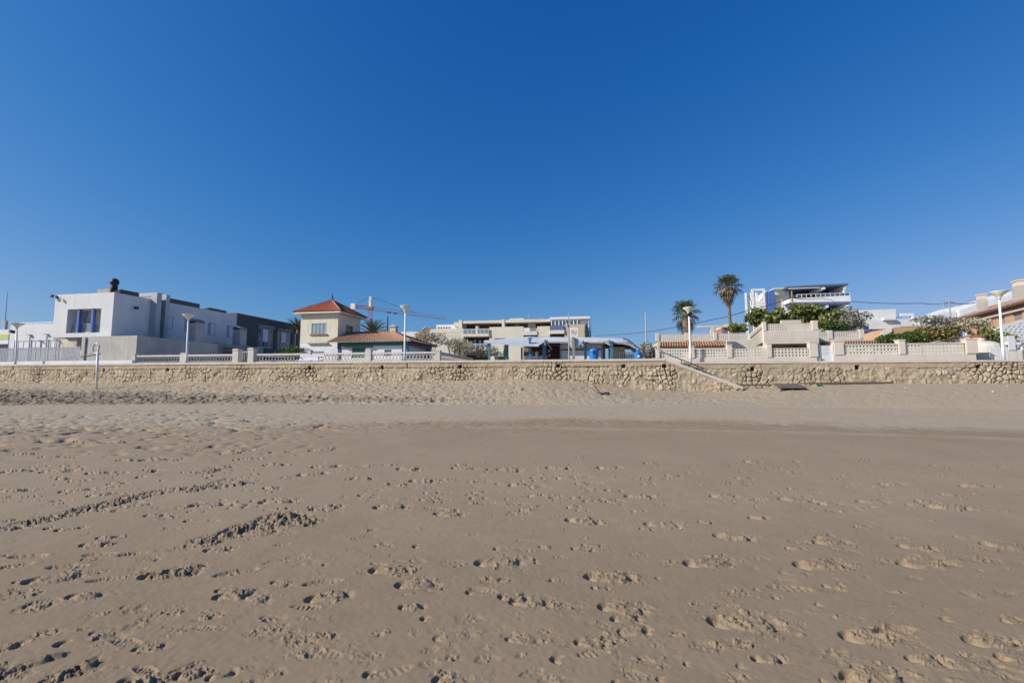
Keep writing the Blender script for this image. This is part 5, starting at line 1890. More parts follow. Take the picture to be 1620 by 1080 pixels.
# ---- lower wall, left of the white gate
t = Thing('lattice_wall', 'low beige garden wall with square pierced block panels below the tiled terrace', 'wall', lf(1040, 570)[0], VL, GR)
x0, x1 = lf(1040, 570)[0], lf(1293, 570)[0]
zb = lf(1160, 565.5)[1]
zt_ = lf(1160, 551.5)[1]
t.part('plinth', MB().box(x0, x1, VL, VL + 0.3, GR - 0.1, zb), 'plaster_pink')
pil = [(1038, 1043, 553), (1091, 1098, 548.5), (1150, 1157, 545.5), (1212.5, 1220, 543.5), (1280, 1293, 541.5)]
for a, b, r in pil:
    ua, z_ = lf(a, r)
    ub = lf(b, r)[0]
    z_ = max(z_, zt_ + 0.05)
    t.part('pillar', MB().box(ua, ub, VL - 0.05, VL + 0.35, zb + 0.003, z_).box(ua - 0.03, ub + 0.03, VL - 0.08, VL + 0.38, z_ + 0.002, z_ + 0.05), 'plaster_pink')
rr_ = random.Random(5)
for (a, b), nn, sol in (((1043, 1091), 12, [(0, 1), (1, 1), (9, 1), (10, 1), (11, 1), (0, 0), (1, 0), (2, 0), (10, 0), (11, 0)]), ((1098, 1150), 12, [(0, 1), (8, 1), (9, 1), (10, 1), (9, 0), (10, 0), (8, 0)]), ((1157, 1212.5), 12, [(6, 2), (7, 2), (6, 1), (7, 1), (6, 0), (7, 0), (10, 1), (10, 2), (11, 0), (11, 1), (11, 2), (10, 0)]), ((1220, 1280), 11, [])):
    ua, ub = lf(a, 560)[0] + .003, lf(b, 560)[0] - .003
    m = MB()
    lattice(m, ua, ub, VL + 0.06, VL + 0.2, zb + 0.002, zt_, nn, 3, sol)
    t.part('screen_panel', m, 'plaster_pale')
# ---- white door
a, z1_ = lf(1294, 545.5)
b = lf(1318.5, 545.5)[0]
t = Thing('white_gate', 'closed white garden gate with a ridged panel in the lattice wall', 'gate', a, VL, GR)
t.part('door', MB().box(a + 0.14, b - 0.10, VL + 0.08, VL + 0.13, GR + 0.05, z1_ - 0.05), 'white_clean')
rm = MB()
for k in range(6):
    z_ = GR + 0.62 + 0.10 * k
    rm.box(a + 0.22, a + 0.62, VL + 0.06, VL + 0.078, z_, z_ + 0.05)
t.part('ridged_panel', rm, 'white_clean')
t.part('frame', MB().box(a, a + 0.13, VL + 0.02, VL + 0.2, GR, z1_ + 0.1), 'grey')
t.part('frame', MB().box(b - 0.09, b, VL + 0.03, VL + 0.2, GR, z1_ + 0.05), 'white_clean')
t.part('handle', MB().tube([(a + 0.2, VL + 0.06, GR + 0.28), (a + 0.34, VL + 0.05, GR + 0.28)], 0.025), 'dark')
# ---- lower wall, right of the gate
x0, x1 = lf(1319, 570)[0], lf(1545, 570)[0]
t = Thing('lattice_wall', 'beige garden wall with pierced and closed block panels in front of the green hedge', 'wall', x0, VL, GR)
zb2, zt2 = lf(1430, 560)[1], lf(1430, 544.5)[1]
t.part('plinth', MB().box(x0, x1, VL, VL + 0.3, GR - 0.1, zb2), 'plaster_pink')
for a, b, r in ((1319, 1333.5, 540.5), (1421, 1431, 538.5), (1527.5, 1545, 537)):
    ua, z_ = lf(a, r)
    ub = lf(b, r)[0]
    t.part('pillar', MB().box(ua, ub, VL - 0.05, VL + 0.4, zb2 + 0.003, z_).box(ua - 0.03, ub + 0.03, VL - 0.08, VL + 0.43, z_ + 0.002, z_ + 0.06), 'plaster_pink')
for (a, b), nn, sol in (((1333.5, 1421), 16, [(i, 1) for i in (1, 2, 7, 8)] + [(i, 1) for i in range(0, 4)] + [(i, 0) for i in (0, 1, 10, 12, 13, 14, 15)]), ((1431, 1527.5), 17, [(i, 0) for i in range(17)] + [(i, 1) for i in range(17)] + [(i, 2) for i in range(5, 17)])):
    ua, ub = lf(a, 560)[0] + .003, lf(b, 560)[0] - .003
    m = MB()
    lattice(m, ua, ub, VL + 0.06, VL + 0.2, zb2 + 0.002, zt2, nn, 3, sorted(set(sol)))
    t.part('screen_panel', m, 'plaster_pale')
t.part('rail', MB().box(x0 + 0.01, x1 - 0.01, VL + 0.03, VL + 0.23, zt2 + 0.002, zt2 + 0.07), 'plaster_pale')

# ---- upper terrace on the left: wall, tiled canopy, balustrade
v1 = 36.2
t = Thing('terrace_house', 'beige terraced house front with pierced balustrades and a sloping stair wall', 'house', W.F(1040, 570, v1)[0], v1, GR)
ua, z543 = W.F(1040, 543, v1)
ub = W.F(1186, 543, v1)[0]
zr0, zr1 = W.F(1110, 538.5, v1)[1], W.F(1110, 527.8, v1)[1]
t.part('wall', MB().box(ua, ub, v1, v1 + 0.3, GR, zr0).box(ua, ub, v1 + 0.302, v1 + 6.0, zr0 - 0.35, zr0 - 0.1), 'plaster')
for a, b in ((1037.5, 1042.5), (1084, 1091), (1129, 1134)):
    pa, pb = W.F(a, 535, v1)[0], W.F(b, 535, v1)[0]
    t.part('pillar', MB().box(pa, pb, v1 - 0.03, v1 + 0.26, zr0 + .002, zr1 + 0.10), 'plaster')
for a, b, nn in ((1042.5, 1084, 14), (1091, 1129, 13), (1134, 1184, 16)):
    pa, pb = W.F(a, 535, v1)[0] + .003, W.F(b, 535, v1)[0] - .003
    t.part('screen_panel', lattice(MB(), pa, pb, v1 + 0.05, v1 + 0.17, zr0 + .002, zr1, nn, 3), 'plaster_pale')
m = MB()
p0, p1 = W.F(1043, 549.5, 35.3), W.F(1150, 549.5, 35.3)
q0, q1 = W.F(1043, 542, 36.15), W.F(1146, 542, 36.15)
tile_roof_plane(m, (p0[0], 35.3, p0[1]), (p1[0], 35.3, p0[1]), (q1[0], 36.15, q0[1]), (q0[0], 36.15, q0[1]), 26, 0.10)
t.part('tiled_canopy', m, 'tile_old')
fk = MB()
fk.box(p0[0], p1[0], 35.36, 35.45, p0[1] - 0.22, p0[1] - 0.07)
t.part('canopy_beam', fk, 'plaster_pale')
# dark wall behind the lower screens, shade in the holes put into its colour
t.part('inner_wall', MB().box(W.F(1044, 5, 35.6)[0], W.F(1148, 5, 35.6)[0], 35.6, 35.75, GR, p0[1] - 0.3), 'concrete_dark')
# stair wall rising to the upper block
vs = 35.2
m = MB()
pts = [W.F(*p, vs) for p in ((1150, 570), (1207.5, 570), (1207.5, 510.5), (1186, 529.5), (1186, 537), (1150, 541))]
m.prism([(x, z) for x, z in pts], 'v', vs, vs + 0.35)
t.part('stair_wall', m, 'plaster')
m = MB()
c0, c1 = W.F(1187, 534, vs), W.F(1206, 517.5, vs)
m.tube([(c0[0], vs - 0.01, c0[1]), (c1[0], vs - 0.01, c1[1])], 0.035, 5)
t.part('stair_band', m, 'concrete_dark')
m = MB().prism([W.F(1196, 547, vs), W.F(1206.5, 547, vs), W.F(1206.5, 541.5, vs)], 'v', vs - 0.004, vs + 0.1)
t.part('stair_shade_patch', m, 'shade')  # dark triangle set on the wall to stand in for shade under the stair
# upper block
vb0 = 34.9
ua, zt_ = W.F(1207.5, 509, vb0)
ub = W.F(1293.5, 507.5, vb0)[0]
zlow = W.F(1250, 543.5, vb0)[1]
zmid = W.F(1250, 522.5, vb0)[1]
zlt = W.F(1250, 511.3, vb0)[1]
m = MB().box(ua, ub, vb0, vb0 + 0.3, zlow, zmid)
m.box(ua, ub, vb0 + 0.302, vb0 + 6.0, zlow + 0.3, zlow + 0.5)
m.box(ub - 0.3, ub - .002, vb0 + 0.302, vb0 + 6.0, GR, zlow + 0.29)
m.box(ua, ua + 0.3, vb0 + 0.05, vb0 + 6.0, GR, zlow - .002)
m.box(ua + 0.31, ub - 0.31, vb0 + 3.0, vb0 + 3.3, GR, zlow + 0.29)
t.part('upper_wall', m, 'plaster_pink')
for a, b, r in ((1207.5, 1212, 508.8), (1285.5, 1293.5, 507)):
    pa, pb = W.F(a, 515, vb0)[0], W.F(b, 515, vb0)[0]
    t.part('pillar', MB().box(pa, pb, vb0 - 0.03, vb0 + 0.33, zmid + .002, W.F(a, r, vb0)[1]), 'plaster_pink')
pa, pb = W.F(1212, 515, vb0)[0] + .003, W.F(1285.5, 515, vb0)[0] - .003
sol = [(i, j) for i in range(9, 17) for j in range(3)] + [(17, 0), (18, 0), (19, 0), (17, 1), (19, 2), (18, 1), (19, 1)]
t.part('screen_panel', lattice(MB(), pa, pb, vb0 + 0.06, vb0 + 0.2, zmid + .002, zlt, 20, 3, sol), 'plaster_pale')
m = MB().box(W.F(1241, 510, vb0)[0], W.F(1272, 510, vb0)[0], vb0 + 0.5, vb0 + 0.75, zmid, W.F(1260, 506, vb0 + .5)[1])
t.part('rear_wall', m, 'plaster')
# right terrace with short balustrade
v2 = 36.6
ua, zb_ = W.F(1294, 536, v2)
ub = W.F(1366.5, 536, v2)[0]
zt_ = W.F(1330, 523.8, v2)[1]
t.part('side_wall', MB().box(ua + .01, ub, v2, v2 + 0.3, GR, zb_), 'plaster_pink')
for a, b, r in ((1309.5, 1316.5, 522.5), (1359.5, 1366.5, 521)):
    pa, z_ = W.F(a, r, v2)
    pb = W.F(b, r, v2)[0]
    t.part('pillar', MB().box(pa, pb, v2 - 0.03, v2 + 0.3, zb_ + .002, z_), 'plaster_pale')
for a, b, nn, sol in ((1295.5, 1309.5, 5, [(i, 0) for i in range(5)]), (1316.5, 1359.5, 12, [(i, 0) for i in range(12)] + [(i, 1) for i in range(7, 12)])):
    pa, pb = W.F(a, 530, v2)[0] + .003, W.F(b, 530, v2)[0] - .003
    t.part('screen_panel', lattice(MB(), pa, pb, v2 + 0.05, v2 + 0.18, zb_ + .002, zt_, nn, 3, sol), 'plaster_pale')
for a, b, ra, rb, nn in ((1297, 1319, 545.5, 541.5, 5), (1335, 1402, 545.5, 540.5, 16)):
    m = MB()
    p0, p1 = W.F(a, ra, 35.2), W.F(b, ra, 35.2)
    q0, q1 = W.F(a, rb, 36.0), W.F(b, rb, 36.0)
    tile_roof_plane(m, (p0[0], 35.2, p0[1]), (p1[0], 35.2, p0[1]), (q1[0], 36.0, q0[1]), (q0[0], 36.0, q0[1]), nn, 0.09)
    t.part('tiled_canopy', m, 'tile_old')
pa, pb = W.F(1336, 555, 35.5)[0], W.F(1398, 555, 35.5)[0]
t.part('inner_wall', MB().box(pa, pb, 35.5, 35.65, GR, W.F(1360, 546.5, 35.5)[1]), 'concrete_dark')  # dark colour again stands in for shade behind the holes

# ---- house with a pergola behind the terrace
v = 58.0
a0, zb_ = W.F(1104, 515, v)
a1 = W.F(1178, 515, v)[0]
t = Thing('pergola_house', 'reddish house with a beige pergola between the two tall palms', 'house', a0, v, GR)
m = MB()
x0 = W.F(1128, 5, v)[0]
m.box(a0, a1, v, v + 0.5, W.F(1140, 517.3, v)[1], W.F(1140, 514.5, v)[1])
m.box(x0, a1, v + 0.502, v + 5, W.F(1140, 515.5, v)[1], W.F(1140, 512, v)[1])
t.part('beam', m, 'plaster')
for a, b in ((1104, 1109), (1131, 1136.5)):
    t.part('column', MB().box(W.F(a, 5, v)[0], W.F(b, 5, v)[0], v + 0.02, v + 0.45, GR, W.F(1140, 517.4, v)[1]), 'plaster')
t.part('wall', MB().box(x0, a1, v + 2.2, v + 7, GR, W.F(1140, 515.6, v)[1]), 'tile_old')
hh = rv(1144, 523, 1155, 530, v + 2.1)
t.part('window', MB().box(hh[0], hh[1], v + 2.12, v + 2.18, hh[2], hh[3]), 'lilac')

# ================================================================== MODERN BLUE AND WHITE HOUSE
v = 74.0
t = Thing('modern_house', 'modern white house with deep blue walls, long balconies and a white lift frame', 'house', W.F(1187, 530, v)[0], v, GR)


def U2(px, vv=v):
    return W.F(px, 480, vv)[0]


def Z2(row, px=1270, vv=v):
    return W.F(px, row, vv)[1]


# open lift frame
l0, l1 = U2(1190.5), U2(1211)
lt, lb = Z2(456.5, 1200), Z2(510, 1200)
m = MB()
pw = 0.26
for x in (l0, l1 - pw):
    for y in (v, v + 3.2):
        m.box(x, x + pw, y, y + pw, GR, lt)
lev = [456.5, 476.5, 481, 493.5, 503]
for r in lev:
    z_ = Z2(r, 1200)
    m.box(l0 + pw + .002, l1 - pw - .002, v + 0.03, v + 0.3, z_ - 0.3, z_ - 0.002)
t.part('lift_frame', m, 'white_clean')
g_ = MB()
g_.box(l0 + 0.4, l1 - 0.4, v + 3.25, v + 3.4, lb - 2, lt - 0.4)
t.part('lift_glass', g_, 'glass_pale')
m = MB()
for r0, r1 in ((457, 470), (470, 483), (483, 503)):
    a, b = W.F(1187.5, r0, v + 1)[0], l0 - 0.05
    m.tube([(a, v + 1.2, Z2(r0 + 3, 1188)), (a + 0.1, v + 1.2, Z2(r1 + 3, 1188))], 0.08, 4)
    m.tube([(a, v + 1.2, Z2(r0 + 3, 1188)), (b, v + 0.2, Z2(r0 + 1, 1190))], 0.07, 4)
t.part('side_frame', m, 'white_clean')
zt_ = Z2(460.5, 1220)
m = MB().prism([(l1 + 0.02, GR), (U2(1216.2) - .005, GR), (U2(1216.2) - .005, zt_ + 0.2), (l1 + 0.02, Z2(466, 1214))], 'v', v + 0.4, v + 8)
t.part('wall', m, 'white')
t.part('blue_panel', MB().box(U2(1216.2), U2(1225.5), v - 0.1, v + 8, GR, zt_), 'blue')
m = MB().box(U2(1225.5) + .01, U2(1252), v + 0.6, v + 9, GR, Z2(459.5, 1240))
m.box(U2(1225.5) + .01, U2(1243), v - 0.05, v + 0.59, Z2(466, 1232), Z2(458.5, 1232))
t.part('wall', m, 'white')
hh = rv(1227, 467, 1238, 492, v + 0.6)
t.part('panel', MB().box(hh[0], hh[1], v + 0.55, v + 0.59, hh[2], hh[3]), 'plaster_pale')
t.part('sun_slab', MB().box(U2(1222), U2(1238), v - 0.8, v + 6, Z2(458.6, 1230) + .01, Z2(457.2, 1230)), 'white_clean')
t.part('rear_wall', MB().box(U2(1252) + .01, U2(1328.5), v + 2.6, v + 9, GR, Z2(456.5)), 'navy')
# roof slab
rs = MB().prism([(U2(1239), Z2(459.0, 1239)), (U2(1334.5), Z2(454.2, 1334)), (U2(1334.5), Z2(451.6, 1334)), (U2(1239), Z2(456.4, 1239))], 'v', v - 1.6, v + 9)
t.part('roof_slab', rs, 'slate_blue')
t.part('roof_trim', MB().box(U2(1241), U2(1290), v - 1.75, v - 1.61, Z2(459.9, 1265), Z2(458.9, 1265)), 'white_clean')
for a, b in ((1293.5, 1299), (1328.5, 1331)):
    z_ = Z2(457.5, a)
    t.part('bracket', MB().prism([(v - 1.5, z_), (v + 2.5, z_ + .2), (v + 2.5, z_ - 0.55), (v - 1.5, z_ - 0.3)], 'u', U2(a), U2(b)), 'white_clean')
# windows and doors of the upper floor
for a, b, mt_ in ((1254.5, 1285, 'white_clean'), (1304, 1318, 'white_clean')):
    t.part('shutter', MB().box(U2(a), U2(b), v + 2.45, v + 2.59, Z2(479), Z2(461 if a < 1300 else 460)), mt_)
t.part('dark_pane', MB().box(U2(1252.5), U2(1258), v + 2.3, v + 2.44, Z2(479), Z2(460.5)), 'glass')
# two balcony slabs and their guards
for k, (ra, rb, rc) in enumerate(((472.5, 481.5, 484.5), (499, 503, 505))):
    b0, b1 = U2(1242), U2(1336)
    m = MB().prism([(b0, Z2(rb, 1242)), (b1, Z2(rb - 1.5, 1336)), (b1, Z2(ra - 2.0, 1336)), (b0, Z2(ra + 3.0, 1242))], 'v', v - 1.7, v + 2.55)
    t.part('balcony', m, 'white_clean')
    if k == 0:
        m = MB().prism([(b0 + .3, Z2(rc + 1, 1242)), (b1 - .02, Z2(rc - 1.3, 1336)), (b1 - .02, Z2(rb - 1.5, 1336) - .01), (b0 + .3, Z2(rb, 1242) - .01)], 'v', v - 1.65, v + 2.55)
        t.part('balcony_soffit', m, 'lilac')
    if k == 0:
        gm = MB().box(U2(1285), b1 - .1, v - 1.62, v - 1.58, Z2(ra), Z2(467.5, 1310))
        t.part('balcony_glass', gm, 'glass_sky')
        rm = MB().box(b0 + 1, b1, v - 1.66, v - 1.55, Z2(467.8, 1300), Z2(467.2, 1300))
        for i in range(12):
            x = b0 + 1 + (b1 - b0 - 1.1) * i / 11
            rm.box(x, x + 0.07, v - 1.64, v - 1.57, Z2(473), Z2(467.8, 1300))
        t.part('handrail', rm, 'white_clean')
t.part('end_post', MB().box(U2(1328.6), U2(1330.5), v - 1.3, v + 2.5, Z2(500), Z2(455, 1330)), 'white_clean')
for a, b in ((1298.5, 1302.5), (1329.5, 1333)):
    z_ = Z2(484.5, a)
    t.part('bracket', MB().prism([(v - 1.5, z_), (v + 2.5, z_), (v + 2.5, z_ - 0.7), (v - 1.5, z_ - 0.4)], 'u', U2(a), U2(b)), 'white_clean')
for a, b in ((1307, 1319.5), (1321, 1329)):
    t.part('lower_window', MB().box(U2(a), U2(b), v + 2.45, v + 2.59, Z2(500), Z2(490)), 'glass_sky')
m = MB().tube([(U2(1240), v + 1, Z2(457, 1240)), (U2(1240), v + 1, Z2(452.5, 1240))], 0.05, 5)
t.part('antenna', m, 'galv')

# ================================================================== WHITE HOUSE WITH A LONG FLAT ROOF
v = 68.0
t = Thing('flat_roofed_house', 'long white flat roofed house with a small roof pergola', 'house', W.F(1336, 520, v)[0], v, GR)
p = [W.F(*q, v) for q in ((1331, 504), (1425, 504), (1425, 486.5), (1331, 490.5))]
t.part('upper_wall', MB().prism(p, 'v', v + 1, v + 9), 'white')
a0, a1 = W.F(1326, 520, v)[0], W.F(1447.5, 520, v)[0]
z1_ = W.F(1400, 505, v)[1]
t.part('lower_wall', MB().prism([(a0, GR), (a1, GR), (a1, W.F(1447, 506, v)[1]), (W.F(1432, 5, v)[0], z1_), (a0, W.F(1340, 507, v)[1])], 'v', v, v + 9), 'white')
t.part('ledge', MB().box(W.F(1358, 5, v)[0], W.F(1375, 5, v)[0], v - 0.5, v - .003, W.F(1366, 507.5, v)[1], W.F(1366, 503.5, v)[1]), 'white_clean')
t.part('ledge', MB().box(W.F(1402, 5, v)[0], W.F(1412, 5, v)[0], v + 0.5, v + 1.002, W.F(1407, 506, v)[1], W.F(1407, 504.8, v)[1]), 'white_clean')
m = MB()
pa, z_ = W.F(1425.5, 500, v + 1)
pb = W.F(1446.5, 496, v + 1)[0]
zt_ = W.F(1436, 495.3, v + 1)[1]
m.box(pa, pb, v + 1.1, v + 1.5, zt_ - 0.35, zt_)
m.box(pb - 0.25, pb, v + 1.1, v + 1.45, z_ - 1.2, zt_ - 0.352)
m.prism([(pa, zt_ - 0.36), (pb - 0.3, zt_ - 0.36), (pa, z_ - 0.1)], 'v', v + 2.2, v + 2.4)
t.part('roof_pergola', m, 'white_clean')
m = MB().box(W.F(1402, 5, v)[0], W.F(1410, 5, v)[0], v - 0.06, v - .003, W.F(1406, 515, v)[1], W.F(1406, 513.8, v)[1])
t.part('vent_slot', m, 'grey')

# ---- small violet-blue house and the arched orange house
v = 50.0
a0, z1_ = W.F(1362, 513, v)
a1 = W.F(1384, 513, v)[0]
t = Thing('blue_house', 'small violet blue house front beside the arched orange house', 'house', a0, v, GR)
m = MB().box(a0, a1, v, v + 5, GR, W.F(1370, 523, v)[1]).box(a0, a1 - 0.2, v + 0.6, v + 5.01, W.F(1370, 523, v)[1] + .02, z1_)
t.part('wall', m, 'lilac')
t.part('ledge', MB().box(a0 - .1, a1 + 0.1, v - 0.12, v - .003, W.F(1370, 524.5, v)[1], W.F(1370, 523, v)[1]), 'lilac')
t.part('doorway', MB().box(a1 + 0.02, W.F(1394, 5, v)[0], v + 0.8, v + 1, GR, W.F(1390, 519, v)[1]), 'brown')
t.part('tile_edge', MB().prism([(W.F(1382, 5, v)[0], W.F(1382, 520.3, v)[1]), (W.F(1432, 5, v)[0], W.F(1432, 518, v)[1]), (W.F(1432, 5, v)[0], W.F(1432, 516.3, v)[1]), (W.F(1382, 5, v)[0], W.F(1382, 517.8, v)[1])], 'v', v - 0.3, v + 3), 'tile_old')
v = 47.0
t = Thing('arched_house', 'orange house with a rounded wall end behind the green hedge', 'house', W.F(1388, 545, v)[0], v, GR)
pr = [W.F(*q, v) for q in ((1388, 560), (1388, 541), (1389.5, 534), (1393, 527.5), (1399, 522.5), (1407, 519.3), (1416, 518), (1460, 516.5), (1460, 560))]
t.part('wall', MB().prism(pr, 'v', v, v + 5), 'orange')
pr2 = [W.F(*q, v) for q in ((1388, 560), (1388, 541), (1389.5, 534), (1393, 527.5), (1399, 522.5), (1407, 519.3), (1410, 519), (1410, 524), (1403, 529), (1399, 538), (1399, 560))]
t.part('arch_band', MB().prism(pr2, 'v', v - 0.12, v - .003), 'tower')
m = MB().box(W.F(1414, 5, v)[0], W.F(1432, 5, v)[0], v - 0.1, v - .003, W.F(1420, 530.5, v)[1], W.F(1420, 527.8, v)[1])
t.part('ledge', m, 'concrete')

# ---- white sloping garden wall behind the closed lattice panels
v = 36.2
t = Thing('sloping_wall', 'pale garden wall with a rising sloped top in front of the yellowing bush', 'wall', W.F(1466, 560, v)[0], v, GR)
m = MB().prism([W.F(*q, v) for q in ((1466, 560), (1546, 560), (1546, 534), (1536, 530.5), (1500, 536.5), (1466, 544.5))], 'v', v, v + 0.3)
t.part('wall', m, 'plaster_pale')
m = MB().prism([W.F(*q, v) for q in ((1466, 544.5), (1500, 536.5), (1536, 530.5), (1536, 529), (1500, 535.2), (1466, 543.2))], 'v', v - 0.05, v + 0.35)
t.part('coping', m, 'coping')
# garden ornament on that wall
x, z_ = W.F(1524.5, 530.5, v)
zt_ = W.F(1524.5, 519, v)[1]
hh = zt_ - z_
t = Thing('garden_statue', 'small white stone statue sitting on the sloping garden wall', 'statue', x, v + .15, z_ - 0.1, empty=False)
m = MB().lathe([(0.16, z_ - 0.15), (0.18, z_ + 0.05), (0.20, z_ + hh * .25), (0.15, z_ + hh * .5), (0.08, z_ + hh * .62), (0.12, z_ + hh * .75), (0.12, z_ + hh * .88), (0.03, z_ + hh)], x, v + 0.15, 10)
m.lathe([(0.09, z_ - 0.1), (0.09, z_ + hh * .25), (0.03, z_ + hh * .4)], x - 0.17, v + 0.05, 7)
m.lathe([(0.09, z_ - 0.1), (0.09, z_ + hh * .25), (0.03, z_ + hh * .4)], x + 0.17, v + 0.05, 7)
t.solo(m, 'white', smooth=True)

# ================================================================== ORANGE HOUSE RUNNING INLAND AT THE RIGHT EDGE
OR = Frame(90 - 65.2 - 90)      # local u axis points along the facade, away from the camera to the right
ox, oy = 43.0, 35.7             # facade start
fx, fy = 0.419, 0.908           # direction of the facade (inland)


class OFrame(Frame):
    def __init__(self):
        self.deg = -math.degrees(math.atan2(fy, fx))
        self.c, self.s = math.cos(R(self.deg)), math.sin(R(self.deg))


OF = OFrame()
u00, v00 = OF.uv(ox, oy)        # facade lies in plane v = v00 of this frame


def OFp(px, row):
    a, b, e = ray(px, row)
    k = v00 / (a * OF.s + b * OF.c)
    return ((a * OF.c - b * OF.s) * k, EYE + e * k)


t = Thing('orange_house', 'orange house with a long tiled roof and two chimneys at the right edge', 'house', u00, v00, GR, frame=OF)
ua, zE_ = OFp(1640, 474)
zE2 = OFp(1560, 494.7)[1]
ub = OFp(1500, 511)[0]
ulo, uhi = min(ua, ub) - 3, max(ua, ub) + 1
ze = (zE_ + zE2) / 2
hs = []
for p0, r0, p1, r1 in ((1603, 489, 1616, 506), (1580, 496, 1589, 511)):
    q0, q1 = OFp(p0, r1), OFp(p1, r0)
    hs.append((min(q0[0], q1[0]), max(q0[0], q1[0]), q0[1] - 0.1, q1[1]))
inner = 1.0 if True else -1
# which side of the facade plane is away from the camera
sgn = 1.0 if v00 > 0 else -1.0
m = MB()
m.wall(lambda a, z, d: (a, v00 + sgn * d, z), ulo, uhi, GR, ze - 0.05, hs, 0.2)
m.poly([(uhi, v00, GR), (uhi, v00 + sgn * 8, GR), (uhi, v00 + sgn * 8, ze), (uhi, v00, ze)])
m.poly([(ulo, v00, GR), (ulo, v00 + sgn * 8, GR), (ulo, v00 + sgn * 8, ze), (ulo, v00, ze)])
m.poly([(ulo, v00 + sgn * 8, GR), (uhi, v00 + sgn * 8, GR), (uhi, v00 + sgn * 8, ze), (ulo, v00 + sgn * 8, ze)])
t.part('wall', m, 'orange')
for h in hs:
    y0, y1 = sorted((v00 + sgn * 0.10, v00 + sgn * 0.14))
    w_ = t.part('shutter', MB().box(h[0] + .02, h[1] - .02, y0, y1, h[2] + .02, h[3] - .02), 'concrete_dark')
m = MB()
zrid = OFp(1560, 474)[1]
tile_roof_plane(m, (ulo, v00 - sgn * 0.6, ze + 0.02), (uhi, v00 - sgn * 0.6, ze + 0.02), (uhi, v00 + sgn * 4, ze + 1.75), (ulo, v00 + sgn * 4, ze + 1.75), 70, 0.05)
roof = t.part('roof', m, M('faded_pink_tile', (0.42, 0.275, 0.20), 0.85, 0.4, 2.5, 0.004, 10, stain=(0.30, 0.2, 0.15), stain_amt=0.5))
y0, y1 = sorted((v00 - sgn * 0.62, v00 - sgn * 0.45))
t.part('gutter', MB().box(ulo, uhi, y0, y1, ze - 0.18, ze - 0.03), 'brown', roof)
y0, y1 = sorted((v00 - sgn * 0.25, v00 - sgn * 0.003))
t.part('cornice', MB().box(ulo, uhi, y0, y1, ze - 0.62, ze - 0.40), 'plaster_pink')
for pxc, rt, rb, wd_, dv_, lab in ((1552, 465.5, 492, 0.40, 1.4, None), (1612.5, 443.5, 471, 0.5, 2.2, None)):
    u_, v_, z1_ = OF.D(pxc, rt, 0) if False else (0, 0, 0)
    a, b, e = ray(pxc, rt)
    k = (v00 + sgn * dv_) / (a * OF.s + b * OF.c)
    u_, z1_ = (a * OF.c - b * OF.s) * k, EYE + e * k
    v_ = v00 + sgn * dv_
    m = MB().box(u_ - wd_, u_ + wd_, v_ - wd_ * .8, v_ + wd_ * .8, ze, z1_ - 0.55)
    c_ = t.part('chimney', m, 'concrete')
    m = MB().box(u_ - wd_ * .85, u_ + wd_ * .85, v_ - wd_ * .7, v_ + wd_ * .7, z1_ - 0.548, z1_ - 0.12)
    m.box(u_ - wd_ * 1.0, u_ + wd_ * 1.0, v_ - wd_ * .85, v_ + wd_ * .85, z1_ - 0.118, z1_)
    t.part('chimney_top', m, 'plaster_pink', c_)
# white gabled houses behind the tiled roof
v = 80.0
t = Thing('gabled_house', 'white house with a rising roof line behind the orange house chimneys', 'house', W.F(1450, 515, v)[0], v, GR)
p = [W.F(*q, v) for q in ((1449, 525), (1640, 525), (1640, 452), (1560, 478), (1545, 478), (1511, 491), (1478, 496), (1452, 502))]
t.part('wall', MB().prism(p, 'v', v, v + 8), 'white')
p = [W.F(*q, v) for q in ((1511, 525), (1640, 525), (1640, 456), (1545, 480), (1511, 492.5))]
t.part('white_gable', MB().prism(p, 'v', v - 0.8, v - .01), 'white_clean')
p = [W.F(*q, v) for q in ((1452, 520), (1509, 520), (1509, 493.5), (1478, 498), (1452, 504))]
t.part('lower_gable', MB().prism(p, 'v', v - 0.5, v - .012), 'white_shade')
# TV aerial
x, z_ = W.F(1504, 505, 55)
t = Thing('tv_aerial', 'dark television aerial on a tall pole before the white gable', 'antenna', x, 55, GR, empty=False)
zt_ = W.F(1503, 474, 55)[1]
m = MB().tube([(x, 55, GR), (x, 55, zt_)], 0.06, 6)
for k, (w_, dz) in enumerate(((0.7, 0.25), (0.9, 0.45), (0.6, 0.65))):
    m.tube([(x - w_, 55, zt_ - dz), (x + w_ * .6, 55, zt_ - dz)], 0.025, 4)
m.tube([(x - 0.55, 55, zt_ - 0.2), (x - 0.55, 55, zt_ - 1.9)], 0.03, 4)
t.solo(m, 'grey')

# ---- front garden right of the closed lattice: low wall, picket gate, baluster wall, patterned wall
v = 34.4
a0, z1_ = W.F(1546, 559, v)
a1 = W.F(1565, 559, v)[0]
t = Thing('low_wall', 'low grey garden wall left of the white picket gate', 'wall', a0, v, GR)
t.part('wall', MB().box(a0, a1, v, v + 0.25, GR, z1_), 'concrete')
t.part('coping', MB().box(a0, a1, v - 0.04, v + 0.29, z1_ + .002, z1_ + 0.06), 'coping')
a0, z1_ = W.F(1565.5, 548.5, v)
a1 = W.F(1593.5, 547, v)[0]
t = Thing('picket_gate', 'white picket gate next to the tall street lamp', 'gate', a0, v, GR)
for k in range(8):
    x = a0 + (a1 - a0 - 0.1) * k / 7
    m = MB().prism([(x, GR + 0.08), (x + 0.1, GR + 0.08), (x + 0.1, z1_ - 0.06), (x + 0.05, z1_), (x, z1_ - 0.06)], 'v', v, v + 0.03)
    t.part('picket', m, 'white_clean')
for zz in (GR + 0.2, z1_ - 0.25):
    t.part('rail', MB().box(a0, a1, v + 0.032, v + 0.07, zz, zz + 0.08), 'white_clean')
a0, z1_ = W.F(1594, 541.5, v)
a1 = W.F(1680, 541.5, v)[0]
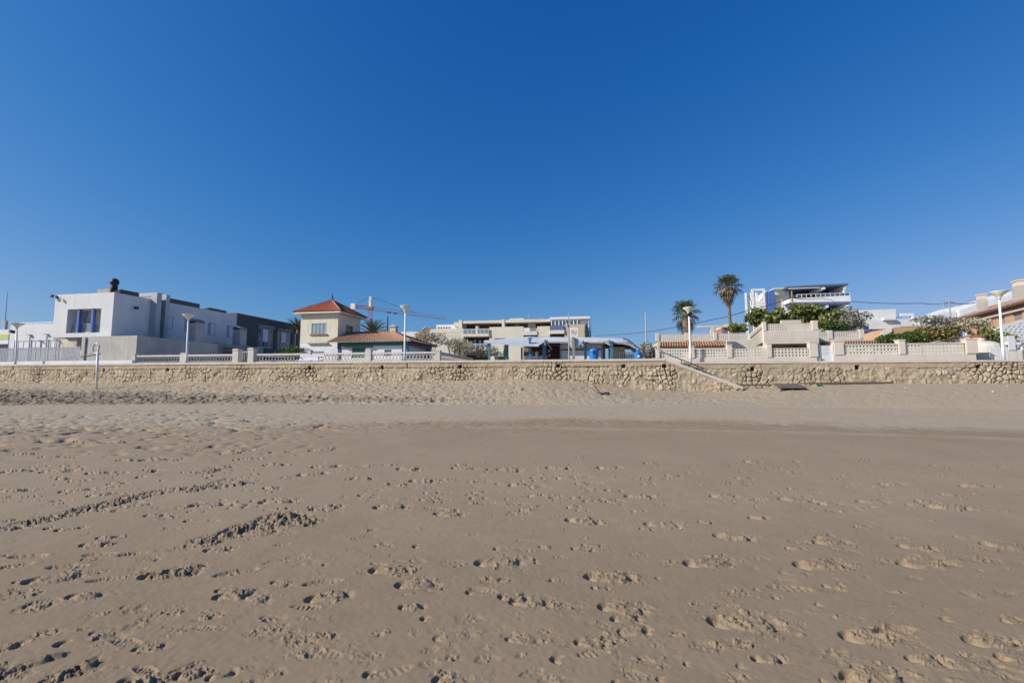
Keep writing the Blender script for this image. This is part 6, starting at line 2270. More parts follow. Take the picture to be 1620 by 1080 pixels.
zb_ = W.F(1610, 553.5, v)[1]
t = Thing('baluster_wall', 'garden wall topped with turned white balusters at the right edge', 'balustrade', a0, v, GR)
t.part('wall', MB().box(a0, a1, v, v + 0.3, GR, zb_), 'plaster_pale')
t.part('rail', MB().box(a0, a1, v - 0.03, v + 0.3, z1_ - 0.15, z1_), 'white_clean')
t.part('pillar', MB().box(a0 + .01, a0 + 0.38, v - 0.05, v - .004, zb_ + 0.003, W.F(1597, 531, v)[1]).box(a0 + .01, a0 + 0.38, v + .302, v + 0.36, zb_ + .003, W.F(1597, 531, v)[1]), 'white')
m = MB()
k = a0 + 0.55
while k < a1:
    m.lathe([(0.10, zb_ + .003), (0.06, zb_ + 0.06), (0.12, zb_ + 0.2), (0.05, zb_ + 0.34), (0.09, z1_ - 0.152)], k, v + 0.14, 8)
    k += 0.3
t.part('balusters', m, 'white')
v = 37.5
a0, zb_ = W.F(1577, 541, v)
a1 = W.F(1690, 541, v)[0]
p = [W.F(*q, v) for q in ((1577, 545), (1690, 545), (1690, 496), (1620, 505), (1577, 518))]
t = Thing('patterned_wall', 'white wall of openwork blocks below the orange house', 'wall', a0, v, GR)
t.part('wall', MB().prism([(p[0][0], GR), (p[1][0], GR), p[2], p[3], p[4]], 'v', v + 0.1, v + 0.3), 'white')
m = MB()
r_ = random.Random(9)
z_ = zb_
row_i = 0
while z_ < p[2][1] - 0.2:
    x = a0 + (row_i % 2) * 0.2
    while x < a1 - 0.3:
        zlim = np.interp(x, [p[4][0], p[3][0], p[2][0]], [p[4][1], p[3][1], p[2][1]]) - 0.25
        if z_ < zlim:
            m.prism([(x, z_ + .04), (x + 0.12, z_ + 0.08), (x + 0.15, z_ + 0.16), (x + 0.07, z_ + 0.12)], 'v', v + 0.085, v + 0.101)
        x += 0.3
    z_ += 0.2
    row_i += 1
t.part('openwork_pattern', m, 'concrete_dark')
# rubble planter pillar with tiles
v = 36.0
a0, z1_ = W.F(1540, 532, v)
a1 = W.F(1555, 532, v)[0]
t = Thing('planter', 'round pale planter edged with red tile', 'planter', (a0 + a1) / 2, v, GR)
m = MB().lathe([(0.34, GR), (0.36, z1_ - 0.2), (0.34, z1_ - 0.08)], (a0 + a1) / 2, v, 14)
t.part('body', m, 'plaster_pale')
t.part('tile_rim', MB().lathe([(0.42, z1_ - 0.078), (0.42, z1_ + 0.04), (0.3, z1_ + 0.05)], (a0 + a1) / 2, v, 14), 'tile_red')
# dome oven like mound
x, z_ = W.F(1562, 545, 35.6)
t = Thing('stone_mound', 'rounded pale stone barbecue behind the picket gate', 'barbecue', x, 35.6, GR, empty=False)
t.solo(MB().lathe([(0.75, GR), (0.75, z_ - 0.15), (0.6, z_ + 0.05), (0.3, z_ + 0.2), (0.05, z_ + 0.24)], x, 35.6, 14), 'coping')
# ================================================================== STREET LAMPS
def lamp(px_b, row_b, px_t, row_t, v, lab, extra=None, wpx=16, h=0.42, gz=GZ, first=None):
    ub, _ = W.F(px_b, row_b, v)
    ut, zt = W.F(px_t, row_t, v)
    t = Thing('street_lamp', lab, 'street lamp', ub, v, gz, group='funnel shaped street lamps on the promenade')
    y = ub * -W.s + v * W.c
    rad = wpx / 2 / FPX * y
    z0 = zt - h
    t.part('pole', MB().tube([(ub, v, gz), (ub, v, gz + 0.9), (ut, v, z0 + 0.04)], [0.085, 0.075, 0.06], 10), 'lampwhite', smooth=True)
    m = MB().lathe([(0.07, z0 - 0.12), (0.09, z0), (rad * 0.45, z0 + h * 0.40), (rad * 0.98, z0 + h * 0.80), (rad, z0 + h * 0.86)], ut, v, 20)
    t.part('lamp_shade', m, 'lampshade', smooth=True)
    t.part('lamp_cap', MB().lathe([(rad * 1.03, z0 + h * 0.86), (rad * 1.03, z0 + h * 0.92), (rad * 0.7, z0 + h), (0.05, z0 + h * 1.03)], ut, v, 20), 'lampwhite', smooth=True)
    if extra == 'flood':
        m = MB().tube([(ut, v, z0 - 0.25), (ut - 0.35, v - 0.05, z0 - 0.32)], 0.03, 6)
        m.prism([(ut - 0.62, z0 - 0.42), (ut - 0.35, z0 - 0.5), (ut - 0.3, z0 - 0.26), (ut - 0.55, z0 - 0.18)], 'v', v - 0.18, v + 0.12)
        t.part('floodlight', m, 'dark')
    if extra == 'spot':
        m = MB()
        cz = z0 - 0.12
        ring = [(ut + 0.06 + 0.15 * math.cos(a), v - 0.14, cz + 0.15 * math.sin(a)) for a in [2 * PI * k / 12 for k in range(13)]]
        m.tube(ring, 0.035, 5, cap=False)
        m.tube([(ut + 0.06, v + 0.02, cz), (ut + 0.06, v - 0.12, cz)], [0.06, 0.12], 10)
        t.part('spotlight', m, 'dark')
    return t


lamp(23.5, 583, 27.5, 511, 32.0, 'street lamp with a dark floodlight on its pole, in front of the slatted fence', 'flood', 17)
lamp(294.5, 577, 298.5, 497, 32.0, 'street lamp beside the wide concrete chimney on the terrace', None, 17)
lamp(640, 571, 641.5, 483.5, 32.0, 'street lamp in front of the tiled wing of the tower house', None, 17)
lamp(1093, 575, 1089.5, 486, 33.1, 'street lamp with a round spotlight, in front of the bushy short palm', 'spot', 18, gz=GR)
lamp(1588.5, 571, 1579.5, 460.5, 33.2, 'street lamp beside the picket gate and the orange house', None, 23, 0.44, gz=GR)

# tall thin street light behind the bush
u_, v_, zt_ = W.D(1021, 494.5, 62)
t = Thing('street_light', 'tall thin grey street light with a short arm right of the kiosk', 'street light', u_, v_, GZ)
t.part('pole', MB().tube([(u_, v_, GZ), (u_, v_, zt_)], [0.14, 0.08], 8), 'galv')
t.part('arm', MB().tube([(u_, v_, zt_), (u_ - 0.25, v_, zt_ + 0.1), (u_ - 0.65, v_, zt_ + 0.06)], 0.05, 6), 'galv')
# utility pole
u_, v_, zt_ = W.D(1252.5, 460.5, 40)
zb_ = W.D(1253.5, 512, 40)[2]
t = Thing('utility_pole', 'thin rusty utility pole behind the upper lattice wall', 'pole', u_, v_, GR, empty=False)
t.solo(MB().tube([(u_, v_, GR), (u_, v_, zt_)], [0.09, 0.07], 8), M('rusty_pole', (0.30, 0.24, 0.20), 0.7, 0.3, 2, stain=(0.25, 0.10, 0.05), stain_amt=0.6))
pole_top = (u_, v_, zt_)
# pole with loudspeakers behind the no dogs sign
u_, v_, zt_ = W.D(899.5, 494.5, 39)
t = Thing('loudspeaker_pole', 'dark pole with small loudspeakers rising behind the kiosk canopy', 'pole', u_, v_, GZ)
t.part('pole', MB().tube([(u_, v_, GZ), (u_, v_, zt_)], [0.07, 0.045], 8), 'grey')
zz = W.D(898, 510, 39)[2]
for dx, dz in ((-0.22, 0.1), (0.14, 0.0), (-0.1, -0.25)):
    t.part('loudspeaker', MB().lathe([(0.05, zz + dz - 0.12), (0.13, zz + dz + 0.1)], u_ + dx, v_ - 0.05, 8), 'galv')


def cable(pts, lab, sag, r=0.035):
    P = [W.D(*p) for p in pts]
    t = Thing('power_cable', lab, 'cable', *P[0], empty=False)
    out = []
    for a, b in zip(P[:-1], P[1:]):
        for k in range(8):
            s_ = k / 8
            out.append(tuple(a[i] + (b[i] - a[i]) * s_ - (sag * 4 * s_ * (1 - s_) if i == 2 else 0) for i in range(3)))
    out.append(P[-1])
    t.solo(MB().tube(out, r, 5), 'dark')


cable([(940, 531, 82), (1022, 525, 66), (1130, 505, 50), (1190, 488.5, 44), (1252, 471, 40)], 'black cable rising from the apartment block past the palms to the thin utility pole', 0.10)
cable([(1252, 471, 40.1), (1300, 471.5, 60), (1336, 475.5, 72)], 'black cable running from the thin utility pole to the modern house', 0.15)
cable([(1336, 475.8, 72), (1460, 479.6, 66), (1505, 478.3, 58), (1546, 478, 50)], 'black cable running from the modern house to the orange house chimney', 0.2, 0.045)

# ================================================================== SIGNS
v = 31.85
ub, _ = W.F(907.5, 568, v)
uc, zc = W.F(908, 526, v)
t = Thing('sign_post', 'square no dogs sign and round plate on a wooden post at the sea wall edge', 'sign', ub, v, GZ)
ztop = W.F(908, 518.5, v)[1]
t.part('post', MB().box(ub - 0.09, ub + 0.09, v - 0.02, v + 0.12, GZ, W.F(908, 532, v)[1]), 'wood')
hw = W.F(914.5, 526, v)[0] - uc
zb_ = W.F(908, 533, v)[1]
s_ = t.part('sign_board', MB().box(uc - hw, uc + hw, v - 0.06, v - 0.03, zb_, ztop), 'white_clean')
zc = (zb_ + ztop) / 2
rg = hw * 0.74
m = MB()
for k in range(28):
    a0, a1 = 2 * PI * k / 28, 2 * PI * (k + 1) / 28
    m.poly([(uc + rg * math.cos(a0), v - 0.064, zc + rg * math.sin(a0)), (uc + rg * math.cos(a1), v - 0.064, zc + rg * math.sin(a1)), (uc + rg * .84 * math.cos(a1), v - 0.064, zc + rg * .84 * math.sin(a1)), (uc + rg * .84 * math.cos(a0), v - 0.064, zc + rg * .84 * math.sin(a0))])
c_, d_ = rg * 0.62, rg * 0.07
m.poly([(uc - c_ - d_, v - 0.068, zc + c_ - d_), (uc - c_ + d_, v - 0.068, zc + c_ + d_), (uc + c_ + d_, v - 0.068, zc - c_ + d_), (uc + c_ - d_, v - 0.068, zc - c_ - d_)])
t.part('prohibition_ring', m, M('faded_sign_red', (0.30, 0.16, 0.13), 0.6, 0.1, 5), s_)
m = MB()
k = rg * 0.5
for q in ([(-.9, .25), (.55, .25), (.6, -.15), (-.85, -.15)], [(.45, .2), (.95, .55), (1.15, .3), (.75, .05)], [(-.9, .2), (-1.25, .6), (-1.1, .62), (-.75, .25)],
          [(-.85, -.1), (-.62, -.1), (-.66, -.75), (-.85, -.75)], [(.3, -.1), (.55, -.1), (.55, -.75), (.36, -.75)], [(-.6, -.1), (-.4, -.1), (-.3, -.7), (-.48, -.7)], [(.1, -.1), (.3, -.1), (.2, -.7), (.02, -.7)]):
    m.poly([(uc + x * k, v - 0.066, zc + z * k) for x, z in q])
t.part('dog_symbol', m, 'dark', s_)
ud, zd = W.F(909, 543, v + 0.14)
rd = W.F(917.5, 543, v + 0.14)[0] - ud
m = MB()
ring = [(ud + rd * math.cos(2 * PI * k / 24), zd + rd * math.sin(2 * PI * k / 24)) for k in range(24)]
m.prism(ring, 'v', v + 0.14, v + 0.17)
t.part('round_plate', m, M('pale_green_plate', (0.42, 0.50, 0.48), 0.4, 0.1, 3))
half = [(ud + rd * .97 * math.cos(-PI / 2 + PI * k / 12), zd + rd * .97 * math.sin(-PI / 2 + PI * k / 12)) for k in range(13)]
t.part('plate_half', MB().prism(half, 'v', v + 0.132, v + 0.138), M('pale_blue_plate', (0.36, 0.44, 0.60), 0.4, 0.1, 3))


# ================================================================== BINS
def bin_(px0, px1, rt, v, lab, lid):
    u0, z1_ = W.F(px0, rt, v)
    u1 = W.F(px1, rt, v)[0]
    uc, r_ = (u0 + u1) / 2, (u1 - u0) / 2
    t = Thing('litter_bin', lab, 'bin', uc, v, GZ, group='blue bins by the kiosk')
    h = z1_ - GZ
    t.part('body', MB().lathe([(r_ * 0.86, GZ), (r_ * 0.95, GZ + h * 0.15), (r_ * 0.98, GZ + h * 0.72), (r_, GZ + h * 0.75)], uc, v, 18), 'binblue', smooth=True)
    if lid:
        l_ = t.part('lid', MB().lathe([(r_ * 1.02, GZ + h * 0.752), (r_ * 1.0, GZ + h * 0.86), (r_ * 0.8, GZ + h * 0.97), (r_ * 0.3, z1_)], uc, v, 18), 'binblue', smooth=True)
        t.part('opening', MB().box(uc - r_ * 0.22, uc + r_ * 0.22, v - r_ * 1.01, v - r_ * 0.7, GZ + h * 0.66, GZ + h * 0.86), 'dark', l_)
    else:
        t.part('lid', MB().lathe([(r_ * 1.05, GZ + h * 0.752), (r_ * 0.95, GZ + h * 0.80), (r_ * 0.45, GZ + h * 0.86), (r_ * 0.4, z1_), (0.02, z1_ + .02)], uc, v, 18), 'binblue', smooth=True)
        t.part('sticker', MB().box(uc - r_ * .35, uc + r_ * .3, v - r_ * 1.03, v - r_ * 0.9, GZ + h * 0.50, GZ + h * 0.62), 'white_clean')


bin_(932, 947, 551, 38.0, 'blue barrel bin with a dark opening in front of the kiosk shutter', True)
bin_(1003, 1015.5, 553, 36.5, 'blue bin with a knobbed lid beside the pale bush', False)

# ================================================================== THINGS ON THE SAND
def sand_pt(px, row):
    """point of the sloping beach seen at px,row"""
    x, y = ground_at(px, row)
    return W.uv(x, y) + (float(profile(np.array(x / y), np.array(y))),)


u_, v_, z_ = sand_pt(153, 615)
ut, zt_ = W.F(154.5, 558, v_)
t = Thing('marker_post', 'white post with an oval ring on top standing in the sand', 'post', u_, v_, z_ - 0.3)
t.part('post', MB().tube([(u_, v_, z_ - 0.3), (ut, v_, zt_ + 0.1)], 0.075, 10), 'lampwhite', smooth=True)
rc, rz = W.F(152, 551, v_)
m = MB()
m.tube([(rc + 0.27 * math.cos(2 * PI * k / 20), v_, rz + 0.38 * math.sin(2 * PI * k / 20)) for k in range(21)], 0.05, 6, cap=False)
t.part('ring', m, 'galv')
m = MB().box(rc + 0.14, rc + 0.26, v_ - 0.03, v_ + 0.03, rz - 0.45, rz + 0.36)
t.part('ring_strut', m, 'lampwhite')
# slack cable hanging from the concrete terrace wall along the fence
a = (W.F(156, 557, 35.9)[0], 35.9, W.F(156, 557, 35.9)[1])
b = (W.F(-30, 573.5, 35.9)[0], 35.9, W.F(-30, 573.5, 35.9)[1])
t = Thing('cable', 'slack grey cable hanging in front of the slatted fence from the concrete terrace wall', 'cable', *a, empty=False)
pts = []
for k in range(25):
    s_ = k / 24
    pts.append((a[0] + (b[0] - a[0]) * s_, 35.9, a[2] + (b[2] - a[2]) * s_ - 0.28 * 4 * s_ * (1 - s_) * (1.5 - s_)))
t.solo(MB().tube(pts, 0.035, 5), 'grey')

# leaning stick in a dark bundle
u_, v_, z_ = sand_pt(953, 623)
t = Thing('driftwood_stick', 'dark stick leaning out of a bundle on the sand below the wall', 'stick', u_, v_, z_)
ut, zt_ = W.F(937, 606, v_)
t.part('stick', MB().tube([(u_ - 0.05, v_, z_ - 0.05), ((u_ + ut) / 2 - 0.02, v_, (z_ + zt_) / 2 - 0.03), (ut, v_, zt_)], [0.05, 0.035, 0.02], 6), 'bark')
m = MB()
r_ = random.Random(4)
for k in range(9):
    x, y, q = u_ + r_.uniform(-0.12, 0.35), v_ + r_.uniform(-0.15, 0.1), r_.uniform(0.05, 0.11)
    m.lathe([(q * 1.2, z_ - 0.06), (q, z_ + q * 0.7), (q * 0.3, z_ + q * 1.2)], x, y, 7)
t.part('bundle', m, 'darkcloth')

# boardwalk piece
t0 = sand_pt(1252, 617.5)
u0 = W.F(1234, 615, t0[1])[0]
u1 = W.F(1276, 615, t0[1])[0]
zb_ = t0[2]
t = Thing('boardwalk', 'weathered grey boardwalk platform resting above the sand near the steps', 'boardwalk', u0, t0[1], zb_)
m = MB()
n_ = 9
zt_ = W.F(1250, 612.4, t0[1])[1]
vbk = VR - 0.35
ubk0, zbk = W.F(1222, 606.3, vbk)
ubk1 = W.F(1262, 606.3, vbk)[0]
for k in range(n_):
    a_, b_ = k / n_, (k + 0.9) / n_
    P_ = []
    for q in (a_, b_):
        P_.append((u0 + (ubk0 - u0) * q, t0[1] + (vbk - t0[1]) * q, zt_ + (zbk - zt_) * q))
        P_.append((u1 + (ubk1 - u1) * q, t0[1] + (vbk - t0[1]) * q, zt_ + (zbk - zt_) * q))
    l0_, r0_, l1_, r1_ = P_
    dn = lambda p: (p[0], p[1], p[2] - 0.05)
    m.poly([l0_, r0_, r1_, l1_])
    m.poly([dn(l0_), dn(l1_), dn(r1_), dn(r0_)])
    for x, y in ((l0_, r0_), (r0_, r1_), (r1_, l1_), (l1_, l0_)):
        m.poly([x, y, dn(y), dn(x)])
t.part('deck', m, M('dark_boards', (0.15, 0.125, 0.105), 0.85, 0.3, 3))
for k in range(3):
    x = u0 + 0.15 + (u1 - u0 - 0.3) * k / 2
    t.part('leg', MB().box(x - 0.05, x + 0.05, t0[1] + 0.1, t0[1] + 0.25, zb_ - 0.3, zt_ - 0.052), 'bark')
# long dark beam at the foot of the wall
vb_ = VR - 0.8
a0, a1 = W.F(1264, 606, vb_)[0], W.F(1414, 606.5, vb_)[0]
zt_, zl_ = W.F(1340, 603.6, vb_)[1], W.F(1340, 609, vb_)[1]
t = Thing('timber_beam', 'long dark timber beam lying along the foot of the sea wall', 'beam', a0, vb_, zl_, empty=False)
am = (a0 + a1) / 2
t.solo(MB().prism([(a0, zl_ + 0.1), (am, zl_), (a1, zl_), (a1, zt_ - 0.01), (am, zt_ - 0.03), (a0, zt_ - 0.07)], 'v', vb_, vb_ + 0.12), 'bark')
a0, a1 = W.F(1165, 608, VR - 0.3)[0], W.F(1221, 608, VR - 0.3)[0]
za = W.F(1190, 607.8, VR - 0.3)[1]
t = Thing('timber_plank', 'thin dark plank at the wall foot between the steps and the boardwalk', 'plank', a0, VR - 0.3, za, empty=False)
t.solo(MB().box(a0, a1, VR - 0.34, VR - 0.26, za - 0.1, za), 'bark')
# green plastic scrap
u_, v_, z_ = sand_pt(1297, 611)
t = Thing('plastic_scrap', 'crumpled bright green plastic scrap on the sand', 'litter', u_, v_, z_, empty=False)
m = MB()
r_ = random.Random(8)
for k in range(16):
    p = [(u_ + r_.uniform(-0.2, 0.2), v_ + r_.uniform(-0.12, 0.12), z_ + r_.uniform(0.0, 0.17)) for _ in range(3)]
    m.poly(p)
t.solo(m, 'green_rag')
# pale pebbles and shells: one object each
for i, (px, row, s_, lab) in enumerate(((1571, 620, 0.06, 'white stone on the sand near the right edge of the wall'), (1433, 614, 0.045, 'small white stone on the sand below the closed lattice panels'), (1594, 611, 0.04, 'small white stone nearest the foot of the wall at the right'), (1077, 836, 0.012, 'tiny white shell fragment on the firm sand'))):
    u_, v_, z_ = sand_pt(px, row)
    t = Thing('pebble', lab, 'stone', u_, v_, z_, empty=False, group='white stones on the sand')
    t.solo(MB().lathe([(s_ * 0.7, z_ - s_ * .3), (s_ * 1.2, z_ + s_ * 0.25), (s_ * 0.8, z_ + s_ * 0.7), (s_ * 0.2, z_ + s_ * 0.85)], u_, v_, 8), 'coping', smooth=True)

# ================================================================== PLANTS
def leaves(m, cen, rad, n, size, seed, lump=0.5, ell=None, flat=0.0):
    """many small leaf faces spread through an uneven crown"""
    r_ = random.Random(seed)
    ncl = 16 if lump < 0.58 else 12
    cl = [(r_.gauss(0, 0.55), r_.gauss(0, 0.5), r_.gauss(0, 0.5)) for _ in range(ncl)]
    for k in range(n):
        c = r_.choice(cl)
        while True:
            q = [r_.uniform(-1, 1) for _ in range(3)]
            if sum(x * x for x in q) <= 1:
                break
        q = [c[i] * 0.75 + q[i] * lump for i in range(3)]
        if sum(x * x for x in q) > 1.25:
            continue
        p = [cen[i] + q[i] * rad[i] for i in range(3)]
        if p[2] < GZ:
            continue
        s_ = size * r_.uniform(0.6, 1.3)
        a = np.array([r_.gauss(0, 1) for _ in range(3)])
        a /= np.linalg.norm(a)
        b = np.cross(a, [r_.gauss(0, 1) for _ in range(3)])
        b /= np.linalg.norm(b) + 1e-6
        P = np.array(p)
        w_ = b * s_ * 0.42
        m.poly([tuple(P - a * s_ * 0.5), tuple(P + w_), tuple(P + a * s_ * 0.5), tuple(P - w_)])
    return m


def bush(name, lab, cat, cen, rad, n, size, mat, seed, gz, stem=True, lump=0.5, group=None, part='crown'):
    t = Thing(name, lab, cat, cen[0], cen[1], gz, group=group)
    t.part(part, leaves(MB(), cen, rad, n, size, seed, lump), mat)
    if stem:
        r_ = random.Random(seed + 1)
        m = MB()
        for k in range(7):
            e = (cen[0] + r_.uniform(-.7, .7) * rad[0], cen[1] + r_.uniform(-.5, .5) * rad[1], cen[2] + r_.uniform(-.1, .6) * rad[2])
            b0 = (cen[0] + r_.uniform(-.25, .25) * rad[0], cen[1], gz)
            mid = tuple(b0[i] * 0.4 + e[i] * 0.6 + (r_.uniform(-.12, .12) if i < 2 else 0) for i in range(3))
            m.tube([b0, mid, e], [0.05, 0.035, 0.012], 5)
        t.part('stem', m, 'bark')
    return t


def at(px, row, v):
    u_, z_ = W.F(px, row, v)
    return (u_, v, z_)


def rad_px(w, h, v, px=810):
    y = v / (W.c + W.s * (px - 810) / FPX)
    return (w / 2 / FPX * y, 0.9, h / 2 / FPX * y)


# hedge behind the balustrade at the left
c = at(464, 558, 39.5)
r3 = rad_px(58, 16, 39.5, 464)
bush('hedge', 'low dark green hedge behind the balustrade left of the tower house', 'hedge', c, (r3[0], 0.8, r3[2] + 0.15), 1500, 0.14, 'hedge', 1, GZ, False, 0.8, part='foliage')
# pale shrubs around the corner balustrade
for i, (px, row, w, h, v, lab) in enumerate(((722, 549, 66, 34, 48.0, 'pale dry shrub spilling over the corner balustrade'), (676, 534, 62, 22, 53.0, 'pale brownish shrub behind the end of the tiled wing roof'), (765, 556, 50, 20, 49.5, 'low pale shrub under the apartment balconies'))):
    r3 = rad_px(w, h, v, px)
    bush('dry_shrub', lab, 'shrub', at(px, row, v), (r3[0], 1.2, r3[2]), (2600, 1500, 1400)[i], (0.17, 0.2, 0.2)[i], 'pale_leaf', 20 + i, GZ, True, 0.42, group='pale shrubs left of the kiosk')
t_ = at(726, 552, 47)
t = Thing('bare_trunk', 'short bare brown trunk in front of the pale shrub', 'trunk', t_[0], 47, GZ, empty=False)
t.solo(MB().tube([(t_[0], 47, GZ), (t_[0] + .05, 47, W.F(725.5, 543, 47)[1])], [0.12, 0.08], 7), 'bark')
# conifer and low green bush left of the kiosk
c = at(799, 558, 46)
r3 = rad_px(9, 24, 46)
bush('young_conifer', 'small dark upright conifer left of the kiosk posts', 'tree', c, (r3[0], 0.4, r3[2]), 600, 0.14, 'hedge', 31, GZ, True, 0.6)
c = at(792, 567, 45)
r3 = rad_px(26, 10, 45)
bush('low_bush', 'low rounded green bush behind the sea wall left of the kiosk', 'bush', c, (r3[0], 0.6, r3[2]), 700, 0.12, 'hedge', 32, GZ, False, 0.7, part='foliage')
c = at(735, 566, 45)
# oleander right of the kiosk
c = at(1026, 556, 37.5)
r3 = rad_px(32, 30, 37.5, 1026)
bush('oleander_bush', 'pale green leafy bush between the blue bin and the lattice wall', 'bush', c, (r3[0], 0.9, r3[2]), 2200, 0.15, 'silver_leaf', 33, GZ, True, 0.6)
# broad leaved trees behind the upper block
for i, (px, row, w, h, v, lab, n_) in enumerate(((1205, 507, 44, 44, 43.0, 'leafy green tree in front of the white lift frame', 2400), (1238, 505, 52, 34, 42.0, 'green tree just left of the thin utility pole', 2400), (1276, 497, 62, 44, 43.0, 'broad green tree right of the utility pole, its top reaching the balcony', 3200), (1312, 505, 34, 34, 42.0, 'small leafy tree at the right end of the modern house', 1500), (1168, 519, 34, 20, 44.0, 'low yellow green bush beside the tall palm trunk', 1500))):
    r3 = rad_px(w, h, v, px)
    bush('leafy_tree' if i < 4 else 'low_bush', lab, 'tree' if i < 4 else 'bush', at(px, row, v), (r3[0], 1.5, r3[2]), int(n_ * 0.5), 0.30 if i < 4 else 0.22, 'leaf', 40 + i, GR, True, 0.36, group='green trees behind the upper terrace' if i < 4 else None)
c = at(1341, 508, 44)
r3 = rad_px(62, 40, 44, 1341)
bush('oleander_bush', 'large silvery grey flowering bush behind the right terrace balustrade', 'bush', c, (r3[0], 1.5, r3[2]), 2300, 0.22, 'silver_leaf', 50, GR, True, 0.42)
c = at(1318, 518, 41)
r3 = rad_px(48, 16, 41, 1318)
bush('hedge', 'dark green hedge below the silvery bush on the right terrace', 'hedge', c, (r3[0], 0.8, r3[2]), 1600, 0.16, 'hedge', 51, GR, False, 0.75, part='foliage')
# clipped green hedge and yellowing bush
for i, (px, row, w, h, v, lab) in enumerate(((1414, 539, 48, 22, 35.4, 'rounded dark green hedge end behind the lattice wall'), (1444, 537, 44, 26, 35.6, 'clipped green hedge middle behind the lattice wall'), (1374, 548, 26, 8, 36.5, 'tiny dark bush under the violet blue house'))):
    r3 = rad_px(w, h, v, px)
    bush('hedge', lab, 'hedge', at(px, row, v), (r3[0], 0.8, r3[2]), (3200, 2800, 500)[i], 0.13, 'hedge', 60 + i, GR, False, 0.75, group='green hedge behind the lattice wall', part='foliage')
c = at(1484, 528, 36.9)
r3 = rad_px(86, 38, 36.9, 1484)
bush('yellowing_bush', 'large bush with green and yellowing leaves before the orange house', 'bush', c, (r3[0], 0.9, r3[2]), 4200, 0.19, 'autumn', 65, GR, True, 0.45)
c = at(1478, 508, 42)
r3 = rad_px(60, 16, 42, 1478)
bush('dry_shrub', 'pale sparse shrub top in front of the white gabled house', 'shrub', c, (r3[0], 0.9, r3[2]), 800, 0.2, 'silver_leaf', 66, GR, True, 0.7)
for i, (px, row, w, h, v, lab, mt_, n_) in enumerate(((1540, 512, 46, 22, 40, 'dry brownish shrub under the tiled roof of the orange house', 'pale_leaf', 900), (1567, 533, 30, 34, 37.0, 'dark leaved shrub behind the stone barbecue', 'leaf', 1100), (1597, 536, 12, 18, 35.5, 'small potted shrub beside the tall street lamp', 'leaf', 300))):
    r3 = rad_px(w, h, v, px)
    bush('garden_shrub', lab, 'shrub', at(px, row, v), (r3[0], 0.7, r3[2]), n_, 0.15, mt_, 70 + i, GR, True, 0.65, group='shrubs in the front garden at the right')


# ------------------------------------------------------------------ palms
def fan_leaf(m, base, dirv, stalk, size, r_, droop=0.2):
    d_ = np.array(dirv, float)
    d_ /= np.linalg.norm(d_)
    b = np.array(base, float)
    tip = b + d_ * stalk + np.array((0, 0, -droop * stalk * 0.4))
    sd = np.cross(d_, (0, 0, 1.0))
    sd /= np.linalg.norm(sd) + 1e-6
    up = np.cross(sd, d_)
    m.tube([tuple(b), tuple((b + tip) / 2 + np.array((0, 0, 0.05))), tuple(tip)], 0.025, 4, cap=False)
    nseg = 13
    for k in range(nseg):
        a = (k / (nseg - 1) - 0.5) * 2.0 * 2.0
        q = d_ * math.cos(a) + sd * math.sin(a)
        ln = size * (0.75 + 0.25 * math.cos(a)) * r_.uniform(0.9, 1.1)
        mid = tip + q * ln * 0.62 + up * 0.02
        end = tip + q * ln + np.array((0, 0, -droop * ln * r_.uniform(0.5, 1.1)))
        wv = np.cross(q, up)
        wv /= np.linalg.norm(wv) + 1e-6
        w_ = ln * 0.075
        m.poly([tuple(tip), tuple(mid + wv * w_), tuple(end), tuple(mid - wv * w_)])


def fan_palm(lab, px, row_c, v, gz, crown_r, skirt, seed, trunk_r, nleaf):
    """trunk up to the crown centre, green fans above, dead skirt hanging below"""
    r_ = random.Random(seed)
    u_, zc = W.F(px, row_c, v)
    t = Thing('fan_palm', lab, 'palm tree', u_, v, gz, group='tall fan palms')
    m = MB().tube([(u_ + 0.25, v, gz), (u_ + 0.1, v, gz + (zc - gz) * 0.5), (u_, v, zc)], [trunk_r * 1.2, trunk_r, trunk_r * 0.9], 10)
    t.part('trunk', m, 'palmtrunk')
    m = MB()
    for k in range(nleaf):
        az = k * 2.399 + r_.uniform(-.2, .2)
        el_ = math.radians(-25 + 105 * ((k + 0.5) / nleaf) ** 0.9)
        dv = (math.cos(az) * math.cos(el_), math.sin(az) * math.cos(el_), math.sin(el_))
        fan_leaf(m, (u_, v, zc), dv, crown_r * 0.5 * r_.uniform(.85, 1.1), crown_r * 0.55 * r_.uniform(.9, 1.15), r_, 0.35)
    t.part('crown', m, 'palm_leaf')
    m = MB()
    for k in range(int(nleaf * 1.6)):
        az = r_.uniform(0, 2 * PI)
        fz = r_.random() ** 1.2
        el_ = math.radians(-42 - 46 * min(1.0, fz * 1.5) + r_.uniform(-8, 8))
        dv = (math.cos(az) * math.cos(el_), math.sin(az) * math.cos(el_), math.sin(el_))
        z_ = zc + 0.15 - skirt * 0.62 * fz
        fan_leaf(m, (u_ + dv[0] * trunk_r, v + dv[1] * trunk_r, z_), dv, crown_r * 0.42, crown_r * 0.42, r_, 0.5)
    t.part('dead_skirt', m, 'dead_leaf')


yv = 45.0
fan_palm('tall slender fan palm rising above the pergola house', 1151, 451.5, 48, GR, 1.55, 1.25, 5, 0.15, 25)
fan_palm('shorter fan palm with a thick dead leaf skirt beside the spotlight street lamp', 1084, 494, 43, GR, 1.5, 3.0, 9, 0.34, 23)


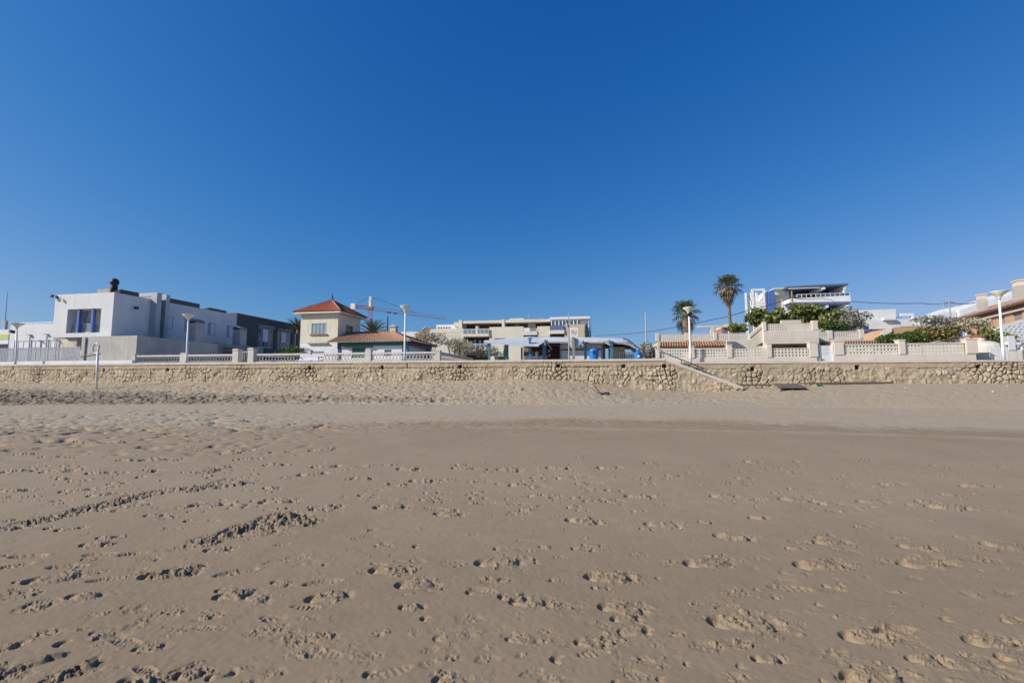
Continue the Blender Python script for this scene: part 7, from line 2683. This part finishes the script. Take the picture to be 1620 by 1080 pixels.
def feather_palm(lab, px, row, v, gz, ln, seed, nl, spread=(20, 80)):
    r_ = random.Random(seed)
    u_, zc = W.F(px, row, v)
    t = Thing('date_palm', lab, 'palm tree', u_, v, gz, group='feather palms behind the houses')
    t.part('trunk', MB().tube([(u_, v, gz), (u_, v, zc)], [0.34, 0.28], 9), 'palmtrunk')
    m = MB()
    for k in range(nl):
        az = k * 2.399
        el_ = math.radians(spread[0] + (spread[1] - spread[0]) * (k / nl))
        hd = np.array((math.cos(az), math.sin(az), 0))
        pts = []
        for j in range(9):
            s_ = j / 8
            e2 = el_ - 0.28 * s_ * s_
            pts.append(np.array((u_, v, zc)) + hd * ln * s_ * math.cos(e2) + np.array((0, 0, ln * s_ * math.sin(e2))))
        m.tube([tuple(p) for p in pts], 0.03, 4, cap=False)
        sd = np.cross(hd, (0, 0, 1.0))
        for j in range(26):
            s_ = 0.15 + 0.85 * j / 26
            i = min(7, int(s_ * 8))
            p = pts[i] + (pts[i + 1] - pts[i]) * (s_ * 8 - i)
            dr = (pts[i + 1] - pts[i]) / np.linalg.norm(pts[i + 1] - pts[i])
            L_leaf = ln * 0.22 * math.sin(PI * (0.12 + 0.8 * s_))
            for sg in (-1, 1):
                q = p + (sd * sg * 0.75 + dr * 0.75 + np.array((0, 0, 0.25))) * L_leaf
                w_ = dr * 0.035
                m.poly([tuple(p - w_), tuple(p + w_), tuple(q)])
    t.part('crown', m, 'palm_leaf')


feather_palm('dark green feather palm crown behind the tiled wing of the tower house', 590, 530, 54, GZ, 2.3, 3, 26, (28, 84))
feather_palm('feather palm just showing between the charcoal house and the tower', 472, 521, 62, GZ, 2.2, 4, 26, (5, 75))
SKY_ALT, SKY_AIR, SKY_DUST, SKY_OZ, SKY_STR, EXPO = 0, 1.0, 1.0, 4.0, 0.1, 0.0
# ------------------------------------------------------------------ light, sky, camera
SUN_AZ = (-0.94, -0.342)
SUN_EL = 31.0
az = math.atan2(SUN_AZ[0], SUN_AZ[1])          # clockwise from +Y
el_ = R(SUN_EL)
ld = bpy.data.lights.new('sun', 'SUN')
ld.energy = 5.0
ld.angle = R(0.53)
ld.color = (1.0, 0.965, 0.86)
lo = bpy.data.objects.new('sun', ld)
COL.objects.link(lo)
from mathutils import Vector
dv = Vector((math.sin(az) * math.cos(el_), math.cos(az) * math.cos(el_), math.sin(el_)))
lo.rotation_euler = dv.to_track_quat('Z', 'Y').to_euler()
lo.location = dv * 80
wd = bpy.data.worlds.new('World')
scene.world = wd
wd.use_nodes = True
wn = wd.node_tree
sky = wn.nodes.new('ShaderNodeTexSky')
sky.sky_type = 'NISHITA'
sky.sun_disc = False
sky.sun_elevation = el_
sky.sun_rotation = az
sky.altitude = SKY_ALT
sky.air_density = SKY_AIR
sky.dust_density = SKY_DUST
sky.ozone_density = SKY_OZ
bg = wn.nodes['Background']
bg.inputs['Strength'].default_value = SKY_STR
# the photograph's grading of the sky: one gain and gamma per channel
sep = wn.nodes.new('ShaderNodeSeparateColor')
com = wn.nodes.new('ShaderNodeCombineColor')
wn.links.new(sky.outputs['Color'], sep.inputs[0])
def mth(op, a, bval):
    n_ = wn.nodes.new('ShaderNodeMath')
    n_.operation = op
    wn.links.new(a, n_.inputs[0])
    n_.inputs[1].default_value = bval
    return n_.outputs[0]


gg = mth('MINIMUM', mth('MULTIPLY', sep.outputs[1], 0.85), 7.5)
rr = mth('MULTIPLY', mth('POWER', mth('MULTIPLY', gg, 0.1), 2.26), 17.7)
bb = mth('MULTIPLY', mth('POWER', mth('MULTIPLY', sep.outputs[2], 0.1), 0.61), 8.96)
for i, o_ in enumerate((rr, gg, bb)):
    wn.links.new(o_, com.inputs[i])
wn.links.new(com.outputs[0], bg.inputs['Color'])
cd = bpy.data.cameras.new('camera')
cd.sensor_width = 36.0
cd.lens = 16.0
cd.clip_end = 6000
cam = bpy.data.objects.new('camera', cd)
COL.objects.link(cam)
cam.location = (0, 0, EYE)
cam.rotation_euler = (PI / 2 + PITCH, 0, 0)
scene.camera = cam
scene.view_settings.view_transform = 'Standard'
scene.view_settings.look = 'None'
scene.view_settings.exposure = EXPO
scene.view_settings.gamma = 1.0
scene.cycles.max_bounces = 6
scene.cycles.use_adaptive_sampling = True
